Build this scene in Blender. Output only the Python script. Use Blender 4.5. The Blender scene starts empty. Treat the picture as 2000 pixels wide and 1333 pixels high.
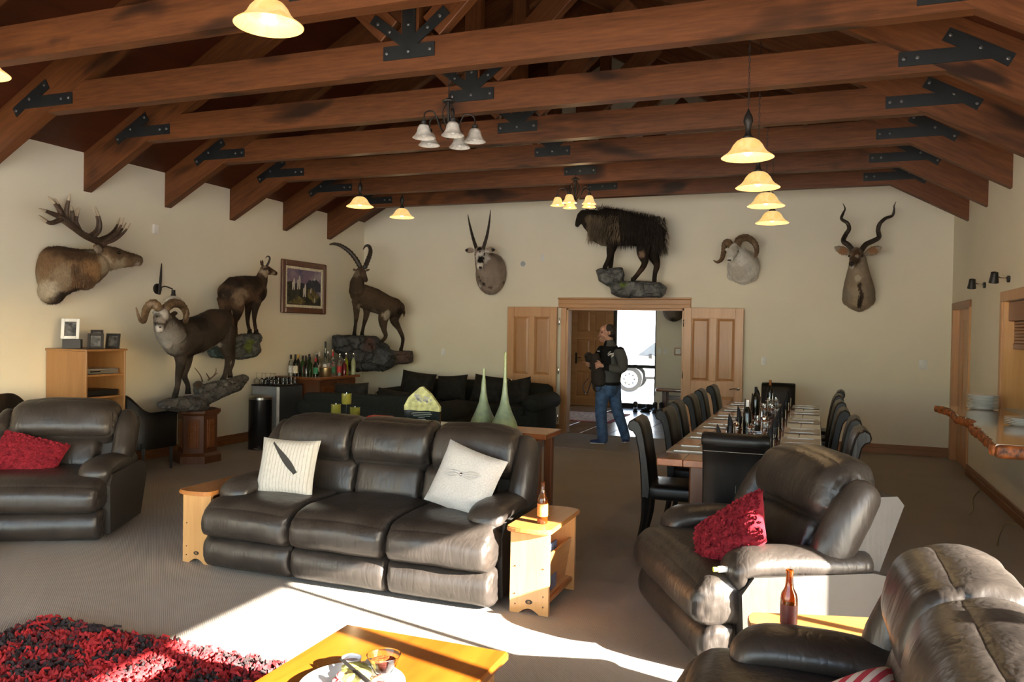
import bpy, bmesh, math, random
from mathutils import Vector, Matrix, Euler, noise

S = bpy.context.scene
C = S.collection
RND = random.Random(11)
PI = math.pi
XL, XR, YB, YF = -7.4855, 1.712, 12.24, -2.6      # room: left, right, back, front wall planes
XC = (XL + XR) / 2
ZE, TAN = 3.4855, 0.55                             # ceiling height at the eaves, roof pitch

# ---------------------------------------------------------------- camera
cam = bpy.data.cameras.new('camera')
cam.sensor_fit = 'HORIZONTAL'; cam.sensor_width = 36.0; cam.lens = 28.055
cam.clip_start = 0.05; cam.clip_end = 500
camo = bpy.data.objects.new('camera', cam); C.objects.link(camo)
def cam_matrix(yaw, pitch, roll, loc):
    cy, sy = math.cos(yaw), math.sin(yaw)
    f = Vector((-sy * math.cos(pitch), cy * math.cos(pitch), math.sin(pitch)))
    r = Vector((cy, sy, 0)); u = r.cross(f)
    c, s = math.cos(roll), math.sin(roll)
    r2 = r * c + u * s; u2 = u * c - r * s
    m = Matrix((r2, u2, -f)).transposed().to_4x4(); m.translation = loc
    return m
camo.matrix_world = cam_matrix(0.3641, -0.0137, 0.017, Vector((0, 0, 1.6321)))
S.camera = camo

# ---------------------------------------------------------------- sky, sun, exposure
SUN_TO = Vector((1.0, -0.26, 0.386)).normalized()
w = bpy.data.worlds.new('sky'); S.world = w; w.use_nodes = True
nt = w.node_tree; nt.nodes.clear()
sky = nt.nodes.new('ShaderNodeTexSky'); sky.sky_type = 'NISHITA'; sky.sun_disc = False
sky.sun_elevation = math.asin(SUN_TO.z); sky.sun_rotation = math.atan2(SUN_TO.x, SUN_TO.y)
sky.air_density = 1.0; sky.dust_density = 0.7; sky.ozone_density = 1.0
bg = nt.nodes.new('ShaderNodeBackground'); bg.inputs[1].default_value = 1.6
wo = nt.nodes.new('ShaderNodeOutputWorld')
nt.links.new(sky.outputs[0], bg.inputs[0]); nt.links.new(bg.outputs[0], wo.inputs[0])
sl = bpy.data.lights.new('sun', 'SUN'); sl.energy = 88.0; sl.angle = math.radians(0.55); sl.color = (1.0, 0.93, 0.82)
so = bpy.data.objects.new('sun', sl); C.objects.link(so)
so.rotation_euler = (-SUN_TO).to_track_quat('-Z', 'Y').to_euler(); so.location = (30, -8, 14)
S.view_settings.view_transform = 'Standard'; S.view_settings.look = 'None'
S.view_settings.gamma = 1.0; S.view_settings.use_curve_mapping = False
S.view_settings.exposure = 0.1
S.cycles.use_denoising = True
S.cycles.max_bounces = 10; S.cycles.diffuse_bounces = 6; S.cycles.glossy_bounces = 3
S.cycles.transmission_bounces = 6; S.cycles.transparent_max_bounces = 12
S.cycles.caustics_reflective = False; S.cycles.caustics_refractive = False
S.cycles.sample_clamp_indirect = 6.0

# ---------------------------------------------------------------- helpers: colour, materials
def lin(c):
    if isinstance(c, str):
        c = c.lstrip('#'); c = [int(c[i:i + 2], 16) / 255 for i in (0, 2, 4)]
        c = [(x / 12.92 if x <= 0.04045 else ((x + 0.055) / 1.055) ** 2.4) for x in c]
    return (c[0], c[1], c[2], 1.0)
MATS = {}
class NB:
    def __init__(s, name):
        s.m = bpy.data.materials.new(name); s.m.use_nodes = True
        s.t = s.m.node_tree; s.b = s.t.nodes['Principled BSDF']; s.out = s.t.nodes['Material Output']
    def n(s, typ, **k):
        x = s.t.nodes.new(typ)
        for a, v in k.items(): setattr(x, a, v)
        return x
    def l(s, a, b): s.t.links.new(a, b)
    def coord(s, scale=(1, 1, 1), rand=True, kind='Object'):
        tc = s.n('ShaderNodeTexCoord'); mp = s.n('ShaderNodeMapping')
        mp.inputs['Scale'].default_value = scale
        src = tc.outputs[kind]
        if rand:
            oi = s.n('ShaderNodeObjectInfo'); mu = s.n('ShaderNodeMath', operation='MULTIPLY'); mu.inputs[1].default_value = 37.0
            s.l(oi.outputs['Random'], mu.inputs[0]); ad = s.n('ShaderNodeVectorMath', operation='ADD')
            s.l(src, ad.inputs[0]); s.l(mu.outputs[0], ad.inputs[1]); src = ad.outputs[0]
        s.l(src, mp.inputs[0]); return mp.outputs[0]
    def noise(s, co, scale, detail=3, rough=.5, dist=0):
        x = s.n('ShaderNodeTexNoise'); x.inputs['Scale'].default_value = scale; x.inputs['Detail'].default_value = detail
        x.inputs['Roughness'].default_value = rough; x.inputs['Distortion'].default_value = dist
        s.l(co, x.inputs['Vector']); return x.outputs['Fac']
    def ramp(s, fac, stops):
        r = s.n('ShaderNodeValToRGB'); e = r.color_ramp.elements
        while len(e) < len(stops): e.new(0.5)
        for i, (p, c) in enumerate(stops): e[i].position = p; e[i].color = lin(c)
        s.l(fac, r.inputs[0]); return r.outputs[0]
    def mix(s, fac, a, b, mode='MIX'):
        x = s.n('ShaderNodeMix', data_type='RGBA', blend_type=mode)
        for v, i in ((fac, 0), (a, 6), (b, 7)):
            if hasattr(v, 'is_linked') or hasattr(v, 'links'): s.l(v, x.inputs[i])
            elif i == 0: x.inputs[0].default_value = v
            else: x.inputs[i].default_value = lin(v)
        return x.outputs[2]
    def bump(s, h, strength=.3, dist=.01, prev=None):
        b = s.n('ShaderNodeBump'); b.inputs['Strength'].default_value = strength; b.inputs['Distance'].default_value = dist
        s.l(h, b.inputs['Height'])
        if prev is not None: s.l(prev, b.inputs['Normal'])
        return b.outputs[0]
    def set(s, col=None, rough=None, metal=None, normal=None, **k):
        b = s.b.inputs
        if col is not None:
            if hasattr(col, 'links'): s.l(col, b['Base Color'])
            else: b['Base Color'].default_value = lin(col)
        if rough is not None:
            if hasattr(rough, 'links'): s.l(rough, b['Roughness'])
            else: b['Roughness'].default_value = rough
        if metal is not None: b['Metallic'].default_value = metal
        if normal is not None: s.l(normal, b['Normal'])
        for a, v in k.items(): b[a.replace('_', ' ')].default_value = v
        return s.m
def plain(name, col, rough=.5, metal=0., var=0.12, vs=6, bump=0.0, bs=40, spec=.5, **k):
    n = NB(name); co = n.coord((1, 1, 1))
    c = lin(col); f = n.noise(co, vs, 3)
    lo = [max(0, x * (1 - var)) for x in c[:3]]; hi = [min(1, x * (1 + var)) for x in c[:3]]
    cc = n.ramp(f, [(.3, lo), (.7, hi)])
    nm = n.bump(n.noise(co, bs, 4), bump, .01) if bump else None
    n.set(cc, rough, metal, nm); n.b.inputs['Specular IOR Level'].default_value = spec
    for a, v in k.items(): n.b.inputs[a.replace('_', ' ')].default_value = v
    return n.m
def wood(name, dark, light, axis=0, freq=9, rough=.4, knots=0.0, spec=.5, board=None, coat=0.0, stretch=.06, bump=.15, grain=.3):
    n = NB(name); sc = [1.0, 1.0, 1.0]; sc[axis] = stretch
    co = n.coord(tuple(sc))
    f1 = n.noise(co, freq, 5, .6, .6); f2 = n.noise(co, freq * 7, 3, .6)
    mid = [(a + b) / 2 for a, b in zip(lin(dark)[:3], lin(light)[:3])]
    c = n.ramp(f1, [(.28, dark), (.5, mid), (.72, light)])
    c = n.mix(grain, c, n.ramp(f2, [(.3, dark), (.7, light)]))
    if knots:
        k2 = n.coord(tuple(.35 if i == axis else 1. for i in range(3)))
        kf = n.noise(k2, 3.1, 2, .5, .3); kk = n.ramp(kf, [(.60, (0, 0, 0)), (.70, (1, 1, 1))])
        dk = [x * .35 for x in lin(dark)[:3]]
        mu = n.n('ShaderNodeMath', operation='MULTIPLY'); mu.inputs[1].default_value = knots; n.l(kk, mu.inputs[0])
        c = n.mix(mu.outputs[0], c, dk)
    nm = n.bump(f2, bump, .004)
    n.set(c, rough, 0, nm); n.b.inputs['Specular IOR Level'].default_value = spec
    n.b.inputs['Coat Weight'].default_value = coat; n.b.inputs['Coat Roughness'].default_value = .12
    return n.m
def leather(name, dark, light, rough=.36, crease=.35):
    n = NB(name); co = n.coord((1, 1, 1)); c2 = n.coord((4, 4, 1.6))
    f = n.noise(co, 5, 3); c = n.ramp(f, [(.3, dark), (.7, light)])
    wr = n.noise(c2, 3.0, 3, .55, .8); gr = n.noise(co, 260, 2)
    b1 = n.bump(wr, crease, .03)
    fine = n.noise(n.coord((7, 7, .7)), 2.6, 1, .5, .3); fr = n.ramp(fine, [(.40, (1, 1, 1)), (.5, (0, 0, 0)), (.60, (1, 1, 1))])
    b1 = n.bump(fr, crease * .55, .012, b1); b2 = n.bump(gr, .10, .002, b1)
    rr = n.n('ShaderNodeMapRange'); rr.inputs[3].default_value = rough - .06; rr.inputs[4].default_value = rough + .1
    n.l(f, rr.inputs[0]); n.set(c, rr.outputs[0], 0, b2); n.b.inputs['Specular IOR Level'].default_value = .46
    return n.m
def emit(name, col, st, base=None):
    n = NB(name); n.set(base or col, .4); n.b.inputs['Emission Color'].default_value = lin(col); n.b.inputs['Emission Strength'].default_value = st
    return n.m
def glass(name, col=(1, 1, 1), rough=0.0, ior=1.45, alpha=None):
    n = NB(name); n.set(col, rough); n.b.inputs['Transmission Weight'].default_value = 1.0; n.b.inputs['IOR'].default_value = ior
    return n.m
def vcol(name, rough=.8, scale=90, bump=.4, stretch=(1, 1, 1), spec=.2, strand=.35):
    n = NB(name); a = n.n('ShaderNodeVertexColor'); a.layer_name = 'Col'
    co = n.coord(stretch); f = n.noise(co, scale, 4, .65)
    dk = n.mix(1.0, a.outputs[0], n.ramp(f, [(.25, (1 - strand,) * 3), (.75, (1 + strand * .4,) * 3)]), 'MULTIPLY')
    n.set(dk, rough, 0, n.bump(f, bump, .006)); n.b.inputs['Specular IOR Level'].default_value = spec
    return n.m

# ---------------------------------------------------------------- helpers: geometry
class MB:
    def __init__(s): s.v = []; s.f = []
    def add(s, v, f, M=None):
        o = len(s.v)
        s.v += [tuple(M @ Vector(p)) if M is not None else tuple(p) for p in v]
        s.f += [tuple(i + o for i in q) for q in f]; return s
    def box(s, c, d, b=0.0, M=None):
        x, y, z = d[0] / 2, d[1] / 2, d[2] / 2
        if b <= 0:
            v = [(c[0] + i * x, c[1] + j * y, c[2] + k * z) for k in (-1, 1) for j in (-1, 1) for i in (-1, 1)]
            f = [(0, 2, 3, 1), (4, 5, 7, 6), (0, 1, 5, 4), (2, 6, 7, 3), (0, 4, 6, 2), (1, 3, 7, 5)]
            return s.add(v, f, M)
        b = min(b, x * .95, y * .95, z * .95); v = []; ix = {}
        for k in (-1, 1):
            for j in (-1, 1):
                for i in (-1, 1):
                    for a, p in enumerate(((x, y - b, z - b), (x - b, y, z - b), (x - b, y - b, z))):
                        ix[i, j, k, a] = len(v); v.append((c[0] + i * p[0], c[1] + j * p[1], c[2] + k * p[2]))
        f = []
        def q(l):
            n = [Vector(v[t]) for t in l]; nn = (n[1] - n[0]).cross(n[2] - n[0]); ce = sum(n, Vector()) / len(n) - Vector(c)
            f.append(tuple(l) if nn.dot(ce) > 0 else tuple(reversed(l)))
        cyc = ((-1, -1), (1, -1), (1, 1), (-1, 1))
        for g in (-1, 1):
            q([ix[g, a, b2, 0] for a, b2 in cyc]); q([ix[a, g, b2, 1] for a, b2 in cyc]); q([ix[a, b2, g, 2] for a, b2 in cyc])
        for i in (-1, 1):
            for j in (-1, 1):
                q([ix[i, j, -1, 0], ix[i, j, 1, 0], ix[i, j, 1, 1], ix[i, j, -1, 1]])
                q([ix[i, -1, j, 0], ix[i, 1, j, 0], ix[i, 1, j, 2], ix[i, -1, j, 2]])
                q([ix[-1, i, j, 1], ix[1, i, j, 1], ix[1, i, j, 2], ix[-1, i, j, 2]])
                for k in (-1, 1): q([ix[i, j, k, 0], ix[i, j, k, 1], ix[i, j, k, 2]])
        return s.add(v, f, M)
    def span(s, x0, x1, y0, y1, z0, z1, b=0.0, M=None):
        return s.box(((x0 + x1) / 2, (y0 + y1) / 2, (z0 + z1) / 2), (abs(x1 - x0), abs(y1 - y0), abs(z1 - z0)), b, M)
    def loft(s, pts, ra, rb=None, n=10, up=(0, 0, 1), caps=True, M=None, rnd=True, rib=None, closed=False):
        """tube through pts with radii ra (sideways) and rb (along up)"""
        P = [Vector(p) for p in pts]; m = len(P)
        ra = [ra] * m if not hasattr(ra, '__len__') else list(ra); rb = ra if rb is None else ([rb] * m if not hasattr(rb, '__len__') else list(rb))
        T = []
        for i in range(m):
            a = P[(i - 1) % m] if closed else P[max(i - 1, 0)]; b = P[(i + 1) % m] if closed else P[min(i + 1, m - 1)]
            T.append((b - a).normalized() if (b - a).length > 1e-9 else Vector((0, 0, 1)))
        U = Vector(up); rings = []; side = T[0].cross(U)
        if side.length < .15: side = T[0].cross(Vector((0, 1, 0)) if abs(T[0].y) < .8 else Vector((1, 0, 0)))
        side.normalize()
        for i in range(m):
            side = side - T[i] * side.dot(T[i])
            s2 = T[i].cross(U)
            if s2.length > .35:
                s2.normalize(); side = s2 if s2.dot(side) > -.2 else -s2
            side = side.normalized(); rings.append((P[i], side.copy(), side.cross(T[i]).normalized(), ra[i], rb[i]))
        if caps and rnd and not closed:
            c0, s0, u0, a0, b0 = rings[0]; c1, s1, u1, a1, b1 = rings[-1]
            r0, r1 = min(a0, b0), min(a1, b1)
            rings = [(c0 - T[0] * r0 * .55, s0, u0, a0 * .55, b0 * .55), (c0 - T[0] * r0 * .3, s0, u0, a0 * .85, b0 * .85)] + rings + \
                    [(c1 + T[-1] * r1 * .3, s1, u1, a1 * .85, b1 * .85), (c1 + T[-1] * r1 * .55, s1, u1, a1 * .55, b1 * .55)]
        v = []; f = []
        for k, (c, sd, u, a, b) in enumerate(rings):
            for j in range(n):
                t = 2 * PI * j / n; q = 1.0 if rib is None else rib(k, j)
                v.append(c + sd * (a * q * math.cos(t)) + u * (b * q * math.sin(t)))
        K = len(rings)
        for k in range(K if closed else K - 1):
            for j in range(n):
                a, b = k * n + j, k * n + (j + 1) % n; e = (k + 1) % K
                f.append((a, b, e * n + (j + 1) % n, e * n + j))
        if caps and not closed:
            f.append(tuple(reversed(range(n)))); f.append(tuple(range((K - 1) * n, K * n)))
        return s.add(v, f, M)
    def lathe(s, prof, n=20, c=(0, 0, 0), M=None):
        v = []; f = []
        for r, z in prof:
            for j in range(n):
                t = 2 * PI * j / n; v.append((c[0] + r * math.cos(t), c[1] + r * math.sin(t), c[2] + z))
        for k in range(len(prof) - 1):
            for j in range(n):
                a, b = k * n + j, k * n + (j + 1) % n; f.append((a, b, b + n, a + n))
        if prof[0][0] > 1e-4: f.append(tuple(reversed(range(n))))
        if prof[-1][0] > 1e-4: f.append(tuple(range((len(prof) - 1) * n, len(prof) * n)))
        return s.add(v, f, M)
    def prism(s, poly, h0, h1, axis='z', M=None):
        """extrude a 2-D outline; axis x: poly=(y,z), y: poly=(x,z), z: poly=(x,y)"""
        mk = {'z': lambda p, h: (p[0], p[1], h), 'y': lambda p, h: (p[0], h, p[1]), 'x': lambda p, h: (h, p[0], p[1])}[axis]
        n = len(poly); v = [mk(p, h0) for p in poly] + [mk(p, h1) for p in poly]
        f = [tuple(range(n)), tuple(reversed(range(n, 2 * n)))] + [(i, i + n, (i + 1) % n + n, (i + 1) % n) for i in range(n)]
        return s.add(v, f, M)
    def ball(s, c, r, n=12, m=8, M=None):
        r = (r, r, r) if not hasattr(r, '__len__') else r
        v = [(c[0], c[1], c[2] - r[2])]; f = []
        for k in range(1, m):
            a = PI * k / m - PI / 2
            for j in range(n):
                t = 2 * PI * j / n; v.append((c[0] + r[0] * math.cos(a) * math.cos(t), c[1] + r[1] * math.cos(a) * math.sin(t), c[2] + r[2] * math.sin(a)))
        v.append((c[0], c[1], c[2] + r[2])); e = len(v) - 1
        for j in range(n):
            f.append((0, 1 + (j + 1) % n, 1 + j)); o = 1 + (m - 2) * n; f.append((e, o + j, o + (j + 1) % n))
        for k in range(m - 2):
            for j in range(n):
                a, b = 1 + k * n + j, 1 + k * n + (j + 1) % n; f.append((a, b, b + n, a + n))
        return s.add(v, f, M)
    def pillow(s, c, d, r, bulge=(0, 0, 0), n=8, warp=None, M=None, wr=0.0, ws=6.0, pin=0.0):
        """rounded soft box: size d, edge radius r, faces bulged outward; warp(p) bends the result"""
        h = [x / 2 for x in d]; v = []; f = []; idx = {}
        r = [min(q, x * .98) for q, x in zip(r if hasattr(r, '__len__') else (r, r, r), h)]
        def vert(i, j, k):
            key = (i, j, k)
            if key in idx: return idx[key]
            u = [(-1 + 2 * t / n) for t in key]
            q = []
            for a in range(3):  # denser towards the edges
                q.append(math.copysign(1 - (1 - abs(u[a])) ** 1.5, u[a]) * h[a] if True else 0)
            inner = [max(-(h[a] - r[a]), min(h[a] - r[a], q[a])) for a in range(3)]
            dv = Vector([(q[a] - inner[a]) / r[a] for a in range(3)])
            if dv.length > 1e-9:
                # rounded shell
                l = max(abs(dv.x), abs(dv.y), abs(dv.z)); dn = dv.normalized() * l; p = Vector([inner[a] + dn[a] * r[a] for a in range(3)])
            else: p = Vector(q)
            for a in range(3):
                o1, o2 = (a + 1) % 3, (a + 2) % 3
                p[a] += bulge[a] * math.copysign(abs(u[a]) ** 2, u[a]) * (1 - u[o1] ** 2) * (1 - u[o2] ** 2)
            if wr:
                nn = noise.noise(Vector((p.x + c[0], p.y + c[1], p.z + c[2])) * ws + Vector((3.1, 7.7, 1.3)))
                p += p.normalized() * nn * wr
            if pin:   # leather gathered towards the side seams
                e = max(0, (abs(u[0]) - .35) / .65); k2 = noise.noise(Vector((c[0] * 9, (p.y + p.z) * 24, (p.y - p.z) * 24)))
                k3 = noise.noise(Vector((p.x * 16 + 5, p.y * 3, p.z * 3)))
                p += p.normalized() * (pin * e * e * k2 + pin * .45 * k3)
            if warp: p = Vector(warp(p))
            idx[key] = len(v); v.append((p.x + c[0], p.y + c[1], p.z + c[2])); return idx[key]
        for a in range(n):
            for b in range(n):
                f.append((vert(a, b, 0), vert(a, b + 1, 0), vert(a + 1, b + 1, 0), vert(a + 1, b, 0)))
                f.append((vert(a, b, n), vert(a + 1, b, n), vert(a + 1, b + 1, n), vert(a, b + 1, n)))
                f.append((vert(a, 0, b), vert(a + 1, 0, b), vert(a + 1, 0, b + 1), vert(a, 0, b + 1)))
                f.append((vert(a, n, b), vert(a, n, b + 1), vert(a + 1, n, b + 1), vert(a + 1, n, b)))
                f.append((vert(0, a, b), vert(0, a, b + 1), vert(0, a + 1, b + 1), vert(0, a + 1, b)))
                f.append((vert(n, a, b), vert(n, a + 1, b), vert(n, a + 1, b + 1), vert(n, a, b + 1)))
        return s.add(v, f, M)
    def mesh(s, name, smooth=35):
        me = bpy.data.meshes.new(name); me.from_pydata(s.v, [], s.f); me.validate()
        if smooth:
            me.polygons.foreach_set('use_smooth', [True] * len(me.polygons)); me.set_sharp_from_angle(angle=math.radians(smooth))
        me.update(); return me
    def build(s, name, mat, parent=None, smooth=35, loc=None, rot=None):
        me = s.mesh(name, smooth); me.materials.append(mat)
        return link(name, me, parent, loc, rot)
def link(name, me, parent=None, loc=None, rot=None):
    o = bpy.data.objects.new(name, me); C.objects.link(o)
    if parent is not None: o.parent = parent
    if loc is not None: o.location = loc
    if rot is not None: o.rotation_euler = rot
    return o
def tag(o, label=None, cat=None, group=None, kind=None):
    if label: o['label'] = label
    if cat: o['category'] = cat
    if group: o['group'] = group
    if kind: o['kind'] = kind
    return o
def thing(name, label, cat, loc=(0, 0, 0), rz=0.0, group=None):
    o = bpy.data.objects.new(name, None); C.objects.link(o); o.empty_display_size = .1
    o.location = loc; o.rotation_euler = (0, 0, rz); return tag(o, label, cat, group)
def struct(name, mb, mat, parent=None, smooth=0):
    o = mb.build(name, mat, parent, smooth)
    if parent is None: o['kind'] = 'structure'
    return o
KIDS = {}
def kids(o): return [c for c in bpy.data.objects if c.parent == o]
def copy_tree(o, parent=None, cache={}):
    c = o.copy(); C.objects.link(c); c.parent = parent
    ch = cache.get(o.name)
    if ch is None: ch = cache[o.name] = kids(o)
    for k in ch: copy_tree(k, c)
    return c
def dup(root, loc, rz=None, label=None, group=None):
    r = copy_tree(root); r.location = loc
    if rz is not None: r.rotation_euler = (0, 0, rz)
    if label: r['label'] = label
    if group: r['group'] = group
    return r
def remesh(mb, voxel, smooth=4, fac=.5, warp=None):
    """fuse all closed shapes of mb into one continuous skin"""
    me = bpy.data.meshes.new('tmp'); me.from_pydata(mb.v, [], mb.f); me.update()
    o = bpy.data.objects.new('tmp', me); C.objects.link(o)
    m = o.modifiers.new('r', 'REMESH'); m.mode = 'VOXEL'; m.voxel_size = voxel; m.use_smooth_shade = True
    if smooth:
        k = o.modifiers.new('s', 'SMOOTH'); k.factor = fac; k.iterations = smooth
    dg = bpy.context.evaluated_depsgraph_get(); r = bpy.data.meshes.new_from_object(o.evaluated_get(dg))
    bpy.data.objects.remove(o); bpy.data.meshes.remove(me)
    if warp:
        for vt in r.vertices: vt.co = warp(vt.co.copy())
    r.polygons.foreach_set('use_smooth', [True] * len(r.polygons)); return r
def paint(me, fn):
    """fur or cloth colour by place on the body"""
    a = me.color_attributes.new('Col', 'FLOAT_COLOR', 'POINT')
    for i, vt in enumerate(me.vertices):
        c = fn(vt.co, vt.normal); a.data[i].color = (c[0], c[1], c[2], 1)
def lerp(a, b, t): return tuple(x + (y - x) * t for x, y in zip(a, b))
def sstep(a, b, x):
    t = max(0., min(1., (x - a) / (b - a) if b != a else 0.)); return t * t * (3 - 2 * t)
def fbm(p, sc): return noise.fractal(Vector(p) * sc, 1.0, 2.0, 4)
def bez(pts, n=12):
    """smooth Catmull-Rom curve through points"""
    P = [Vector(p) for p in pts]; out = []
    for i in range(len(P) - 1):
        a, b, c, d = P[max(i - 1, 0)], P[i], P[i + 1], P[min(i + 2, len(P) - 1)]
        for k in range(n):
            t = k / n; out.append(.5 * ((2 * b) + (c - a) * t + (2 * a - 5 * b + 4 * c - d) * t * t + (3 * b - a - 3 * c + d) * t ** 3))
    return out + [P[-1]]
def ramp_r(vals, n):
    """interpolate a list of values to n samples"""
    o = []
    for i in range(n):
        x = i / (n - 1) * (len(vals) - 1); k = min(int(x), len(vals) - 2); o.append(vals[k] + (vals[k + 1] - vals[k]) * (x - k))
    return o

# ---------------------------------------------------------------- materials
M = {}
def wall_mat():
    n = NB('cream_paint'); co = n.coord((1, 1, 1), rand=False)
    n.set(n.ramp(n.noise(co, 1.3, 2), [(.3, (.75, .70, .57)), (.7, (.79, .74, .605))]), .72, 0, n.bump(n.noise(co, 180, 2), .05, .002))
    return n.m
M['wall'] = wall_mat()
def carpet_mat():
    n = NB('loop_carpet'); co = n.coord((1, 1, 1), rand=False)
    wv = n.n('ShaderNodeTexWave'); wv.inputs['Scale'].default_value = 42; wv.inputs['Distortion'].default_value = 1.2
    wv.inputs['Detail Scale'].default_value = 3.0; wv.bands_direction = 'DIAGONAL'; n.l(co, wv.inputs['Vector'])
    f = n.noise(co, 420, 2, .6); g = n.noise(co, 1.6, 3)
    c = n.ramp(f, [(.3, (.28, .25, .215)), (.7, (.46, .42, .37))])
    c = n.mix(.35, c, n.ramp(wv.outputs['Fac'], [(.2, (.26, .23, .195)), (.8, (.47, .43, .38))]))
    c = n.mix(.25, c, n.ramp(g, [(.35, (.33, .29, .245)), (.65, (.41, .375, .33))]))
    b = n.bump(wv.outputs['Fac'], .35, .004); b = n.bump(f, .5, .004, b)
    n.set(c, .95, 0, b); n.b.inputs['Specular IOR Level'].default_value = .1; return n.m
M['carpet'] = carpet_mat()
M['beam'] = wood('stained_beam', (.050, .016, .005), (.165, .055, .016), 0, 7, .5, .95, .3, stretch=.08, grain=.5)
M['ceil'] = wood('stained_ceiling', (.045, .010, .003), (.085, .020, .006), 1, 3, .5, 0, .3)
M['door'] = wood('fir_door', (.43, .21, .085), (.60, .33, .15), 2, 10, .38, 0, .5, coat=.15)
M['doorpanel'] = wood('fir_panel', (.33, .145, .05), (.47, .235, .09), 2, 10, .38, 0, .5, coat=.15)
M['frame'] = wood('fir_frame', (.36, .17, .065), (.52, .27, .11), 0, 10, .4, 0, .5)
M['base'] = wood('stained_skirting', (.17, .062, .022), (.28, .115, .042), 1, 9, .4, 0, .5)
M['basex'] = wood('stained_skirting_x', (.25, .11, .045), (.36, .17, .075), 0, 9, .4, 0, .5)
M['pine'] = wood('varnished_pine', (.50, .24, .075), (.68, .38, .15), 2, 7, .3, .25, .5, coat=.35)
M['pinetop'] = wood('varnished_top', (.36, .13, .03), (.50, .21, .055), 1, 7, .25, .2, .5, coat=.5)
M['rimu'] = wood('red_brown_wood', (.075, .022, .008), (.15, .052, .02), 2, 8, .32, 0, .5, coat=.3)
M['rimux'] = wood('red_brown_top', (.15, .045, .016), (.27, .10, .036), 1, 6, .2, 0, .5, coat=.6)
M['steel'] = plain('black_steel', (.012, .014, .015), .5, .3, .2)
M['bolt'] = plain('zinc_bolt', (.13, .13, .13), .45, .8)
M['chrome'] = plain('chrome', (.75, .74, .72), .15, 1.0)
M['white'] = plain('white_plastic', (.78, .78, .76), .4)
M['iron'] = plain('dark_iron', (.022, .019, .017), .5, .5)
M['tile'] = plain('slate_tile', (.16, .115, .085), .22, 0, .25, 5, .05, 60)
M['grout'] = plain('grout', (.10, .085, .07), .9)
M['black_metal'] = plain('black_frame', (.01, .01, .01), .4, .2)
M['ground'] = plain('pale_gravel', (.62, .60, .56), .9, 0, .15, .8, .3, 20)

# ---------------------------------------------------------------- the room
T = .16
floor = struct('floor', MB().span(XL - T, XR + T, YF - T, YB, -.1, 0), M['carpet'])
DX0, DX1, DZ = -3.735, -1.875, 2.0       # double doorway in the back wall
ridge = ZE + TAN * (XR - XL) / 2
mb = MB()
mb.span(XL - T, DX0, YB, YB + T, -.1, ZE).span(DX1, XR + T, YB, YB + T, -.1, ZE).span(DX0, DX1, YB, YB + T, DZ, ZE)
mb.prism([(XL - T, ZE), (XR + T, ZE), (XC, ridge + .1)], YB, YB + T, 'y')
wall_back = struct('wall_back', mb, M['wall'])
wall_left = struct('wall_left', MB().span(XL - T, XL, YF - T, YB, -.1, ZE + .02), M['wall'])
# right wall: sunny glazing near the camera, serving hatch, passage door near the far corner
HY0, HY1, HZ0, HZ1 = 6.25, 9.0, .95, 1.99
PY0, PY1, PZ = 10.86, 12.04, 2.0
GY0, GY1, GZ = -1.9, 3.69, 1.90
mb = MB()
mb.span(XR, XR + T, YF - T, GY0, -.1, ZE + .02).span(XR, XR + T, GY0, GY1, GZ, ZE + .02)
mb.span(XR, XR + T, GY1, HY0, -.1, ZE + .02)
mb.span(XR, XR + T, HY0, HY1, -.1, HZ0).span(XR, XR + T, HY0, HY1, HZ1, ZE + .02)
mb.span(XR, XR + T, HY1, PY0, -.1, ZE + .02).span(XR, XR + T, PY0, PY1, PZ, ZE + .02).span(XR, XR + T, PY1, YB, -.1, ZE + .02)
wall_right = struct('wall_right', mb, M['wall'])
# front wall behind the camera with wide glazing
FX0, FX1, FZ = -6.9, 1.2, 3.0
mb = MB()
mb.span(XL - T, FX0, YF - T, YF, -.1, ZE).span(FX1, XR + T, YF - T, YF, -.1, ZE).span(FX0, FX1, YF - T, YF, FZ, ZE)
mb.prism([(XL - T, ZE), (XR + T, ZE), (XC, ridge + .1)], YF - T, YF, 'y')
wall_front = struct('wall_front', mb, M['wall'])
def ceil_part(side):
    x0 = XL if side < 0 else XR; e = x0 + side * T
    z0 = ZE - TAN * T
    return [(e, z0), (XC, ridge), (XC, ridge + .1), (e, z0 + .1)]
struct('ceiling', MB().prism(ceil_part(-1), YF - T, YB + T, 'y').prism(ceil_part(1), YF - T, YB + T, 'y'), M['ceil'])
# window mullions of the two glazed fronts
wn = struct('window_1', MB().span(XR, XR + T, GY0, GY1, 0, .03), M['black_metal'])
for y in (3.67, 2.90, 1.775, .55, -.7):
    MB().box((XR + .08, y, GZ / 2), (.05, .045 if y > 2 else .085, GZ), .004).build('mullion', M['black_metal'], wn)
wn = struct('window_2', MB().span(FX0, FX1, YF - T, YF, 0, .03), M['black_metal'])
for x in (FX0 + .03, -4.8, -2.85, -.9, FX1 - .03):
    MB().box((x, YF - .08, FZ / 2), (.06, .05, FZ), .004).build('mullion', M['black_metal'], wn)

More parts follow.
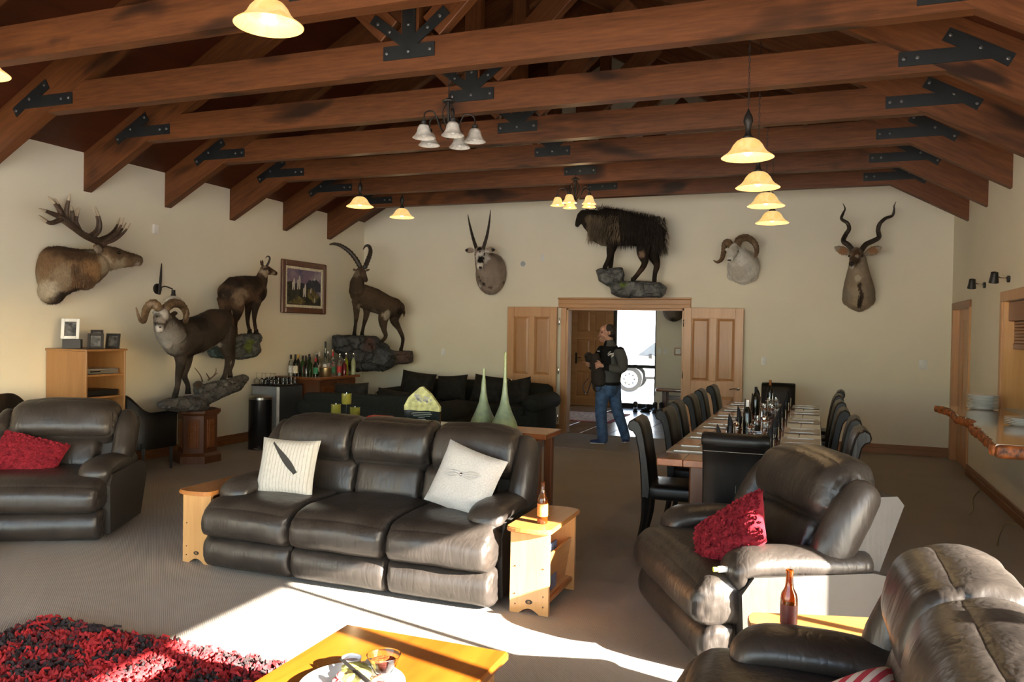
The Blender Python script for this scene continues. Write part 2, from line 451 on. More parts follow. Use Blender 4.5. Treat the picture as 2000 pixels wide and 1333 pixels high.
def skirting(name, path, mat, t=.022, h=.13):
    mb = MB()
    for (x0, y0, x1, y1, nx, ny) in path:
        for (tt, z0, z1) in ((t, 0, h * .62), (t * .62, h * .62, h * .86), (t * .8, h * .86, h)):
            mb.span(min(x0, x1, x0 + nx * tt, x1 + nx * tt), max(x0, x1, x0 + nx * tt, x1 + nx * tt), min(y0, y1, y0 + ny * tt, y1 + ny * tt), max(y0, y1, y0 + ny * tt, y1 + ny * tt), z0, z1, .004)
    return struct(name, mb, mat)
skirting('baseboard_left', [(XL, YF, XL, YB, 1, 0)], M['base'])
skirting('baseboard_back', [(XL, YB, DX0 - .09, YB, 0, -1), (DX1 + .09, YB, XR, YB, 0, -1)], M['basex'])
skirting('baseboard_right', [(XR, GY1, XR, PY0 - .07, -1, 0)], M['base'])

# double door casing and open leaves
tr = struct('trim_1', MB().span(DX0 - .135, DX1 + .1, YB - .03, YB, DZ + .0, DZ + .14, .008), M['frame'])
MB().span(DX0 - .145, DX1 + .11, YB - .045, YB, DZ + .14, DZ + .165, .006).build('cornice', M['frame'], tr, 0)
MB().span(DX0 - .125, DX1 + .09, YB - .04, YB, DZ + .055, DZ + .07, .004).build('moulding', M['frame'], tr, 0)
for x0, x1 in ((DX0 - .09, DX0), (DX1, DX1 + .09)):
    MB().span(x0, x1, YB - .02, YB, 0, DZ, .004).build('casing', M['door'], tr, 0)
for x0, x1 in ((DX0, DX0 + .03), (DX1 - .03, DX1)):
    MB().span(x0, x1, YB - .01, YB + T, 0, DZ).build('jamb', M['door'], tr, 0)
MB().span(DX0, DX1, YB - .01, YB + T, DZ - .03, DZ).build('head_jamb', M['frame'], tr, 0)
def panel_leaf(name, x0, x1, yf, th, z0, z1, rows, mat, stile=.115):
    """framed leaf facing -y: stiles, rails and raised panels"""
    d = MB(); wd = x1 - x0; mid = (x0 + x1) / 2
    d.span(x0, x0 + stile, yf, yf + th, z0, z1, .003).span(x1 - stile, x1, yf, yf + th, z0, z1, .003)
    zs = [z0] + [z for r in rows for z in r] + [z1]
    for i in range(0, len(zs), 2): d.span(x0 + stile, x1 - stile, yf, yf + th, zs[i], zs[i + 1], .003)
    for a, b in rows: d.span(mid - stile * .42, mid + stile * .42, yf, yf + th, a, b, .003)
    o = d.build(name, mat, None, 0); o['kind'] = 'structure'
    for a, b in rows:
        for p0, p1 in ((x0 + stile, mid - stile * .42), (mid + stile * .42, x1 - stile)):
            p = MB(); p.span(p0, p1, yf + .016, yf + th - .012, a, b)
            w_, h_ = (p1 - p0), (b - a)
            # raised field with sloped margin
            q0, q1, r0, r1 = p0 + .045, p1 - .045, a + .045, b - .045
            p.add([(p0 + .012, yf + .016, a + .012), (p1 - .012, yf + .016, a + .012), (p1 - .012, yf + .016, b - .012), (p0 + .012, yf + .016, b - .012),
                   (q0, yf + .004, r0), (q1, yf + .004, r0), (q1, yf + .004, r1), (q0, yf + .004, r1)],
                  [(4, 5, 6, 7), (0, 1, 5, 4), (1, 2, 6, 5), (2, 3, 7, 6), (3, 0, 4, 7)])
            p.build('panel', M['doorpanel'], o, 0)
    return o
rows = [(.22, .70), (.92, 1.86)]
d1 = panel_leaf('door_1', -4.715, -3.872, YB - .092, .042, .012, 2.012, rows, M['door'])
d2 = panel_leaf('door_2', -1.868, -1.0, YB - .092, .042, .012, 2.012, rows, M['door'])
def lever(parent, x, y, z, sx, mat):
    h = MB(); h.lathe([(.026, 0), (.026, .008), (.012, .012), (.010, .05)], 14, M=Matrix.Translation((x, y, z)) @ Matrix.Rotation(PI / 2, 4, 'X'))
    h.loft(bez([(x, y - .048, z), (x + sx * .05, y - .052, z + .004), (x + sx * .12, y - .05, z - .008)], 5), [.011] * 11, [.008] * 11, 8)
    return h.build('handle', mat, parent)
lever(d1, -4.655, YB - .092, .82, 1, M['chrome']); lever(d2, -1.06, YB - .092, .82, -1, M['chrome'])
for par, x in ((d1, DX0 - .105), (d2, DX1 - .008)):
    for z in (.25, 1.0, 1.78): MB().loft([(x + .012, YB - .10, z - .05), (x + .012, YB - .10, z + .05)], .009, n=8).build('hinge', M['chrome'], par)

# passage doorway in the right wall near the far corner
tr = struct('trim_2', MB().span(XR - .02, XR, PY0 - .08, PY1 + .08, PZ, PZ + .09, .006), M['base'])
MB().span(XR - .02, XR, PY0 - .08, PY0, 0, PZ, .004).build('casing', M['door'], tr, 0)
MB().span(XR - .02, XR, PY1, PY1 + .08, 0, PZ, .004).build('casing', M['door'], tr, 0)
for a, b in ((PY0, PY0 + .03), (PY1 - .03, PY1)): MB().span(XR - .015, XR + T, a, b, 0, PZ).build('jamb', M['door'], tr, 0)
d3 = struct('door_3', MB().span(XR + .06, XR + .10, PY0 + .02, PY1 - .02, -.02, PZ + .02, .003), M['door'])
for k in range(3): MB().span(XR + .05, XR + .062, PY0 + .13 + k * .34, PY0 + .38 + k * .34, .2, 1.85, .004).build('panel', M['door'], d3, 0)

# serving hatch: casing, lining, half-lowered roller shutter, kitchen niche behind
tr = struct('trim_3', MB().span(XR - .025, XR, HY0 - .09, HY1 + .09, HZ1, HZ1 + .10, .006), M['door'])
MB().span(XR - .025, XR, HY1, HY1 + .09, HZ0, HZ1, .004).build('casing', M['door'], tr, 0)
MB().span(XR - .025, XR, HY0 - .09, HY0, HZ0, HZ1, .004).build('casing', M['door'], tr, 0)
MB().span(XR - .01, XR + T + .16, HY1 - .025, HY1, HZ0, HZ1).build('lining', M['pine'], tr, 0)
MB().span(XR - .01, XR + T + .16, HY0, HY0 + .025, HZ0, HZ1).build('lining', M['pine'], tr, 0)
sh = thing('roller_shutter', 'wooden roller shutter with thin slats half lowered in the serving hatch', 'shutter', (XR + .09, 0, 0))
MB().span(-.06, .07, HY0 + .03, HY1 - .03, 1.80, HZ1 - .005, .006).build('shutter_box', M['base'], sh, 0)
for k in range(7): MB().span(-.012, .012, HY0 + .03, HY1 - .03, 1.585 + k * .031, 1.585 + k * .031 + .027, .006).build('slat', M['base'], sh, 0)
MB().span(-.018, .018, HY0 + .03, HY1 - .03, 1.53, 1.583, .005).build('bottom_rail', M['base'], sh, 0)
mb = MB()
mb.span(XR + T, 4.2, HY0 - .8, HY1 + .8, -.1, 0).span(XR + T, 4.2, HY0 - .8, HY1 + .8, 2.5, 2.6).span(4.2, 4.3, HY0 - .8, HY1 + .8, 0, 2.5)
mb.span(XR + T, 4.2, HY0 - .9, HY0 - .8, 0, 2.5).span(XR + T, 4.2, HY1 + .8, HY1 + .9, 0, 2.5)
struct('wall_kitchen', mb, M['wall'])

# ---------------------------------------------------------------- entrance hall behind the double doors
HX0, HX1, HYB = -6.2, -1.2, 16.9
SX0, SX1 = -4.02, -3.17        # side light right of the front door
mb = MB()
mb.span(HX0 - .15, HX0, YB + T, HYB, 0, 2.6).span(HX1, HX1 + .15, YB + T, HYB, 0, 2.6)
mb.span(HX0 - .15, -5.05, HYB, HYB + .15, 0, 2.6).span(SX1, HX1 + .15, HYB, HYB + .15, 0, 2.6).span(-5.05, SX1, HYB, HYB + .15, 2.28, 2.6)
mb.span(HX0 - .15, HX1 + .15, YB + T, HYB + .15, 2.6, 2.7)
struct('wall_hall', mb, M['wall'])
hf = struct('floor_hall', MB().span(HX0, HX1, YB + .02, HYB + .15, -.1, -.006), M['grout'])
ts = .45
for i in range(12):
    for j in range(11):
        x0, y0 = HX0 + i * ts, YB + .03 + j * ts
        x1, y1 = min(x0 + ts - .008, HX1), min(y0 + ts - .008, HYB)
        if x1 - x0 < .05 or y1 - y0 < .05: continue
        MB().span(x0, x1, y0, y1, -.012, .0, .003).build('floor_tile', M['tile'], hf, 0)
fd = panel_leaf('door_4', -5.05, -4.10, HYB + .03, .045, .005, 2.2, [(.2, .75), (.95, 1.45), (1.62, 2.08)], M['frame'], .13)
h = MB().span(-4.95, -4.91, HYB + .012, HYB + .03, .92, 1.16, .004)
h.loft([(-4.93, HYB, 1.05), (-4.82, HYB, 1.05)], .009, n=8).build('handle', M['iron'], fd)
MB().span(-5.06, SX1, HYB + .08, HYB + .13, -.01, .03).build('threshold', M['black_metal'], fd, 0)
tr = struct('trim_4', MB().span(-4.10, SX0, HYB + .0, HYB + .13, 0, 2.28), M['black_metal'])
MB().span(-5.05, SX1, HYB, HYB + .13, 2.2, 2.28).build('head', M['black_metal'], tr, 0)
wn = struct('window_3', MB().span(SX0, SX1, HYB + .05, HYB + .1, 0, .10), M['black_metal'])
MB().span(SX1 - .03, SX1, HYB + .03, HYB + .1, .1, 2.2).build('stile', M['black_metal'], wn, 0)
MB().span(SX0, SX1, HYB + .05, HYB + .1, .86, .93).build('mid_rail', M['black_metal'], wn, 0)
n_ = NB('clear_pane'); tb = n_.n('ShaderNodeBsdfTransparent'); gb = n_.n('ShaderNodeBsdfGlossy'); gb.inputs['Roughness'].default_value = .02
mx = n_.n('ShaderNodeMixShader'); mx.inputs[0].default_value = .06; n_.l(tb.outputs[0], mx.inputs[1]); n_.l(gb.outputs[0], mx.inputs[2]); n_.l(mx.outputs[0], n_.out.inputs[0])
M['pane'] = n_.m
for a, b in ((.1, .86), (.93, 2.2)): MB().span(SX0, SX1 - .03, HYB + .072, HYB + .078, a, b).build('pane', M['pane'], wn, 0)
struct('ground', MB().span(-150, 120, -120, 180, -.42, -.24), M['ground'])

# ---------------------------------------------------------------- roof trusses
Y7, SP = 11.0965, 1.1569
th = math.atan(TAN)
def bar(L, d, t, b=.006): return MB().box((0, t / 2, 0), (L, t, d), b)
ZR = 3.065                              # underside of the rafter where it meets the wall
def make_truss(label):
    r = thing('roof_truss', label, 'roof truss', (XC, 0, 0), 0, 'stained timber roof trusses')
    half = (XR - XL) / 2
    # tie beam, ends cut to the rafters
    z0, z1 = 3.549, 3.797
    xb = half - (z0 - ZR) / TAN; xt = half - (z1 - ZR) / TAN
    MB().prism([(-xb, z0), (xb, z0), (xt, z1), (-xt, z1)], 0, .112, 'y').build('tie_beam', M['beam'], r, 0)
    vd = ZE - ZR - .004
    for sgn in (-1, 1):
        L = half / math.cos(th); rf = MB()
        # local x runs up the slope from the wall to the ridge
        a = vd * math.cos(th); o = vd * math.sin(th)
        rf.prism([(0, 0), (L, 0), (L + o * 0 , a), (-0.0 + o, a)] if False else [(0, 0), (L, 0), (L + o, a), (o, a)], -.002, .1, 'y')
        m = rf.build('rafter', M['beam'], r, 0)
        if sgn < 0: m.location = (-half, 0, ZR); m.rotation_euler = (0, -th, 0)
        else: m.location = (half, .098, ZR); m.rotation_euler = (0, -th, PI)
    MB().box((1.0, .05, 0), (2.0 - .22, .1, .15), .006).build('king_post', M['beam'], r, 0, (0, 0, 3.797 - .11), (0, -PI / 2, 0))
    for sgn in (-1, 1):
        st = MB().box((.80, .05, 0), (1.36, .095, .2), .006)
        m = st.build('strut', M['beam'], r, 0, (sgn * .09, 0 if sgn > 0 else .1, 3.79), (0, -.76, 0 if sgn > 0 else PI))
    br = MB(); t0, t1 = -.012, .0
    br.prism([(-.213, 3.649), (.213, 3.649), (.213, 3.752), (.075, 3.752), (.335, 3.945), (.285, 4.005), (.055, 3.83), (.055, 4.03), (-.055, 4.03), (-.055, 3.83), (-.285, 4.005), (-.335, 3.945), (-.075, 3.752), (-.213, 3.752)], t0, t1, 'y')
    b = br.build('centre_plate', M['steel'], r, 0)
    def bolts(par, pts):
        for x, z in pts: bolt_copy(par, x, z)
    bolts(b, [(-.18, 3.70), (.18, 3.70), (0, 3.70), (-.26, 3.93), (.26, 3.93), (-.16, 3.86), (.16, 3.86), (0, 3.9)])
    for sgn in (-1, 1):
        e = MB(); p = [(3.405, 3.602), (4.0, 3.602), (4.10, 3.535), (4.15, 3.618), (3.735, 3.85), (3.685, 3.765), (3.79, 3.705), (3.405, 3.705)]
        p = [(sgn * x, z) for x, z in p]
        if sgn < 0: p.reverse()
        e.prism(p, t0, t1, 'y'); b = e.build('end_plate', M['steel'], r, 0)
        bolts(b, [(sgn * 3.44, 3.655), (sgn * 3.53, 3.655), (sgn * 3.74, 3.795), (sgn * 3.93, 3.685), (sgn * 4.10, 3.59)])
    return r
bm_ = MB().lathe([(.014, 0), (.014, .008), (.007, .012)], 8, M=Matrix.Rotation(PI / 2, 4, 'X')).mesh('bolt', 30); bm_.materials.append(M['bolt'])
def bolt_copy(par, x, z):
    o = bpy.data.objects.new('bolt', bm_); C.objects.link(o); o.parent = par; o.location = (x, -.012, z); return o
ords = ['nearest', 'second nearest', 'third', 'fourth', 'fifth', 'sixth', 'seventh', 'farthest']
proto = make_truss('stained timber roof truss nearest the camera, running out of the top of the photo')
proto.location = (XC, Y7 - 7 * SP, 0)
for k in range(6, -1, -1):
    i = 7 - k
    lb = 'stained timber roof truss nearest the back wall' if k == 0 else 'stained timber roof truss with black steel plates, %s from the camera end' % ['', 'second', 'third', 'fourth', 'fifth', 'sixth', 'seventh'][i]
    dup(proto, (XC, Y7 - k * SP, 0), None, lb)

# ---------------------------------------------------------------- leather lounge suite
M['leather'] = leather('brown_leather', (.020, .016, .0135), (.036, .029, .024), .37, .16)
M['leather_flat'] = leather('brown_leather_panel', (.030, .025, .021), (.044, .037, .031), .5, .05)
M['black_leather'] = leather('black_leather', (.005, .0045, .004), (.010, .0085, .008), .36, .08); M['black_leather'].node_tree.nodes['Principled BSDF'].inputs['Specular IOR Level'].default_value = .28
M['stitch'] = plain('pale_thread', (.35, .32, .28), .8)
def rotx(a): return Matrix.Rotation(a, 4, 'X')
def leather_seat(name, label, cat, n, W, loc, rz, recl=0.0, armx=0.0, group=None):
    """motion sofa or recliner; local front is -y, origin at the middle of the front edge"""
    r = thing(name, label, cat, loc, rz, group)
    sw = W / n; iw = W - 2 * .25
    for i in range(n):
        cx = -W / 2 + sw * (i + .5)
        g = .012
        # footrest flap
        def fw(p, sw=sw):
            q = p.copy(); q.y -= .035 * math.cos(min(1, abs(q.z) / .11) * PI / 2); return q
        mb = MB().pillow((cx, .075, .128), (sw - .004, .16, .225), (.035, .055, .05), (0, .012, 0), 22, fw, wr=.005, ws=9, pin=.006)
        mb.build('footrest', M['leather'], r, 60)
        def sf(p, sw=sw):
            q = p.copy()
            t = max(0, (-q.y - .12) / .26)            # front rolls forward and down
            q.z -= .035 * t * t
            q.z += .016 * math.cos(q.x / sw * PI) * (1 if q.z > 0 else .2)
            return q
        mb = MB().pillow((cx, .30, .355), (sw - .004, .74, .235), (.05, .115, .10), (0, .02, .014), 26, sf, wr=.008, ws=6, pin=.007)
        mb.build('seat_cushion', M['leather'], r, 60)
    bw = iw / n; tilt = .24 + recl
    B = Matrix.Translation((0, .60, .44)) @ rotx(-tilt)
    for i in range(n):
        cx = -iw / 2 + bw * (i + .5)
        MB().pillow((cx, .06, .13), (bw - .003, .20, .30), (.04, .085, .085), (0, .025, .0), 22, None, B, wr=.007, ws=7, pin=.011).build('lumbar_cushion', M['leather'], r, 60)
        hw = W - .24 if n == 1 else (W - .20) / n
        hx = 0 if n == 1 else -(W - .20) / 2 + hw * (i + .5)
        def hf(p, hw=hw, i=i):
            q = p.copy()
            e = abs(q.x) / (hw / 2)
            out = (n == 1) or (i == 0 and q.x < 0) or (i == n - 1 and q.x > 0)
            if out: q.z -= .05 * e ** 3 * (1 if q.z > 0 else 0)
            if q.z > 0: q.y += .04 * (q.z / .16) ** 2
            return q
        MB().pillow((hx, .045, .40 + (.025 if n == 1 else 0)), (hw - .003, .27, .36 + (.03 if n == 1 else 0)), (.055 if n > 1 else .10, .125, .13), (0, .03, .008), 26, hf, B, wr=.009, ws=6, pin=.011).build('head_cushion', M['leather'], r, 60)
    MB().prism([(.02, -.16), (.10, -.22), (.25, -.18), (.27, .47), (.22, .50), (.06, .44)], -(W / 2 - .045), W / 2 - .045, 'x', B).build('back_panel', M['leather_flat'], r, 20)
    for s in (-1, 1):
        x = s * (W / 2 - .075)
        pts = [B @ Vector((x, -.02, .03)), B @ Vector((x + s * .012, .0, .16)), B @ Vector((x + s * .008, .03, .34)), B @ Vector((x - s * .01, .08, .47))]
        MB().loft(bez(pts, 6), ramp_r([.072, .085, .085, .066], 19), ramp_r([.085, .11, .11, .085], 19), 16, up=(0, 1, 0)).build('side_bolster', M['leather'], r, 60)
        ax = s * (W / 2 - .115 + armx)
        pts = [(ax, .17, .42), (ax, .15, .485), (ax, .22, .525), (ax, .42, .53), (ax, .62, .515), (ax, .80, .51)]
        MB().loft(bez(pts, 6), ramp_r([.09, .115, .125, .125, .12, .10], 31), ramp_r([.05, .062, .07, .072, .072, .07], 31), 18).build('armrest', M['leather'], r, 60)
        sx = s * (W / 2 - .05 + armx)
        poly = [(.16, .035), (.84, .035), (.98, .34), (.93, .46), (.80, .49), (.20, .48), (.14, .40)]
        mb = MB().prism(poly, sx - .05, sx + .05, 'x'); mb.build('side_panel', M['leather_flat'], r, 0)
    MB().span(-W / 2 + .06, W / 2 - .06, .12, .86, .03, .28).build('base', M['leather_flat'], r, 0)
    return r
sofa = leather_seat('leather_sofa', 'dark brown three-seat leather sofa with sunlit footrests and two pale cushions', 'sofa', 3, 2.08, (-2.75, 4.24, 0), 0)
recl = leather_seat('leather_recliner', 'dark brown leather recliner in shade at left with a red cushion', 'recliner', 1, 1.09, (-5.40, 4.16, 0), math.radians(28), .10, .02)
recr = leather_seat('leather_recliner', 'brown leather recliner turned to the sun in front of the dining table', 'recliner', 1, 1.09, (-.70, 4.34, 0), math.radians(-62), .09, .04)
fg = leather_seat('leather_sofa', 'brown leather sofa in the near right corner with sunlit back cushions', 'sofa', 3, 2.08, (-.36, 2.03, 0), math.radians(-90), .02, .01)

# ---------------------------------------------------------------- throw cushions
def cushion_pt(u, v, w, h, t, side):
    e = (1 - u ** 4) * (1 - v ** 4)
    px = u * w / 2 * (1 - .06 * (1 - v * v)); pz = v * h / 2 * (1 - .06 * (1 - u * u))
    d = t / 2 * max(0, e) ** .55
    return Vector((px, side * d, pz))
def throw_cushion(name, label, mat, w, h, t, loc, rot, lean_mat=None):
    r = bpy.data.objects.new(name, None); C.objects.link(r); r.location = loc; r.rotation_euler = rot
    tag(r, label, 'cushion')
    n = 18; mb = MB()
    for side in (-1, 1):
        v = [cushion_pt(-1 + 2 * i / n, -1 + 2 * j / n, w, h, t, side) for j in range(n + 1) for i in range(n + 1)]
        f = []
        for j in range(n):
            for i in range(n):
                a = j * (n + 1) + i; q = (a, a + 1, a + n + 2, a + n + 1); f.append(q if side < 0 else tuple(reversed(q)))
        mb.add(v, f)
    o = mb.build('cover', mat, r, 60); return r
def on_cushion(w, h, t, u, v, off): # point on the front face (local -y)
    p = cushion_pt(u, v, w, h, t, -1); p.y -= off; return p
n_ = NB('striped_linen'); co = n_.coord((1, 1, 1), rand=False); wv = n_.n('ShaderNodeTexWave'); wv.inputs['Scale'].default_value = 13; n_.l(co, wv.inputs['Vector'])
wv.inputs['Distortion'].default_value = .6
f_ = n_.noise(n_.coord((1, 1, .25), rand=False), 130, 2); st_ = n_.ramp(wv.outputs['Fac'], [(.80, (.52, .50, .45)), (.93, (.34, .32, .28))])
n_.set(n_.mix(.3, st_, n_.ramp(f_, [(.35, (.36, .34, .30)), (.6, (.55, .53, .48))])), .9, 0, n_.bump(f_, .3, .002)); M['linen'] = n_.m
M['linen2'] = plain('woven_offwhite', (.47, .46, .44), .9, 0, .12, 120, .35, 220)
M['ink'] = plain('dark_print', (.03, .028, .025), .85)
c1 = throw_cushion('throw_cushion', 'off-white cushion with thin stripes and a printed black feather on the sofa', M['linen'], .43, .40, .14, (-3.40, 4.60, .655), (math.radians(-18), math.radians(1), math.radians(10)))
mb = MB(); A, B_ = (-.52, .82), (.42, -.20)
for k in range(26):                       # feather barbs along a quill
    t = k / 25; u0, v0 = A[0] + (B_[0] - A[0]) * t, A[1] + (B_[1] - A[1]) * t
    wd = .035 + .14 * math.sin(min(1, t * 1.05) * PI * .9) ** .8 * (t ** .7)
    for s_ in (-1, 1):
        q = [(u0, v0), (u0 + .05, v0 - .05), (u0 + .06 + s_ * wd * .7, v0 - .07 + s_ * wd * .55 + .03), (u0 + s_ * wd * .7, v0 + s_ * wd * .5 + .03)]
        pts = [on_cushion(.43, .40, .14, a, b, .0025) for a, b in q]
        mb.add(pts, [(0, 1, 2, 3)])
mb.build('feather_print', M['ink'], c1, 0)
c2 = throw_cushion('throw_cushion', 'pale grey cushion with a central button and gathered bow on the sofa', M['linen2'], .45, .42, .16, (-2.06, 4.62, .67), (math.radians(-22), math.radians(14), math.radians(-8)))
mb = MB().ball(on_cushion(.45, .42, .16, -.02, .12, .004), (.012, .008, .012), 10, 6); mb.build('button', M['chrome'], c2)
mb = MB()
for s_ in (-1, 1):
    for k in range(3):
        mb.loft([on_cushion(.45, .42, .16, s_ * (t * .62), .12 + s_ * t * .16 + (k - 1) * .10 * math.sin(t * PI), .002) for t in [i / 8 for i in range(9)]], ramp_r([.003, .009, .006, .002], 9), n=6)
mb.build('gathered_bow', M['linen2'], c2, 60)
M['red'] = plain('crimson_felt', (.17, .009, .017), .85, 0, .35, 30, .2, 60, .2)
pet = MB()
pv = [(-.5, 0, -.4), (.5, 0, -.4), (.62, -.35, .35), (0, -.55, .72), (-.62, -.35, .35)]
def red_cushion(label, loc, rot, w, h, t, seed):
    c = throw_cushion('throw_cushion', label, M['red'], w, h, t, loc, rot)
    R_ = random.Random(seed); mb = MB()
    for k in range(900):
        u, v = R_.uniform(-.98, .98), R_.uniform(-.98, .98); p = on_cushion(w, h, t, u, v, .0)
        s = R_.uniform(.010, .017); m = Matrix.Translation(p) @ Matrix.Rotation(R_.uniform(-PI, PI), 4, 'Y') @ Matrix.Rotation(R_.uniform(-.4, .3), 4, 'X') @ Matrix.Scale(s, 4)
        mb.add(pv, [(0, 1, 2, 3, 4)], m)
    tag(mb.build('ruffles', M['red'], c, 0), kind='stuff'); return c
red_cushion('crimson ruffled cushion on the recliner at left', (-5.74, 4.48, .58), (math.radians(-38), math.radians(14), math.radians(30)), .50, .34, .16, 3)
red_cushion('crimson ruffled cushion leaning in the sunlit recliner', (-.40, 4.25, .59), (math.radians(-46), math.radians(-36), math.radians(-22)), .48, .35, .14, 5)
n_ = NB('red_white_stripe'); co = n_.coord((1, 1, 1), rand=False); wv = n_.n('ShaderNodeTexWave'); wv.inputs['Scale'].default_value = 9; wv.bands_direction = 'DIAGONAL'; n_.l(co, wv.inputs['Vector'])
n_.set(n_.ramp(wv.outputs['Fac'], [(.45, (.45, .03, .06)), (.55, (.7, .62, .58))]), .9); M['stripe'] = n_.m
throw_cushion('throw_cushion', 'red and white striped cushion at the bottom edge on the near sofa', M['stripe'], .44, .42, .15, (.10, 2.42, .52), (math.radians(-62), math.radians(4), math.radians(-80)))

# ---------------------------------------------------------------- pine end tables with a magazine rack
def side_table(label, loc, flip=1):
    r = thing('end_table', label, 'end table', loc, 0, 'pine end tables beside the leather seats')
    W, D, H, t = .235, .54, .475, .024
    def panel(y0, y1):
        p = [(-W / 2, 0), (-W / 2 + .055, 0)] + [(-W / 2 + .055 + (W - .11) * k / 8, .032 * math.sin(PI * k / 8)) for k in range(1, 8)] + [(W / 2 - .055, 0), (W / 2, 0), (W / 2, H), (-W / 2, H)]
        return MB().prism(p, y0, y1, 'y')
    fp = panel(0, t).build('front_panel', M['pine'], r, 0); bp = panel(D - t, D).build('back_panel', M['pine'], r, 0)
    peg = MB()
    for par, yy in ((fp, -.001), (bp, D + .001)):
        for x in (-.085, .085):
            for z in (.05, .11, .27): MB().ball((x, yy, z), (.005, .003, .005), 8, 5).build('peg', M['rimu'], par)
    # oval maker's badge on the front
    b = MB().lathe([(.0, 0), (.021, 0), (.021, .003), (0, .003)], 20, M=Matrix.Translation((0, 0, .07)) @ Matrix.Rotation(PI / 2, 4, 'X') @ Matrix.Diagonal((1, .62, 1, 1))).build('badge', M['iron'], fp)
    for zz in (.0755, .070, .0645): MB().box((0, -.0034, zz), (.022 if zz == .070 else .014, .0006, .0018)).build('badge_line', M['pine'], b, 0)
    top = []
    for k in range(13):  # bowed front edge
        a = PI * k / 12; top.append((-math.cos(a) * (W / 2 + .02), -.012 - .05 * math.sin(a)))
    for k in range(13):
        a = PI * k / 12; top.append((math.cos(a) * (W / 2 + .02), D + .012 + .05 * math.sin(a)))
    MB().prism(top, H + .006, H + .022, 'z').prism([(x * .97, (y - D / 2) * .985 + D / 2) for x, y in top], H, H + .0285, 'z').build('table_top', M['pinetop'], r, 0)
    MB().span(-W / 2 + .015, -W / 2 + .03, t, D - t, .08, H).build('divider', M['pine'], r, 0)
    MB().span(-.02, W / 2 - .03, t, D - t, .07, .088).build('shelf', M['pine'], r, 0)
    m = Matrix.Translation((W / 2 - .05, D / 2, .20)) @ Matrix.Rotation(.17, 4, 'Y')
    MB().box((0, 0, .0), (.016, D - 2 * t, .27), .003, m).build('rack_panel', M['pinetop'], r, 0)
    MB().span(W / 2 - .045, W / 2 - .012, t, D - t, .055, .085, .004).build('rail', M['pinetop'], r, 0)
    return r
e1 = side_table('pine end table right of the three-seat sofa with a beer bottle on it', (-1.512, 4.31, 0))
e2 = side_table('pine end table tucked against the left end of the three-seat sofa', (-3.93, 4.32, 0))
e3 = side_table('pine end table between the sunlit recliner and the near sofa', (.10, 3.26, 0)); e3.rotation_euler.z = math.radians(-74); e3.location = (-.16, 3.245, 0)
M['paper'] = plain('magazine_cover', (.10, .12, .18), .3, 0, .6, 25)
tag(MB().span(-1.45, -1.44, 4.40, 4.60, .09, .37).build('magazine', M['paper'], None, 0), 'glossy magazine standing in the rack of the end table right of the sofa', 'magazine')

# beer bottles
n_ = NB('amber_glass'); n_.set((.55, .16, .02), .05); n_.b.inputs['Transmission Weight'].default_value = .92; n_.b.inputs['IOR'].default_value = 1.5; M['amber'] = n_.m
M['label_o'] = plain('orange_label', (.62, .22, .05), .6, 0, .5, 30); M['label_d'] = plain('dark_red_label', (.10, .015, .010), .5, 0, .4, 20)
def beer(label, loc, lab):
    r = thing('beer_bottle', label, 'bottle', loc)
    MB().lathe([(0, .002), (.026, 0), (.031, .006), (.031, .135), (.028, .155), (.016, .178), (.0135, .20), (.0125, .228), (.0145, .230), (.0145, .243), (.0115, .245), (.010, .20), (.013, .18), (.027, .15), (.028, .01), (0, .006)], 24).build('glass_body', M['amber'], r)
    MB().lathe([(.0316, .045), (.0316, .118)], 24).build('paper_label', lab, r)
    return r
beer('brown beer bottle with orange label on the end table right of the sofa', (-1.475, 4.42, .5035), M['label_o'])
beer('brown beer bottle with dark label in front of the sunlit recliner', (-.075, 3.17, .5035), M['label_d'])

# ---------------------------------------------------------------- coffee table, platter and food
ct = thing('coffee_table', 'glossy orange-brown wooden coffee table in the sun', 'coffee table', (-1.378, 2.04, 0))
M['ctop'] = wood('honey_table_top', (.19, .045, .003), (.34, .115, .010), 1, 5, .28, 0, .5, coat=.4, stretch=.12)
MB().span(-.347, .347, -.69, .69, .415, .45, .008).build('table_top', M['ctop'], ct, 0)
for sx in (-1, 1):
    for sy in (-1, 1): MB().box((sx * .28, sy * .60, .2075), (.07, .07, .415), .006).build('leg', M['pinetop'], ct, 0)
for sx in (-1, 1): MB().span(sx * .28 - .012, sx * .28 + .012, -.565, .565, .33, .41).build('apron', M['pinetop'], ct, 0)
M['china'] = plain('white_china', (.82, .82, .80), .15)
PX, PY, PZ0 = -1.385, 2.23, .4505
tag(MB().lathe([(0, .004), (.10, .002), (.12, .006), (.168, .022), (.172, .026), (.166, .028), (.115, .013), (0, .010)], 40, (PX, PY, PZ0)).build('platter', M['china']), 'large white platter of snacks on the coffee table', 'plate')
bo = thing('dip_bowl', 'small glass bowl of red salsa on the platter', 'bowl', (PX + .055, PY + .105, PZ0 + .0285))
M['cglass'] = glass('clear_glass', (.97, .98, .98))
MB().lathe([(0, 0), (.030, 0), (.045, .03), (.056, .058), (.0575, .06), (.054, .058), (.043, .032), (.028, .006), (0, .005)], 28).build('glass_body', M['cglass'], bo)
MB().lathe([(0, .007), (.027, .008), (.040, .032), (.042, .040), (0, .043)], 24).build('salsa', plain('red_salsa', (.42, .06, .015), .25, 0, .5, 60, .6, 90), bo)
cu = thing('sauce_cup', 'tiny white cup of brown sauce at the left rim of the platter', 'cup', (PX - .075, PY + .115, PZ0 + .02))
MB().lathe([(0, 0), (.022, 0), (.032, .02), (.034, .034), (.031, .034), (.028, .02), (0, .006)], 20).build('cup_body', M['china'], cu)
MB().lathe([(0, .021), (.028, .020)], 20).build('sauce', plain('brown_sauce', (.10, .02, .008), .2), cu)
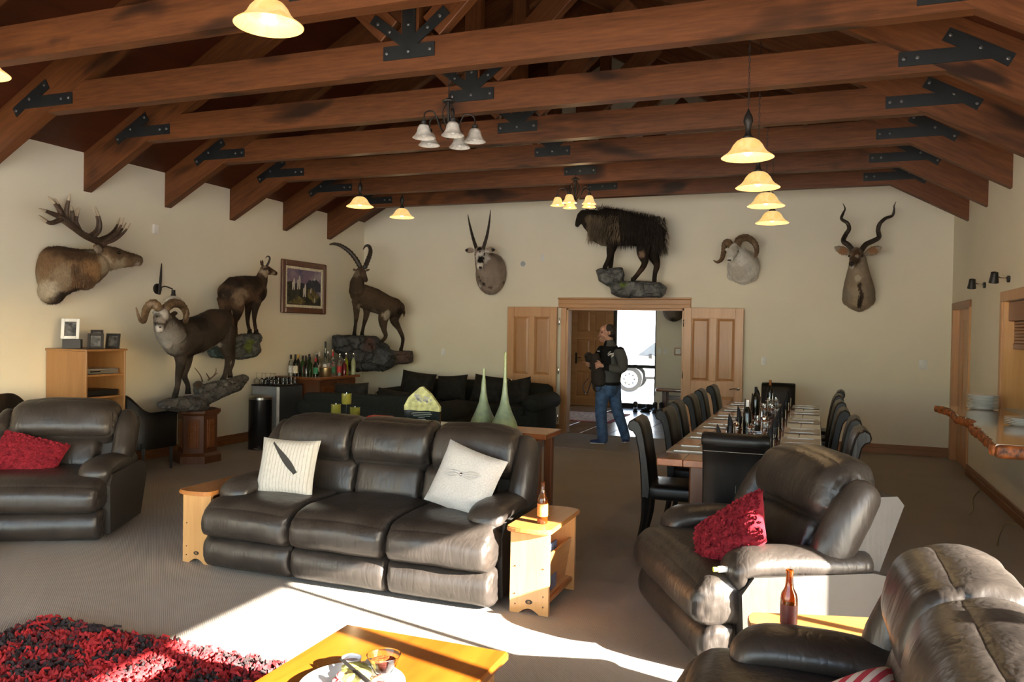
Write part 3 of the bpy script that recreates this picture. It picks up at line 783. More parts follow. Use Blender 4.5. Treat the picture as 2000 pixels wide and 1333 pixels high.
M['leafy'] = plain('stuffed_vine_leaf', (.30, .26, .06), .4, 0, .5, 40, .5, 60)
for k, (dx, dy, a) in enumerate(((-.035, .085, .28), (-.015, .045, .28), (.005, .005, .28))):
    tag(MB().loft(bez([(-.045, 0, .0), (0, 0, .006), (.045, 0, 0)], 4), ramp_r([.013, .018, .018, .012], 9), n=12).build('stuffed_roll', M['leafy'], None, 60, (PX + dx, PY + dy, PZ0 + .032), (0, 0, a)),
        ['green stuffed roll nearest the salsa bowl on the platter', 'middle green stuffed roll on the platter', 'green stuffed roll nearest the knife on the platter'][k], 'food', 'stuffed rolls on the platter')
M['grape'] = plain('pink_grape', (.45, .10, .10), .2, 0, .3, 40)
for k, (dx, dy, dz) in enumerate(((-.055, -.01, .026), (-.035, -.018, .026), (-.048, .008, .026), (-.02, -.03, .026), (-.04, -.008, .046))):
    tag(MB().ball((0, 0, 0), .0135, 12, 8).build('grape', M['grape'], None, 60, (PX + dx, PY + dy, PZ0 + dz)), ['pink grape at the left of the cluster on the platter', 'pink grape at the front of the cluster on the platter', 'pink grape at the back of the cluster on the platter', 'pink grape lying apart to the right of the cluster', 'pink grape on top of the cluster'][k], 'grape', 'grapes on the platter')
tag(MB().prism([(0, 0), (.06, .015), (.055, .075), (-.01, .06)], 0, .035, 'z').build('cheese_wedge', plain('white_cheese', (.80, .78, .68), .6), None, 0, (PX - .02, PY + .085, PZ0 + .012)), 'white wedge of cheese on the platter', 'cheese')
M['cured'] = plain('cured_meat', (.52, .14, .10), .4, 0, .7, 30)
for k, (dx, dy, a) in enumerate(((.09, .045, .3), (.11, -.01, -.2), (.06, -.045, .3))):
    mb = MB(); mb.loft(bez([(-.04, 0, 0), (-.01, .014, .012), (.02, -.006, .008), (.045, .006, 0)], 5), .014, .006, 10)
    tag(mb.build('meat_slice', M['cured'], None, 60, (PX + dx, PY + dy, PZ0 + .026), (0, 0, a)), 'folded slice of cured meat, %s on the platter' % ['beside the salsa bowl', 'farthest right', 'next to the rolls'][k], 'food', 'cured meat on the platter')
kn = thing('cheese_knife', 'dark-handled cheese knife lying across the platter', 'knife', (PX + .0, PY + .02, PZ0 + .055), math.radians(-33))
MB().loft([(0, 0, 0), (.10, 0, .0)], .009, .006, 10).build('handle', M['iron'], kn); MB().prism([(0, -.008), (0, .008), (-.11, .010), (-.125, -.004)], -.001, .001, 'z').build('blade', M['iron'], kn, 0)

fs_ = thing('low_footstool', 'pine corner of a low footstool at the left edge of the photo', 'footstool', (-5.66, 3.62, 0))
MB().span(-.36, .36, -.26, .26, .07, .10, .006).build('stool_top', M['pinetop'], fs_, 0)
for sx in (-.30, .30):
    for sy in (-.20, .20): MB().box((sx, sy, .035), (.05, .05, .07), .004).build('foot', M['pine'], fs_, 0)
sb_ = thing('small_bottle', 'tiny white bottle with a yellow-green cap lying on the sunlit recliner seat', 'bottle', (-.405, 3.93, .50), math.radians(-62)); sb_.scale = (.7, .7, .7)
MB().lathe([(0, 0), (.020, 0), (.022, .006), (.022, .07), (.012, .08)], 16, M=Matrix.Rotation(PI / 2, 4, 'X') @ Matrix.Translation((0, 0, -.05))).build('bottle_body', M['white'], sb_)
MB().lathe([(.015, .08), (.016, .082), (.016, .105), (0, .106)], 16, M=Matrix.Rotation(PI / 2, 4, 'X') @ Matrix.Translation((0, 0, -.05))).build('cap', plain('lime_cap', (.55, .60, .08), .4), sb_)

# ---------------------------------------------------------------- shaggy red rug
rg = thing('shaggy_rug', 'red and black shaggy rug in the near left corner', 'rug', (0, 0, 0))
RX0, RX1, RY0, RY1 = -3.86, -1.74, 1.15, 3.13
MB().span(RX0 + .02, RX1, RY0, RY1 - .02, .001, .018).build('backing', plain('rug_backing', (.06, .006, .008), .95), rg, 0)
yarn = [plain('red_yarn', (.36, .012, .014), .85, 0, .25), plain('dark_red_yarn', (.16, .007, .010), .85, 0, .25), plain('black_yarn', (.022, .012, .012), .85, 0, .25)]
tuft = [MB(), MB(), MB()]; R_ = random.Random(4)
for k in range(10500):
    x, y = R_.uniform(RX0, RX1), RY0 + (RY1 - RY0) * R_.random() ** .6
    cl = fbm((x, y, .3), 9.0) + R_.uniform(-.35, .35)
    m = 0 if cl > -.02 else (1 if cl > -.22 else 2)
    a = R_.uniform(0, 2 * PI); l = R_.uniform(.03, .06); hgt = R_.uniform(.02, .042)
    dx, dy = math.cos(a), math.sin(a); wd = R_.uniform(.006, .011)
    p0, p1, p2 = Vector((x, y, .014)), Vector((x + dx * l * .35, y + dy * l * .35, .014 + hgt)), Vector((x + dx * l, y + dy * l, .012 + hgt * R_.uniform(.3, 1.1)))
    s = Vector((-dy, dx, 0)) * wd; u = Vector((0, 0, 1)) * wd
    v = [];
    for p, q in ((p0, .7), (p1, 1.0), (p2, .75)): v += [p + s * q - u * .3 * q, p + u * q, p - s * q - u * .3 * q]
    tuft[m].add(v, [(0, 1, 4, 3), (1, 2, 5, 4), (2, 0, 3, 5), (3, 4, 7, 6), (4, 5, 8, 7), (5, 3, 6, 8), (6, 7, 8)])
for k in range(3): tag(tuft[k].build('pile', yarn[k], rg, 60), kind='stuff')

# ---------------------------------------------------------------- dining table and chairs
ORD = ['first', 'second', 'third', 'fourth', 'fifth', 'sixth']
TX0, TX1, TY0, TY1, TZ = -1.02, .06, 5.54, 10.58, .76
dt = thing('dining_table', 'long glossy red-brown dining table laid for a meal', 'dining table', ((TX0 + TX1) / 2, (TY0 + TY1) / 2, 0))
hw, hl = (TX1 - TX0) / 2, (TY1 - TY0) / 2
M['dtop'] = wood('dining_top', (.17, .045, .014), (.30, .095, .03), 1, 6, .14, 0, .5, coat=.8)
for k in range(6): # boards of the top
    x0 = -hw + k * 2 * hw / 6
    MB().span(x0 + .0008, x0 + 2 * hw / 6 - .0008, -hl, hl, TZ - .05, TZ, .004).build('top_board', M['dtop'], dt, 0)
for sx in (-1, 1):
    for sy in (-1, 0, 1): MB().box((sx * .30, sy * 2.2, (TZ - .05) / 2), (.11, .11, TZ - .05), .012).build('leg', M['rimu'], dt, 0)
    MB().span(sx * .30 - .015, sx * .30 + .015, -2.15, 2.15, TZ - .13, TZ - .05).build('apron', M['rimu'], dt, 0)
def make_chair(label):
    r = thing('dining_chair', label, 'chair', (0, 0, 0), 0, 'black leather dining chairs around the long table')
    w = .43
    # back: slab that leans and rolls backward at the top; local front is -y
    prof_f = [(.175, .40), (.165, .48), (.185, .66), (.215, .84), (.235, .92), (.258, .965), (.30, .985), (.335, .965), (.345, .93), (.335, .90), (.305, .89), (.285, .86), (.262, .76), (.245, .62), (.235, .46), (.235, .40)]
    mb = MB()
    n = len(prof_f); xs = [-w / 2, -w / 2 + .012, -w / 4, 0, w / 4, w / 2 - .012, w / 2]
    v = []; f = []; cy = sum(p[0] for p in prof_f) / n; cz = sum(p[1] for p in prof_f) / n
    for i, x in enumerate(xs):
        e = i in (0, len(xs) - 1)
        for k, p in enumerate(prof_f):
            q = prof_f[k - 1]; q2 = prof_f[(k + 1) % n]; nx, nz = (q2[1] - q[1]), -(q2[0] - q[0]); l = math.hypot(nx, nz)
            d = .010 if e else 0
            v.append((x, p[0] + nx / l * d * (1 if True else 0), p[1] + nz / l * d))
    for i in range(len(xs) - 1):
        for k in range(n): f.append((i * n + k, i * n + (k + 1) % n, (i + 1) * n + (k + 1) % n, (i + 1) * n + k))
    f += [tuple(reversed(range(n))), tuple(range((len(xs) - 1) * n, len(xs) * n))]
    bk = mb.add(v, f).build('backrest', M['black_leather'], r, 50)
    bm = bmesh.new(); bm.from_mesh(bk.data); bmesh.ops.recalc_face_normals(bm, faces=bm.faces); bm.to_mesh(bk.data); bm.free()
    st = MB().span(-w / 2 + .01, w / 2 - .01, .289, .2905, .857, .859); st.span(-.0015, .0015, .2375, .2395, .46, .60)
    st.span(-.0012, .0012, .2445, .2465, .58, .70).build('stitching', M['stitch'], bk, 0)
    MB().pillow((0, -.03, .445), (w, .44, .10), .03, (0, 0, .012), 8).build('seat', M['black_leather'], r, 60)
    for sx in (-1, 1):
        MB().loft([(sx * (w / 2 - .025), -.215, .40), (sx * (w / 2 - .027), -.215, 0)], [.026, .017], n=4, rnd=False).build('leg', M['black_metal'], r, 0)
        MB().loft(bez([(sx * (w / 2 - .025), .205, .41), (sx * (w / 2 - .026), .215, .22), (sx * (w / 2 - .027), .265, 0)], 4), ramp_r([.028, .023, .017], 9), n=4, rnd=False).build('leg', M['black_metal'], r, 0)
    return r
ch0 = make_chair('black leather dining chair at the near end of the table, its back to the camera')
ch0.location = (-.475, 5.66, 0); ch0.rotation_euler = (0, 0, PI)
dup(ch0, (-.46, 10.98, 0), 0.0, 'black leather dining chair at the far end of the table, facing the camera')
LY = [6.10, 6.94, 7.74, 8.57, 9.50, 10.32]; RY = [6.16, 6.98, 7.72, 8.62, 9.55, 10.28]
for k in range(6):
    dup(ch0, (-.97 + [-.0, .06, .02, .03, .01, .05][k], LY[k], 0), PI / 2 + [.05, -.03, .02, 0, .03, -.02][k], '%s black leather dining chair from the near end in the left row' % ORD[k])
    dup(ch0, (.02 + [.0, -.01, -.07, -.075, -.07, -.03][k], RY[k], 0), -PI / 2 + [.03, -.02, 0, .02, 0, -.03][k], '%s black leather dining chair from the near end in the right row' % ORD[k])
# place settings
M['mat'] = plain('taupe_placemat', (.27, .225, .165), .35, 0, .1, 30, .1, 100)
M['silver'] = plain('cutlery_steel', (.62, .61, .60), .18, 1.0)
M['napkin'] = plain('black_napkin', (.012, .012, .014), .9)
pm = MB().box((0, 0, .003), (.30, .40, .006), .002).mesh('placemat', 0); pm.materials.append(M['mat'])
kn_ = MB().prism([(-.11, -.006), (.0, -.006), (.01, -.009), (.10, -.009), (.115, 0), (.10, .008), (.0, .006), (-.11, .006)], 0, .003, 'z').mesh('dinner_knife', 0); kn_.materials.append(M['silver'])
fk = MB().prism([(-.10, -.006), (.04, -.004), (.055, -.013), (.10, -.012), (.10, -.008), (.065, -.007), (.065, -.002), (.10, -.002), (.10, .002), (.065, .002), (.065, .007), (.10, .008), (.10, .012), (.055, .013), (.04, .004), (-.10, .006)], 0, .003, 'z').mesh('dinner_fork', 0); fk.materials.append(M['silver'])
gl = MB().lathe([(0, .004), (.027, .002), (.033, .01), (.036, .105), (.034, .105), (.031, .014), (0, .012)], 18).mesh('tumbler', 40); gl.materials.append(M['cglass'])
np_ = MB().loft([(0, 0, .015), (0, 0, .06), (.002, 0, .11), (.0, .002, .145), (-.006, 0, .18), (-.012, 0, .205)], [.026, .029, .036, .034, .020, .004], [.024, .027, .022, .018, .010, .003], 10, up=(1, 0, 0)).mesh('napkin', 40); np_.materials.append(M['napkin'])
def lay(cx, cy, sgn, who):
    """one place; sgn +1: diner sits on the left (-x) side"""
    tag(link('placemat', pm, None, (cx, cy, TZ + .0005)), 'taupe placemat at %s' % who, 'placemat', 'placemats on the dining table')
    a = 0 if sgn > 0 else PI
    tag(link('dinner_fork', fk, None, (cx + sgn * .01, cy + sgn * .145, TZ + .0068), (0, 0, a)), 'silver fork at %s' % who, 'fork', 'dinner forks')
    tag(link('dinner_knife', kn_, None, (cx + sgn * .01, cy - sgn * .145, TZ + .0068), (0, 0, a + .06)), 'silver knife at %s' % who, 'knife', 'dinner knives')
    g = (cx + sgn * .205, cy - sgn * .03)
    tag(link('tumbler', gl, None, (g[0], g[1], TZ + .0005)), 'glass tumbler holding a black napkin at %s' % who, 'glass', 'tumblers on the dining table')
    tag(link('napkin', np_, None, (g[0], g[1], TZ + .0005), (0, 0, a + RND.uniform(-.5, .5))), 'folded black napkin standing in the tumbler at %s' % who, 'napkin', 'napkins on the dining table')
for k in range(6):
    lay(-.86, LY[k] - .05, 1, 'the %s left place from the near end' % ORD[k])
    lay(-.10, RY[k] - .05, -1, 'the %s right place from the near end' % ORD[k])
o = tag(link('placemat', pm, None, (-.48, 10.38, TZ + .0005), (0, 0, PI / 2)), 'taupe placemat at the far end of the table', 'placemat', 'placemats on the dining table')
tag(link('tumbler', gl, None, (-.30, 10.16, TZ + .0005)), 'glass tumbler holding a black napkin at the far end of the table', 'glass', 'tumblers on the dining table')
tag(link('napkin', np_, None, (-.30, 10.16, TZ + .0005)), 'folded black napkin standing in the tumbler at the far end', 'napkin', 'napkins on the dining table')
# wine bottles on the table
M['dglass'] = plain('dark_wine_glass', (.006, .008, .006), .06, 0, .1)
M['cork'] = plain('amber_foil', (.35, .12, .03), .35, .4); M['foil'] = plain('white_foil', (.75, .75, .74), .35)
def wine(label, loc, body, cap, lab=None, h=.30, r=.036, group='wine bottles on the dining table', sh=.62):
    o = thing('wine_bottle', label, 'bottle', loc, 0, group)
    MB().lathe([(0, 0), (r * .9, 0), (r, .005), (r, h * sh), (r * .8, h * (sh + .08)), (.015, h * (sh + .17)), (.0135, h * .97), (0, h * .97)], 18).build('glass_body', body, o)
    MB().lathe([(.0145, h * .80), (.0155, h * .81), (.0155, h), (0, h)], 14).build('cap', cap, o)
    if lab: MB().lathe([(r + .0006, h * .14), (r + .0006, h * .48)], 18).build('paper_label', lab, o)
    return o
M['cream_label'] = plain('cream_label', (.68, .62, .48), .7, 0, .3, 40)
wine('dark wine bottle with a white foil neck on the dining table', (-.545, 7.20, TZ), M['dglass'], M['foil'])
wine('dark wine bottle with a black neck halfway along the dining table', (-.60, 9.05, TZ), M['dglass'], M['steel'])
wine('dark wine bottle with an amber foil neck at the far end of the dining table', (-.50, 9.98, TZ), M['dglass'], M['cork'], None, .33)
def caddy(label, loc):
    r = thing('condiment_caddy', label, 'caddy', loc, 0, 'condiment caddies on the dining table')
    MB().box((0, 0, .006), (.15, .15, .008), .003).build('tray', M['chrome'], r, 0)
    mb = MB()
    for z in (.05, .10): mb.loft([(.078 * math.cos(t), .078 * math.sin(t), z) for t in [2 * PI * i / 20 for i in range(20)]], .002, n=6, closed=True)
    for k in range(4):
        t = PI / 4 + k * PI / 2; mb.loft([(.078 * math.cos(t), .078 * math.sin(t), .008), (.078 * math.cos(t), .078 * math.sin(t), .10)], .002, n=6)
    mb.loft([(0, 0, .008), (0, 0, .19)], .003, n=6).build('wire_rack', M['chrome'], r)
    for k in range(4):
        x, y = .036 * (1 if k & 1 else -1), .036 * (1 if k & 2 else -1)
        j = MB().lathe([(0, .011), (.026, .011), (.027, .09), (.022, .105), (.022, .11), (0, .11)], 14, (x, y, 0)).build('jar', M['cglass'], r)
        MB().lathe([(.024, .109), (.024, .122), (.010, .128), (.009, .14), (0, .143)], 14, (x, y, 0)).build('lid', M['chrome'], j)
        MB().lathe([(0, .013), (.023, .014), (.023, .06), (0, .06)], 10, (x, y, 0)).build('spice', [M['cream_label'], M['rimu'], M['foil'], M['iron']][k], j)
    return r
cd = caddy('chrome condiment caddy with glass jars at the near third of the dining table', (-.44, 7.45, TZ))
dup(cd, (-.46, 8.75, TZ), .3, 'chrome condiment caddy with glass jars in the middle of the dining table')
dup(cd, (-.46, 9.75, TZ), .1, 'chrome condiment caddy with glass jars near the far end of the dining table')
def mill(label, loc, h):
    r = thing('pepper_mill', label, 'pepper mill', loc, 0, 'pepper mills on the dining table')
    MB().lathe([(0, 0), (.026, 0), (.026, .012), (.017, .03), (.02, h * .55), (.024, h * .66), (.012, h * .7)], 16).build('mill_body', M['cglass'], r)
    MB().lathe([(.012, h * .7), (.026, h * .73), (.028, h * .8), (.02, h * .9), (.006, h * .93), (.008, h * .97), (0, h)], 16).build('mill_head', M['chrome'], r); return r
mill('short glass and chrome salt mill beside the white-necked wine bottle', (-.62, 7.02, TZ), .13); mill('tall glass pepper mill in front of the nearest caddy', (-.40, 7.15, TZ), .19)
mill('glass salt mill between the wine bottle and the nearest caddy', (-.50, 7.02, TZ), .12)

# ---------------------------------------------------------------- console table behind the sofa and its ornaments
cn = thing('console_table', 'narrow dark wooden console table behind the three-seat sofa', 'console table', (-2.78, 5.62, 0))
CZ = .885
MB().span(-.98, .98, -.19, .19, CZ - .04, CZ, .006).build('table_top', M['rimux'], cn, 0)
for sx in (-1, 1):
    for sy in (-1, 1): MB().box((sx * .90, sy * .14, (CZ - .04) / 2), (.06, .06, CZ - .04), .005).build('leg', M['rimu'], cn, 0)
MB().span(-.87, .87, -.15, -.125, CZ - .13, CZ - .04).build('apron', M['rimu'], cn, 0)
MB().span(-.87, .87, -.14, .14, .20, .22).build('shelf', M['rimu'], cn, 0)
n_ = NB('green_glaze'); co = n_.coord((1, 1, 1)); sp = n_.n('ShaderNodeSeparateXYZ'); n_.l(n_.coord((1, 1, 1), rand=False), sp.inputs[0])
mr = n_.n('ShaderNodeMapRange'); mr.inputs[1].default_value = 0; mr.inputs[2].default_value = .58; n_.l(sp.outputs[2], mr.inputs[0])
n_.set(n_.mix(.25, n_.ramp(mr.outputs[0], [(0, (.11, .13, .02)), (.18, (.10, .14, .10)), (.45, (.16, .21, .13)), (1, (.26, .31, .10))]), n_.ramp(n_.noise(co, 30, 4), [(.35, (.07, .10, .08)), (.65, (.25, .29, .17))])), .3); M['glaze'] = n_.m
def vase(label, loc, h):
    r = thing('bottle_vase', label, 'vase', loc, 0, 'green long-necked vases')
    pr = [(0, 0), (.10, 0), (.105, .01), (.09, .06), (.062, .12), (.036, .19), (.022, .27), (.015, .36), (.011, h * .85), (.0105, h), (.007, h), (.008, h * .8), (0, h * .78)]
    MB().lathe(pr, 28).build('vase_body', M['glaze'], r); return r
vase('shorter green long-necked ceramic vase on the console table', (-2.375, 5.64, CZ), .45); vase('taller green long-necked ceramic vase on the console table', (-2.165, 5.55, CZ), .58)
pl = thing('stone_plaque', 'pointed award plaque with pale stone top and black engraved base', 'plaque', (-2.855, 5.56, CZ), math.radians(8))
sil = [(-.145, .0), (.145, .0), (.145, .115), (.145, .14), (.07, .24), (.0, .295), (-.02, .29), (-.11, .21), (-.145, .145)]
MB().prism([(-.145, .11), (-.09, .113), (-.03, .106), (.05, .111), (.145, .105)] + sil[3:], -.02, .02, 'y').build('stone_top', plain('pale_green_stone', (.36, .37, .16), .6, 0, .35, 25, .5, 60), pl, 0)
MB().prism([(-.145, 0), (.145, 0), (.145, .105), (.05, .111), (-.03, .106), (-.09, .113), (-.145, .11)], -.02, .02, 'y').build('engraved_base', plain('polished_black_stone', (.012, .016, .015), .15), pl, 0)
mb = MB()
for k, wd in enumerate((.15, .17, .14, .05, .07)): mb.span(-wd / 2, wd / 2, -.0206, -.02, .092 - k * .013, .095 - k * .013)
mb.build('engraving', plain('engraved_grey', (.30, .33, .32), .7), pl, 0)
mb = MB(); R_ = random.Random(2)
for k in range(26):
    x, z = R_.gauss(0, .03), .195 + R_.gauss(0, .014); s = R_.uniform(.006, .016); mb.prism([(x + s * math.cos(a), z + s * .7 * math.sin(a)) for a in [i * PI / 3 for i in range(6)]], -.0208, -.02, 'y')
mb.build('rubbed_picture', plain('grey_mark', (.25, .26, .24), .8), pl, 0)
M['olive'] = plain('olive_glass', (.13, .125, .022), .12, 0, .3, 12)
st = thing('candle_stand', 'black iron stand holding three olive glass candle cups', 'candle holder', (-3.545, 5.56, CZ))
def cup(x, y, z):
    MB().loft([(x, y, 0), (x, y, z)], .004, n=8).build('stem', M['iron'], st)
    c = MB().lathe([(0, 0), (.036, 0), (.040, .01), (.041, .085), (.037, .085), (.035, .012), (0, .012)], 20, (x, y, z)).build('candle_cup', M['olive'], st)
    MB().lathe([(0, .07), (.036, .07)], 16, (x, y, z)).build('candle_wax', M['cream_label'], c)
    MB().loft([(x, y, z + .07), (x, y, z + .095)], .0015, n=5).build('wick', M['chrome'], c)
cup(0, .0, .125); cup(-.085, -.02, .035); cup(.10, -.03, .02)
mb = MB()
for a, b in (((0, 0), (-.085, -.02)), ((0, 0), (.10, -.03))): mb.loft([(a[0], a[1], .012), (b[0], b[1], .012)], .004, n=6)
mb.build('base_bar', M['iron'], st)
tag(MB().span(-3.30, -3.12, 5.47, 5.58, CZ + .0005, CZ + .05, .004).build('red_box', plain('red_card', (.5, .03, .02), .5), None, 0), 'small flat red box on the console table', 'box')

# ---------------------------------------------------------------- black scroll-arm sofas at the back
M['charcoal'] = plain('charcoal_cloth', (.017, .018, .015), .9, 0, .2, 40, .3, 300, .2)
M['blackvelvet'] = plain('black_patterned_cloth', (.010, .009, .007), .75, 0, .7, 14, .25, 30, .3)
def scroll_sofa(label, loc, rz, W, arms=(1, 1), D=.98, H=.78):
    r = thing('fabric_sofa', label, 'sofa', loc, rz)
    MB().pillow((0, .45, .22), (W - .2, D - .12, .36), .04, (0, 0, 0), 6).build('base', M['charcoal'], r, 60)
    n = 2 if W < 2.2 else 3
    for i in range(n):
        w = (W - .52) / n; x = -(W - .52) / 2 + w * (i + .5)
        MB().pillow((x, .38, .42), (w - .01, .70, .17), .06, (0, .01, .02), 8).build('seat_cushion', M['charcoal'], r, 60)
    def bw(p): return Vector((p.x, p.y + .10 * (p.z / .3) ** 2 * (1 if p.z > 0 else .2), p.z))
    MB().pillow((0, .82, .46), (W - .20, .22, H - .12), .10, (0, .01, .03), 10, bw).build('backrest', M['charcoal'], r, 60)
    for k, s in enumerate((-1, 1)):
        if not arms[k]: continue
        x = s * (W / 2 - .16)
        a = MB().loft([(x + s * .02, .06, .56), (x + s * .02, .5, .56), (x + s * .02, .90, .56)], .165, .135, 20).build('arm_roll', M['charcoal'], r, 60)
        MB().pillow((x - s * .0, .47, .27), (.25, .86, .46), .08, (.02, .02, 0), 8).build('arm_panel', M['charcoal'], r, 60)
        mb = MB().loft([(x + s * .02 + .125 * math.cos(t) * .9, -.075, .56 + .10 * math.sin(t)) for t in [2 * PI * i / 22 for i in range(22)]], .006, n=6, closed=True); mb.build('piping', M['charcoal'], a, 60)
    for sx in (-1, 1):
        for yy in (.1, .85): MB().lathe([(.03, 0), (.035, .05), (0, .06)], 10, (sx * (W / 2 - .18), yy, 0)).build('foot', M['rimu'], r)
    return r
s1 = scroll_sofa('black fabric sofa with rolled arms against the back wall beside the doors', (-5.05, 10.88, 0), 0, 2.72)
s2 = scroll_sofa('charcoal fabric sofa with its back to the room in front of the bar', (-5.35, 9.75, 0), PI, 2.10, (1, 1), .98, .72)
def soft(label, loc, rot, w=.5, h=.46, t=.2): throw_cushion('scatter_cushion', label, M['blackvelvet'], w, h, t, loc, rot)
soft('black patterned cushion at the left end of the back-wall sofa', (-5.95, 11.38, .70), (math.radians(-20), .12, .25), .56, .5)
soft('black patterned cushion in the middle left of the back-wall sofa', (-5.35, 11.40, .69), (math.radians(-22), -.08, 0), .52)
soft('black patterned cushion behind the green vases on the back-wall sofa', (-4.72, 11.40, .70), (math.radians(-20), .1, .05), .54)
soft('black patterned cushion beside the right rolled arm of the back-wall sofa', (-4.22, 11.32, .68), (math.radians(-20), -.2, -.3), .50)
soft('black cushion lying on top of the charcoal sofa back near the bar', (-5.75, 9.12, .72), (math.radians(12), .05, PI), .52, .36)
soft('black cushion at the middle of the charcoal sofa back', (-5.15, 9.16, .64), (math.radians(14), -.1, PI), .5, .38)

# ---------------------------------------------------------------- bin, bar fridge, bar cabinet
bn = thing('pedal_bin', 'tall black pedal bin with a steel lid by the left wall', 'bin', (-6.89, 8.72, 0))
MB().lathe([(.145, .02), (.15, .03), (.15, .655), (0, .655)], 32).build('bin_body', plain('black_enamel', (.008, .008, .009), .25), bn)
MB().lathe([(.152, .655), (.152, .685), (.12, .70), (0, .712)], 32).build('lid', plain('brushed_steel', (.35, .34, .33), .3, 1), bn)
MB().lathe([(.152, 0), (.154, .025), (0, .025)], 32).build('base_ring', M['iron'], bn)
MB().box((0.08, -.15, .02), (.07, .05, .01), .003).build('pedal', M['chrome'], bn)
fr = thing('bar_fridge', 'grey bar fridge with glasses on top by the left wall', 'fridge', (-7.15, 9.45, 0))
M['fgrey'] = plain('fridge_grey', (.27, .30, .34), .4, .1)
MB().span(-.25, .17, -.27, .27, .02, .79, .006).build('fridge_body', M['fgrey'], fr, 0)
d_ = MB().span(.175, .215, -.27, .27, .03, .785, .008).build('fridge_door', plain('fridge_dark', (.05, .055, .06), .35, .2), fr, 0)
MB().span(.174, .219, -.282, -.268, .03, .785, .004).build('edge_trim', M['white'], d_, 0)
MB().span(-.26, .215, -.275, .275, .788, .805, .004).build('fridge_top', M['iron'], fr, 0)
bc = thing('bar_cabinet', 'red-brown wooden bar cabinet crowded with bottles in the left corner', 'cabinet', (-7.06, 10.26, 0))
MB().span(-.38, .36, -.50, .48, .0, .86).build('cabinet_body', M['rimu'], bc, 0)
MB().span(-.40, .42, -.53, .54, .86, .90, .008).build('bar_top', M['rimux'], bc, 0)
for k in range(2):
    a = -.49 + k * .485; d_ = MB().span(.36, .378, a, a + .475, .06, .84, .004).build('cabinet_door', M['rimu'], bc, 0)
    MB().span(.378, .386, a + .07, a + .405, .14, .76, .003).build('panel', M['rimux'], d_, 0); MB().ball((.39, a + (.43 if k == 0 else .04), .5), .012, 10, 6).build('knob', M['chrome'], d_)
FT, BT = .8055, .9005
# glasses on the fridge
wg = MB().lathe([(.032, 0), (.038, .03), (.036, .065), (.015, .085), (.004, .095), (.004, .155), (.03, .160), (.03, .162), (.002, .162), (.002, .10), (.012, .088), (.033, .066), (.035, .03), (.030, 0)], 18).mesh('wine_glass', 40); wg.materials.append(M['cglass'])
for k in range(5): tag(link('wine_glass', wg, None, (-7.36 + .03 * k, 9.24 + .03 * (k % 2), FT) if k < 0 else (-7.36 + k * .075, 9.23 + (k % 2) * .02, FT)), 'upturned stemmed wine glass, %s from the left wall on the fridge' % ORD[k], 'glass', 'upturned wine glasses on the fridge')
tm = MB().lathe([(0, .003), (.028, .002), (.032, .008), (.034, .10), (.032, .10), (.029, .012), (0, .01)], 16).mesh('tumbler', 40); tm.materials.append(M['cglass'])
for i in range(5):
    for j in range(4):
        tag(link('tumbler', tm, None, (-7.33 + i * .085, 9.34 + j * .09, FT)), 'clear tumbler in the %s row on the fridge, %s from the wall' % (['nearest', 'second', 'third', 'rear'][j], ORD[i]), 'glass', 'tumblers on the fridge')
# bottles on the bar
def col_glass(nm, c, tr=.7): 
    n = NB(nm); n.set(c, .06); n.b.inputs['Transmission Weight'].default_value = tr; n.b.inputs['IOR'].default_value = 1.4; return n.m
G = {'dark': M['dglass'], 'green': col_glass('green_glass', (.05, .16, .03), .6), 'clear': col_glass('clear_spirit', (.85, .88, .85), .9), 'amber': col_glass('amber_spirit', (.35, .14, .02), .6),
     'lime': col_glass('lime_liqueur', (.55, .60, .06), .5), 'pale': col_glass('pale_yellow_liqueur', (.62, .66, .36), .6), 'red': col_glass('red_liqueur', (.20, .01, .015), .4)}
L_ = {'c': M['cream_label'], 'w': plain('white_label', (.72, .72, .70), .6, 0, .3, 40), 'r': plain('red_label', (.42, .03, .03), .6, 0, .4, 40), 'g': plain('green_label', (.03, .22, .10), .6, 0, .4, 40), 'n': None, 'k': plain('black_label', (.02, .02, .02), .5)}
K_ = {'k': M['steel'], 'g': plain('gold_cap', (.55, .36, .08), .35, .7), 'w': M['foil'], 'r': plain('red_cap', (.40, .02, .02), .4), 's': M['chrome']}
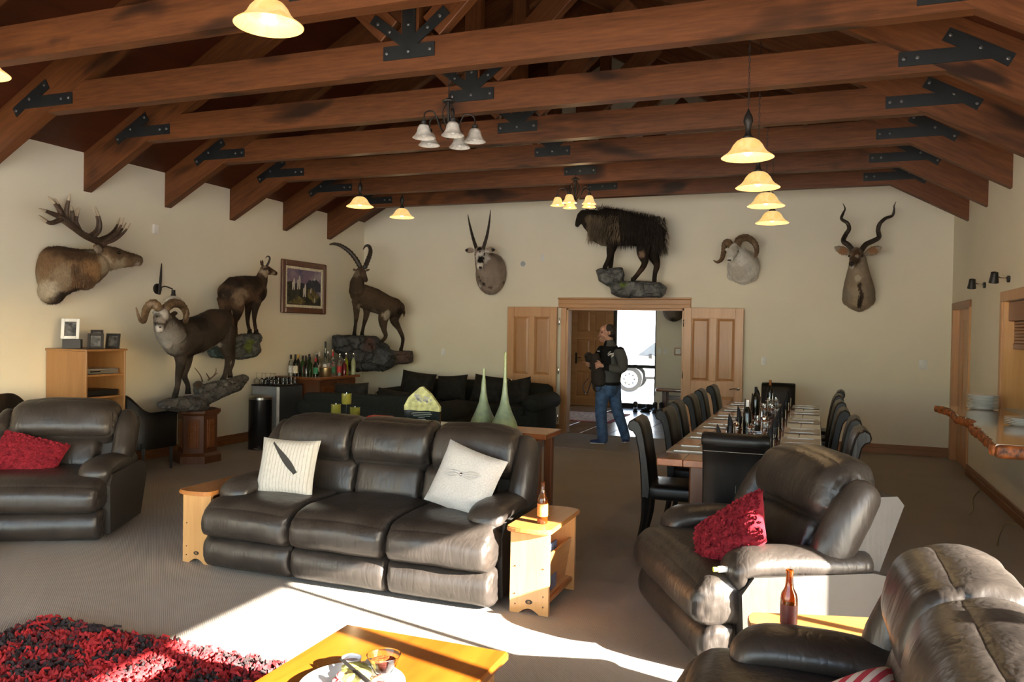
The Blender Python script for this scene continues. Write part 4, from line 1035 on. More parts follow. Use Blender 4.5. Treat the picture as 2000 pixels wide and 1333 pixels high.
BL = [(-7.15, 9.83, 'dark', 'k', 'c', .32, 'dark bottle with a large cream label, leftmost on the bar'), (-7.30, 9.93, 'clear', 'k', 'w', .31, 'clear bottle half hidden behind the leftmost dark bottle'),
      (-7.02, 9.92, 'dark', 'k', 'n', .28, 'squat black bottle second in the front row on the bar'), (-7.28, 10.08, 'dark', 'g', 'k', .31, 'black bottle with a gold cap at the back of the bar'),
      (-7.10, 10.02, 'dark', 'k', 'r', .30, 'black bottle with a small red label beside the gold-capped one'), (-7.30, 10.22, 'green', 'k', 'n', .29, 'green bottle left of centre at the back of the bar'),
      (-7.12, 10.15, 'green', 'k', 'n', .28, 'dark green bottle in the middle of the bar'), (-6.90, 9.98, 'dark', 'r', 'g', .27, 'dark bottle with a red neck and green label in front'),
      (-7.28, 10.36, 'green', 'k', 'g', .31, 'tall green bottle with a black cap behind the ice bucket'), (-7.10, 10.30, 'dark', 'k', 'w', .31, 'dark bottle right behind the ice bucket'),
      (-7.20, 10.44, 'clear', 'w', 'n', .32, 'clear bottle with a white cap behind the ice bucket'), (-7.05, 10.44, 'clear', 'k', 'w', .33, 'clear bottle with a black cap right of the ice bucket'),
      (-7.24, 10.56, 'clear', 'w', 'w', .34, 'white-capped clear bottle with a white label at the back'), (-7.08, 10.56, 'clear', 's', 'w', .35, 'clear bottle with a silver cap and white label'),
      (-6.95, 10.50, 'clear', 'r', 'r', .35, 'clear bottle with a tall red cap'), (-6.80, 10.28, 'clear', 's', 'g', .27, 'clear bottle with a green label at the front edge'),
      (-6.78, 10.42, 'clear', 's', 'r', .29, 'clear bottle with a red label at the front edge'), (-7.22, 10.70, 'dark', 'k', 'n', .50, 'very tall slim black bottle'),
      (-7.10, 10.72, 'amber', 'k', 'n', .48, 'very tall slim amber bottle'), (-6.90, 10.62, 'clear', 's', 'n', .32, 'plain clear bottle left of the lime liqueur'),
      (-6.78, 10.56, 'red', 's', 'n', .24, 'short dark red liqueur bottle at the front'), (-6.84, 10.70, 'lime', 's', 'n', .33, 'bright lime liqueur bottle near the right end'),
      (-6.72, 10.72, 'pale', 's', 'n', .33, 'pale yellow liqueur bottle at the right end of the bar')]
for x, y, g, k, l, h, lb in BL:
    wine(lb, (x, y, BT), G[g], K_[k], L_[l], h, .022 if h > .4 else .036, 'bottles on the bar cabinet', .58 if h < .4 else .5).name = 'bottle'
ib = thing('ice_bucket', 'round brass ice bucket among the bar bottles', 'bucket', (-6.82, 10.12, BT))
MB().lathe([(0, 0), (.082, 0), (.088, .01), (.088, .12), (.092, .125), (.088, .13), (.082, .12), (.08, .012), (0, .012)], 28).build('bucket_body', plain('worn_brass', (.42, .30, .16), .3, .9), ib)
for s in (-1, 1): MB().loft([(.02 * math.cos(t) * 0 + s * (.09 + .015 * math.sin(t)), .03 * math.cos(t), .10) for t in [PI * i / 8 for i in range(9)]], .004, n=6).build('handle', M['chrome'], ib)

# ---------------------------------------------------------------- mounted animals
FPX = 1558.59; FN = Vector((0, -1, 0)); HOOFS = []
def ray(u, v):
    m = camo.matrix_world.to_3x3(); return m @ Vector(((u - 1000) / FPX, -(v - 666.5) / FPX, -1))
CAMP = Vector((0, 0, 1.6321))
def on_plane(u, v, p0, n):
    d = ray(u, v); n = Vector(n); return CAMP + d * ((Vector(p0) - CAMP).dot(n) / d.dot(n))
def frame(ox, oy, sc, p0, n):
    """survey grid of the photo laid on a real plane; f(a, b, d): the point d metres in front of that plane"""
    global FN, HOOFS
    n = Vector(n).normalized(); p0 = Vector(p0); FN = n; HOOFS = []
    return lambda a, b, d=0.0: on_plane(ox + a / sc, oy + b / sc, p0 + n * d, n)
M['fur'] = vcol('fur', .85, 70, .5, (1, 1, .35))
M['fur_smooth'] = vcol('short_fur', .8, 110, .25, (1, 1, .5), .2, .22)
M['rock'] = vcol('painted_rock', .8, 18, .8, (1, 1, 1), .3, .5)
M['horn'] = plain('dark_horn', (.030, .022, .016), .45, 0, .4, 30, .5, 60)
M['horn_b'] = plain('brown_horn', (.135, .085, .045), .5, 0, .4, 30, .6, 50)
M['antler'] = plain('antler', (.055, .032, .020), .55, 0, .5, 25, .6, 70)
M['tip'] = plain('antler_tip', (.40, .33, .24), .4)
M['eye'] = plain('glass_eye', (.006, .004, .003), .05)
M['hoof'] = plain('black_hoof', (.008, .006, .005), .7, 0, .3, 20, spec=.15)
M['nose'] = plain('dark_nose', (.02, .016, .015), .45)
def animal_root(name, label, loc, cat='mounted animal'):
    r = thing(name, label, cat, loc); return r
def fur_body(r, mb, base, spots, voxel=.012, sm=3, mat='fur', name='body', fuzz=(9500, .021)):
    """spots: (centre, radius, colour[, stretch]) patches over the base coat"""
    off = Vector(r.location)
    mb.v = [tuple(Vector(p) - off) for p in mb.v]
    me = remesh(mb, voxel, sm, .5)
    for vt in me.vertices:
        vt.co.x = max(vt.co.x, XL + .002 - off.x); ym = (YB if off.y < YB + .1 else HYB) - .002 - off.y
        if vt.co.y > ym: vt.co.y = ym
    sp = [(Vector(s[0]) - off, s[1], s[2], s[3] if len(s) > 3 else .55) for s in spots]
    def col(co, no):
        c = base(co + off) if callable(base) else base
        v = 1 + .22 * fbm(co, 7)
        c = tuple(x * v for x in c)
        for p, rad, sc, soft in sp:
            dv = co - p; dn = dv.dot(FN); d = math.sqrt(max(0, dv.length_squared - .85 * dn * dn)) / rad + .30 * fbm(co, 1.6 / max(rad, .03))
            if d < 1: c = lerp(c, sc, sstep(1, min(soft, .45) if rad > .05 else soft, d))
        return c
    paint(me, col); me.materials.append(M[mat]); o = link(name, me, r)
    nv, ln = fuzz; R_ = random.Random(len(me.vertices)); hb = MB(); cols = []; at_ = me.color_attributes['Col'].data; vs = me.vertices
    for _ in range(nv):
        i = R_.randrange(len(vs)); p, nn = vs[i].co, vs[i].normal
        if nn.dot(FN) < -.5: continue
        fl = Vector((R_.uniform(-.4, .4), R_.uniform(-.4, .4), -1.0)); fl = fl - nn * fl.dot(nn)
        if fl.length < .6: fl += Vector((R_.uniform(-.3, 1), R_.uniform(-.3, 1), 0)) * .8; fl = fl - nn * fl.dot(nn)
        dr = (nn * .18 + fl * .8).normalized(); sd = dr.cross(nn)
        if sd.length < 1e-3: continue
        sd = sd.normalized() * .0032; l = ln * R_.uniform(.6, 1.3)
        tp = p + dr * l; tp.x = max(tp.x, XL + .001 - off.x); tp.y = min(tp.y, (YB if off.y < YB + .1 else HYB) - .001 - off.y)
        hb.add([p - nn * .002 + sd, p - nn * .002 - sd, tp], [(0, 1, 2)]); k = R_.uniform(.75, 1.3); c = at_[i].color
        cols += [(c[0] * k, c[1] * k, c[2] * k, 1)] * 3
    hm = bpy.data.meshes.new('coat'); hm.from_pydata(hb.v, [], hb.f); a = hm.color_attributes.new('Col', 'FLOAT_COLOR', 'POINT'); a.data.foreach_set('color', [x for c in cols for x in c]); hm.materials.append(M[mat])
    tag(link('coat', hm, o), kind='stuff')
    for q in HOOFS:
        h = MB(); h.loft([q + Vector((0, 0, .035)), q, q + Vector((0, 0, -.032))], [.026, .031, .036], [.026, .031, .036], 10, up=(1, 0, 0), rnd=False); part(r, h, 'hoof', M['hoof'])
    HOOFS.clear(); return o
def part(r, mb, name, mat, smooth=50):
    off = Vector(r.location); mb.v = [tuple(Vector(p) - off) for p in mb.v]; return mb.build(name, mat, r, smooth)
def horn(r, pts, rad, mat, name='horn', n=6, rib=0.0, every=3, flat=1.0):
    p = bez(pts, n); mb = MB()
    f = (lambda k, j: 1 + (rib if k % every == 0 else -rib * .4)) if rib else None
    rr = ramp_r(rad, len(p)); mb.loft(p, rr, [x * flat for x in rr], 12, rib=f, up=(.3, .2, 1)); return part(r, mb, name, mat)
def eyes(r, pts, rad=.013):
    for p in pts: part(r, MB().ball(p, rad, 10, 8), 'eye', M['eye'])
def ear(mb, base, tip, w, t=.012, up=(0, 0, 1)):
    b, t_ = Vector(base), Vector(tip); P_ = [b.lerp(t_, k) for k in (0, .25, .55, .8, 1)]
    mb.loft(P_, [w * .45, w * .85, w, w * .7, w * .2], [t * 1.3, t, t, t, t * .6], 10, up=up)
def strands(r, seeds, length, mat, seed, name='mane', width=.004, grav=.6, parent=None, dens=1):
    """long guard hairs: seeds = (point, outward direction)"""
    R_ = random.Random(seed); mb = MB(); off = Vector(r.location)
    for p, d in seeds:
        l = length * R_.uniform(.6, 1.15); dv = Vector(d) + Vector([R_.uniform(-.35, .35) for _ in range(3)])
        a = Vector(p) - off; b = a + dv.normalized() * l * .45; c = b + (dv.normalized() * (1 - grav) + Vector((0, 0, -1)) * grav).normalized() * l * .55
        s = dv.cross(Vector((0, 0, 1)));
        if s.length < .05: s = Vector((1, 0, 0))
        s = s.normalized() * width
        mb.add([a + s, a - s, b + s * .8, b - s * .8, c], [(0, 1, 3, 2), (2, 3, 4)])
    o = mb.build(name, mat, parent or r, 0); o['kind'] = 'stuff'; return o

def rock(name, r, lumps, base, tint=(), voxel=.022, seed=0, amp=.035, fs=5.0, flat=None):
    """boulder: fused lumps (centre, radii) with ridged noise; tint = (centre, radius, colour)"""
    off = Vector(r.location); mb = MB()
    for c, rad in lumps: mb.ball(Vector(c) - off, rad, 14, 10)
    sd = Vector((seed * 3.7, seed * 1.3, seed * 7.1))
    me = remesh(mb, voxel, 2, .5)
    for vt in me.vertices:
        n = vt.normal; q = vt.co * fs + sd
        d = (noise.voronoi(q * .8)[0][0] - .45) * amp * 1.8 + noise.noise(q * 1.7) * amp * .7
        vt.co = vt.co + n * d
        if flat: vt.co = flat(vt.co + off) - off
    me.update(); ti = [(Vector(c) - off, rad, col) for c, rad, col in tint]
    def col(co, no):
        q = co * fs + sd; e = noise.voronoi(q * .8)[0]
        c = tuple(x * (1 + .55 * fbm(co + sd, 6)) for x in base)
        if e[1] - e[0] < .08: c = tuple(x * .55 for x in c)
        for p, rad, cc in ti:
            d = (co - p).length / rad + .3 * fbm(co, 9)
            if d < 1: c = lerp(c, cc, sstep(1, .5, d))
        return c
    paint(me, col); me.materials.append(M['rock']); o = link(name, me, r)
    me.set_sharp_from_angle(angle=math.radians(38)); return o

def slab_rock(name, r, F, slabs, base, tint=(), voxel=.02, seed=0, amp=.03, fs=5.0, clampf=None):
    """rock of traced slabs, each (outline, depth0, depth1), fused and broken into facets"""
    off = Vector(r.location); mb = MB()
    for out, d0, d1 in slabs:
        n = len(out); cx = sum(a for a, b in out) / n; cy = sum(b for a, b in out) / n
        ring = lambda k, d: [F(cx + (a - cx) * k, cy + (b - cy) * k, d) - off for a, b in out]
        v = ring(.97, d0) + ring(1.0, d0 + (d1 - d0) * .75) + ring(.82, d1); m = [F(cx, cy, d0) - off, F(cx, cy, d1 + .02) - off]
        f = [(i, (i + 1) % n, n + (i + 1) % n, n + i) for i in range(n)] + [(n + i, n + (i + 1) % n, 2 * n + (i + 1) % n, 2 * n + i) for i in range(n)]
        f += [(3 * n, (i + 1) % n, i) for i in range(n)] + [(3 * n + 1, 2 * n + i, 2 * n + (i + 1) % n) for i in range(n)]
        mb.add(v + m, f)
    me0 = bpy.data.meshes.new('t'); me0.from_pydata(mb.v, [], mb.f); bm = bmesh.new(); bm.from_mesh(me0); bmesh.ops.recalc_face_normals(bm, faces=bm.faces)
    mb2 = MB(); mb2.v = [tuple(v.co) for v in bm.verts]; mb2.f = [tuple(v.index for v in f.verts) for f in bm.faces]; bm.free(); bpy.data.meshes.remove(me0)
    me = remesh(mb2, voxel, 2, .5); sd = Vector((seed * 3.7, seed * 1.3, seed * 7.1))
    for vt in me.vertices:
        q = Vector((vt.co.x, vt.co.y, vt.co.z * 1.6)) * fs + sd; e = noise.voronoi(q)[0]
        vt.co = vt.co + vt.normal * ((e[0] - .4) * amp * 1.3 - (amp * .9 if e[1] - e[0] < .07 else 0) + noise.noise(q * 3) * amp * .35)
        if clampf: vt.co = clampf(vt.co + off) - off
    me.update(); ti = [(Vector(c) - off, rad, col) for c, rad, col in tint]
    def col(co, no):
        q = Vector((co.x, co.y, co.z * 1.6)) * fs + sd; ee = noise.voronoi(q); e = ee[0]
        h = .75 + .5 * abs(noise.noise(ee[1][0] * 3.1)); c = tuple(x * h * (1 + .45 * fbm(co + sd, 7)) for x in base)
        if e[1] - e[0] < .06: c = tuple(x * .5 for x in c)
        for p, rad, cc in ti:
            d = (co - p).length / rad + .3 * fbm(co, 9)
            if d < 1: c = lerp(c, cc, sstep(1, .5, d))
        return c
    paint(me, col); me.materials.append(M['rock']); o = link(name, me, r); me.set_sharp_from_angle(angle=math.radians(32)); return o

# ---- red stag bust on the left wall, looking along it
F = frame(0, 350, 4.9375, (XL, 0, 0), (1, 0, 0))
r = animal_root('stag_bust', 'red deer stag shoulder mount with huge antlers high on the left wall', (XL, 6.2, 2.2), 'trophy mount')
mb = MB()
neck = [F(470, 900, .06), F(540, 900, .13), F(640, 870, .20), F(760, 865, .27), F(880, 840, .32), F(960, 800, .34)]
mb.loft(neck, [.16, .19, .19, .17, .15, .12], [.265, .27, .245, .212, .185, .148], 20, rnd=True)
hd = [F(950, 755, .34), F(1040, 765, .36), F(1130, 765, .38), F(1220, 775, .405), F(1300, 782, .42), F(1345, 785, .43)]
mb.loft(hd, [.095, .105, .095, .072, .062, .05], [.125, .135, .115, .084, .068, .055], 16)
mb.ball(F(500, 1080, .10), (.15, .13, .14), 12, 8); mb.ball(F(810, 980, .27), (.10, .13, .10), 12, 8)
ear(mb, F(985, 690, .46), F(905, 660, .50), .055, .016, (1, 0, 0))
ear(mb, F(960, 655, .27), F(900, 640, .20), .045, .014, (1, 0, 0))
dk, md, lt, ru = (.065, .038, .020), (.19, .12, .066), (.36, .28, .185), (.25, .135, .058)
fur_body(r, mb, md, [(F(520, 700, .2), .26, (.10, .052, .026)), (F(480, 870, .2), .24, (.155, .09, .046)), (F(790, 850, .35), .22, ru), (F(800, 700, .3), .15, dk), (F(640, 690, .25), .17, (.06, .033, .017)), (F(620, 960, .3), .20, (.22, .16, .10)), (F(700, 1060, .25), .12, (.11, .06, .03)), (F(440, 1090, .15), .14, (.36, .30, .22)), (F(560, 1160, .15), .14, (.03, .02, .014)), (F(660, 1100, .2), .10, (.04, .025, .016)),
     (F(1000, 830, .4), .13, lt), (F(1130, 830, .42), .12, lt), (F(1100, 690, .42), .12, (.11, .068, .038)), (F(1250, 720, .43), .12, (.10, .06, .034)), (F(1310, 790, .45), .09, (.16, .11, .065)), (F(1320, 830, .45), .05, (.42, .34, .25)), (F(950, 660, .5), .08, (.33, .27, .20)), (F(1370, 750, .45), .045, (.02, .015, .012))], .012)
eyes(r, [F(1148, 712, .465), F(1148, 712, .29)], .016)
strands(r, [(F(RND.uniform(690, 900), RND.uniform(800, 1010), .30 + .13 * RND.random()), (.3, RND.uniform(-.5, .1), -1)) for _ in range(900)], .07, plain('rufous_hair', (.16, .085, .040), .8, 0, .4), 3, 'neck_hair', .003)
def antler(dd, sx, sy, sc):
    A = lambda a, b, e=0.0: F(985 + (a - 985) * sc + sx, 610 + (b - 610) * sc + sy, dd + e)
    mb = MB(); side = 1 if dd > .38 else -1
    bm = [A(1000, 625), A(920, 590, side * .04), A(820, 545, side * .12), A(730, 480, side * .2), A(640, 410, side * .24), A(570, 360, side * .24)]
    b2 = bez(bm, 6); mb.loft(b2, ramp_r([.042, .038, .036, .040, .055, .034], len(b2)), ramp_r([.042, .038, .034, .030, .026, .02], len(b2)), 10)
    tines = [[(990, 615), (1100, 585), (1195, 515), (1258, 425)], [(970, 605), (1080, 555), (1150, 480), (1195, 372)], [(880, 565), (955, 500), (965, 400), (918, 265)], [(760, 490), (735, 400), (768, 278)], [(690, 440), (700, 330), (682, 250)],
             [(610, 390), (555, 270), (462, 165)], [(630, 390), (650, 250), (680, 140)], [(590, 385), (480, 425), (375, 352)], [(590, 370), (470, 320), (375, 285)], [(620, 380), (570, 270), (532, 185)]]
    tips = []
    for k, t in enumerate(tines):
        e = side * (.02 + .23 * min(1, (985 - t[0][0]) / 400.)) if t[0][0] < 960 else side * .03
        P_ = bez([A(a, b, e + side * .02 * i) for i, (a, b) in enumerate(t)], 6); n = len(P_)
        rr = ramp_r([.030, .023, .015, .005], n); mb.loft(P_[:-3], rr[:-3], n=8); tips.append(MB().loft(P_[-5:], [x * 1.03 for x in rr[-5:]], n=8))
    o = part(r, mb, 'antler', M['antler']); 
    for t in tips:
        t.v = [tuple(Vector(p) - Vector(r.location)) for p in t.v]; t.build('tine_tip', M['tip'], o, 50)
antler(.44, 0, 0, 1.0); antler(.32, -25, -12, .94)

# ---- stone sheep on a rock pedestal by the left wall
F = frame(240, 460, 3.6025, (XL, 0, 0), (1, 0, 0))
r = animal_root('stone_sheep', 'full dark grey-brown ram with curling horns standing on a rock on the pedestal', (-6.9, 7.6, .63))
mb = MB()
trunk = [F(320, 730, .95), F(370, 735, .90), F(450, 720, .83), F(550, 690, .75), F(650, 630, .66), F(720, 600, .60)]
mb.loft(trunk, [.10, .165, .195, .20, .185, .12], [.12, .19, .215, .215, .20, .14], 18)
mb.loft([F(345, 700, .92), F(310, 640, .96), F(280, 590, 1.0)], [.16, .14, .10], [.17, .14, .10], 14, up=(1, 0, 0))
mb.loft([F(275, 545, .99), F(270, 580, 1.04), F(264, 628, 1.09), F(262, 664, 1.13)], [.075, .080, .056, .042], [.085, .085, .06, .043], 14, up=(1, -.6, 0))
def leg(mb, pts, rad): 
    p = bez(pts, 5); mb.loft(p, ramp_r(rad, len(p)), n=10, up=(1, .3, 0)); HOOFS.append(p[-1].copy())
leg(mb, [F(400, 800, .90), F(408, 890, .90), F(392, 990, .92), F(385, 1060, .92), F(368, 1128, .94)], [.095, .06, .038, .030, .034])
leg(mb, [F(450, 800, .74), F(450, 900, .72), F(432, 985, .72), F(455, 1050, .72), F(458, 1098, .73)], [.09, .055, .036, .028, .032])
leg(mb, [F(710, 660, .72), F(712, 760, .74), F(742, 870, .72), F(722, 970, .72), F(700, 1025, .73)], [.13, .095, .046, .030, .034])
leg(mb, [F(735, 660, .52), F(745, 780, .50), F(765, 880, .48), F(752, 950, .48), F(755, 985, .48)], [.12, .085, .044, .030, .034])
ear(mb, F(340, 555, 1.0), F(385, 545, .97), .03, .012, (1, -.6, 0)); ear(mb, F(225, 550, .99), F(210, 535, .95), .022, .012, (1, -.6, 0))
gb, gd, gl_ = (.048, .036, .028), (.020, .016, .013), (.20, .185, .165)
fur_body(r, mb, gb, [(F(330, 760, 1.0), .23, gl_, .3), (F(300, 690, 1.05), .18, (.23, .215, .195), .3), (F(480, 820, .85), .16, gd), (F(480, 600, .8), .18, gd), (F(640, 580, .8), .2, (.075, .048, .033)), (F(745, 620, .65), .12, (.10, .058, .038)), (F(650, 775, .72), .07, (.40, .37, .33)), (F(595, 800, .8), .07, (.25, .22, .19)), (F(745, 900, .7), .05, (.3, .27, .24)), (F(400, 950, .95), .14, gd), (F(375, 1110, .95), .10, gd), (F(455, 1050, .75), .14, gd), (F(725, 900, .8), .14, (.03, .023, .018)), (F(710, 1000, .8), .12, gd),
     (F(270, 540, 1.07), .11, (.52, .50, .47), .5), (F(235, 560, 1.06), .05, (.16, .14, .12)), (F(315, 570, 1.06), .05, (.16, .14, .12)), (F(262, 600, 1.1), .045, (.25, .22, .19)), (F(262, 662, 1.16), .062, (.50, .47, .43), .6)], .011)
part(r, MB().ball(F(262, 646, 1.172), (.016, .014, .009), 10, 6), 'nose', M['nose'])
eyes(r, [F(238, 570, 1.085), F(318, 572, 1.07)], .012)
horn(r, [F(255, 515, 1.05), F(215, 480, 1.0), F(170, 510, .95), F(152, 570, .98), F(145, 605, 1.04), F(118, 590, 1.10), F(93, 508, 1.12)], [.046, .048, .042, .034, .026, .017, .005], M['horn_b'], n=8, rib=.07)
horn(r, [F(300, 515, 1.05), F(350, 478, 1.0), F(410, 490, .94), F(445, 545, .93), F(440, 605, 1.0), F(440, 590, 1.08), F(455, 520, 1.14)], [.046, .05, .044, .036, .028, .018, .005], M['horn_b'], n=8, rib=.07)
rb_ = animal_root('display_rock', 'weathered grey driftwood-like rock carrying the ram above the pedestal', (-6.9, 7.6, .63), 'rock')
slab_rock('boulder', rb_, F, [([(232, 1185), (300, 1158), (420, 1140), (540, 1125), (600, 1180), (610, 1215), (560, 1238), (380, 1238), (260, 1212)], .45, 1.02), ([(500, 1085), (600, 1042), (700, 1020), (780, 1003), (862, 1035), (835, 1085), (700, 1140), (590, 1195), (530, 1150)], .42, .92), ([(760, 1003), (850, 978), (888, 1000), (872, 1030), (790, 1045)], .42, .72), ([(495, 1050), (510, 1028), (545, 1025), (562, 1050), (550, 1085), (505, 1085)], .72, .86)],
     (.12, .112, .104), [(F(525, 1050, .85), .07, (.05, .032, .02))], .018, 3, .026, 5)
tw = MB()
for p in ([(560, 1030), (545, 985), (505, 932)], [(600, 1020), (640, 990), (668, 968)], [(640, 990), (655, 960), (655, 935)], [(610, 1010), (595, 985), (585, 970)]): 
    q = bez([F(a, b, .66) for a, b in p], 4); tw.loft(q, ramp_r([.010, .004], len(q)), n=6)
tag(part(rb_, tw, 'twigs', M['horn_b']), kind='stuff')
pd = thing('display_pedestal', 'hexagonal dark wood pedestal with raised panels under the ram', 'pedestal', (-6.90, 7.58, 0))
def hexa(mb, R0, R1, z0, z1, mat=None):
    v = [(R * math.cos(PI / 6 + k * PI / 3), R * math.sin(PI / 6 + k * PI / 3), z) for R, z in ((R0, z0), (R1, z1)) for k in range(6)]
    f = [(k, (k + 1) % 6, (k + 1) % 6 + 6, k + 6) for k in range(6)] + [tuple(reversed(range(6))), tuple(range(6, 12))]; return mb.add(v, f)
PR = Matrix.Rotation(math.radians(-5), 4, 'Z')
bs = MB(); hexa(bs, .275, .275, 0, .085); hexa(bs, .275, .245, .085, .12); bs.build('plinth', M['rimu'], pd, 0)
hexa(MB(), .225, .225, .12, .56).build('column', M['rimu'], pd, 0)
cp = MB(); hexa(cp, .235, .262, .56, .59); hexa(cp, .265, .265, .59, .628); cp.build('cap', M['rimu'], pd, 0)
for k in range(6):
    a = k * PI / 3; m = Matrix.Rotation(a, 4, 'Z') @ Matrix.Translation((.225 * math.cos(PI / 6), 0, 0))
    mb = MB(); mb.box((.006, 0, .345), (.014, .13, .34), .004, m); mb.box((.014, 0, .345), (.012, .085, .295), .004, m); mb.build('raised_panel', M['rimux'], pd, 0)

# ---- chamois on a wall-hung rock
r = animal_root('chamois', 'full brown chamois with hooked horns on a rock on the left wall', (XL + .3, 9.1, 1.6))
mb = MB()
mb.loft([F(725, 425, .30), F(780, 390, .34), F(860, 385, .38), F(930, 390, .40), F(975, 410, .42)], [.13, .155, .155, .145, .09], [.15, .185, .19, .20, .13], 16)
mb.loft([F(945, 370, .40), F(975, 310, .42), F(990, 255, .43)], [.11, .085, .06], [.13, .085, .06], 14, up=(1, 0, 0))
mb.loft([F(985, 240, .43), F(1015, 245, .45), F(1050, 258, .47), F(1078, 268, .48)], [.05, .056, .038, .026], [.06, .062, .042, .028], 12)
leg(mb, [F(945, 440, .46), F(930, 520, .46), F(925, 600, .46), F(938, 680, .47)], [.085, .045, .025, .024])
leg(mb, [F(900, 440, .32), F(882, 520, .32), F(878, 610, .32), F(892, 676, .33)], [.08, .045, .025, .024])
leg(mb, [F(800, 450, .42), F(808, 530, .42), F(790, 610, .42), F(793, 670, .42), F(800, 722, .43)], [.12, .075, .033, .026, .026])
leg(mb, [F(725, 450, .26), F(725, 520, .26), F(752, 590, .26), F(748, 650, .26), F(760, 712, .27)], [.12, .075, .033, .026, .026])
ear(mb, F(985, 215, .48), F(980, 172, .50), .024, .01, (1, 0, 0)); ear(mb, F(975, 210, .38), F(968, 178, .34), .022, .01, (1, 0, 0))
cb, cd_, cp_ = (.085, .047, .026), (.026, .016, .011), (.34, .27, .19)
fur_body(r, mb, cb, [(F(880, 310, .4), .2, cd_), (F(760, 330, .35), .16, cd_), (F(740, 410, .40), .10, cd_), (F(985, 320, .45), .12, (.045, .027, .017)), (F(975, 420, .5), .12, cd_), (F(760, 460, .50), .085, (.40, .32, .23)), (F(715, 450, .42), .10, (.24, .17, .11)), (F(840, 430, .5), .14, (.20, .135, .085)), (F(930, 560, .5), .22, cd_), (F(885, 590, .36), .2, cd_), (F(795, 600, .45), .2, cd_), (F(745, 600, .3), .2, cd_),
     (F(1010, 262, .50), .075, cp_, .6), (F(1058, 275, .50), .05, cp_, .6), (F(1000, 215, .47), .035, cp_), (F(1040, 245, .52), .028, cd_), (F(1015, 238, .51), .028, cd_), (F(1080, 262, .50), .02, cd_)], .010)
eyes(r, [F(1013, 236, .505), F(1013, 236, .40)], .010)
for dd in (.46, .41): horn(r, [F(1008, 222, dd), F(1026, 190, dd + .02), F(1034, 160, dd + .03), F(1020, 146, dd + .03), F(1004, 160, dd + .03)], [.017, .015, .012, .009, .003], M['horn'])
r2 = animal_root('artificial_rock', 'grey layered artificial rock under the chamois on the left wall', (XL + .2, 9.1, 1.35), 'rock')
slab_rock('boulder', r2, F, [([(740, 745), (760, 718), (800, 703), (900, 692), (965, 692), (977, 715), (962, 760), (880, 772), (780, 792)], .0, .55), ([(593, 815), (650, 790), (800, 778), (900, 772), (965, 772), (974, 810), (940, 850), (840, 872), (620, 858)], .0, .52)],
     (.115, .128, .132), [(F(880, 775, .52), .13, (.12, .16, .035)), (F(640, 845, .45), .22, (.07, .11, .11))], .016, 5, .028, 5.5, lambda p: Vector((max(p.x, XL + .003), p.y, p.z)))

# ---- ibex on a rock across the far left corner
NB_ = Vector((.72, -.69, 0)).normalized()
F = frame(600, 380, 3.6025, (-7.28, 11.25, 0), NB_)
r = animal_root('ibex', 'full brown ibex with long ridged backswept horns in the far left corner', (-6.8, 11.4, 1.6))
mb = MB()
mb.loft([F(335, 690, .35), F(380, 710, .33), F(470, 745, .30), F(560, 785, .28), F(630, 800, .26), F(660, 800, .25)], [.10, .155, .165, .16, .15, .09], [.12, .19, .20, .175, .155, .10], 16)
mb.loft([F(350, 690, .35), F(352, 620, .38), F(370, 560, .42)], [.13, .115, .085], [.15, .125, .09], 14, up=NB_)
mb.loft([F(368, 535, .42), F(385, 550, .46), F(402, 580, .51), F(414, 606, .55)], [.06, .065, .046, .034], [.068, .07, .05, .036], 12, up=NB_)
leg(mb, [F(345, 750, .40), F(347, 840, .40), F(340, 910, .40), F(332, 980, .41)], [.075, .045, .027, .028])
leg(mb, [F(415, 770, .28), F(418, 840, .28), F(398, 920, .28), F(386, 980, .29)], [.08, .05, .028, .028])
leg(mb, [F(560, 800, .36), F(535, 880, .36), F(540, 950, .36), F(552, 1000, .36), F(515, 1045, .38), F(478, 1075, .39)], [.12, .085, .045, .032, .028, .028])
leg(mb, [F(635, 800, .20), F(612, 880, .20), F(645, 945, .20), F(672, 1010, .20), F(668, 1060, .20), F(660, 1092, .21)], [.12, .08, .042, .032, .027, .028])
mb.loft([F(672, 800, .25), F(682, 830, .25), F(680, 862, .25)], [.025, .022, .008], n=8)
ear(mb, F(345, 535, .44), F(320, 528, .44), .026, .011, NB_); ear(mb, F(410, 535, .40), F(442, 528, .38), .022, .011, NB_)
ib_, id_ = (.066, .044, .028), (.022, .015, .011)
fur_body(r, mb, ib_, [(F(440, 680, .4), .20, (.085, .058, .037)), (F(560, 740, .42), .2, (.085, .056, .034)), (F(560, 850, .45), .09, (.33, .29, .23)), (F(480, 835, .45), .10, (.12, .09, .065)), (F(370, 790, .45), .06, (.22, .18, .14)), (F(345, 640, .4), .16, (.055, .038, .026)), (F(660, 830, .4), .10, id_), (F(340, 930, .45), .17, id_), (F(395, 930, .35), .17, id_), (F(500, 1040, .42), .16, id_), (F(665, 1040, .28), .16, id_), (F(630, 900, .3), .12, (.045, .03, .02)), (F(400, 560, .52), .07, (.10, .068, .045)), (F(345, 560, .46), .07, (.16, .125, .09)), (F(412, 600, .57), .035, (.05, .03, .022))], .011)
eyes(r, [F(370, 548, .49), F(412, 545, .47)], .010)
horn(r, [F(375, 515, .43), F(345, 460, .42), F(295, 400, .40), F(235, 360, .36), F(190, 348, .30), F(158, 352, .24)], [.038, .040, .036, .029, .021, .007], M['horn'], n=9, rib=.13, every=3)
horn(r, [F(405, 515, .41), F(432, 450, .36), F(446, 400, .30), F(435, 365, .24), F(412, 362, .20), F(393, 388, .18)], [.038, .038, .033, .026, .018, .007], M['horn'], n=9, rib=.13, every=3)
r2 = animal_root('artificial_rock', 'big dark grey artificial rock across the far left corner under the ibex', (-6.9, 11.5, 1.2), 'rock')
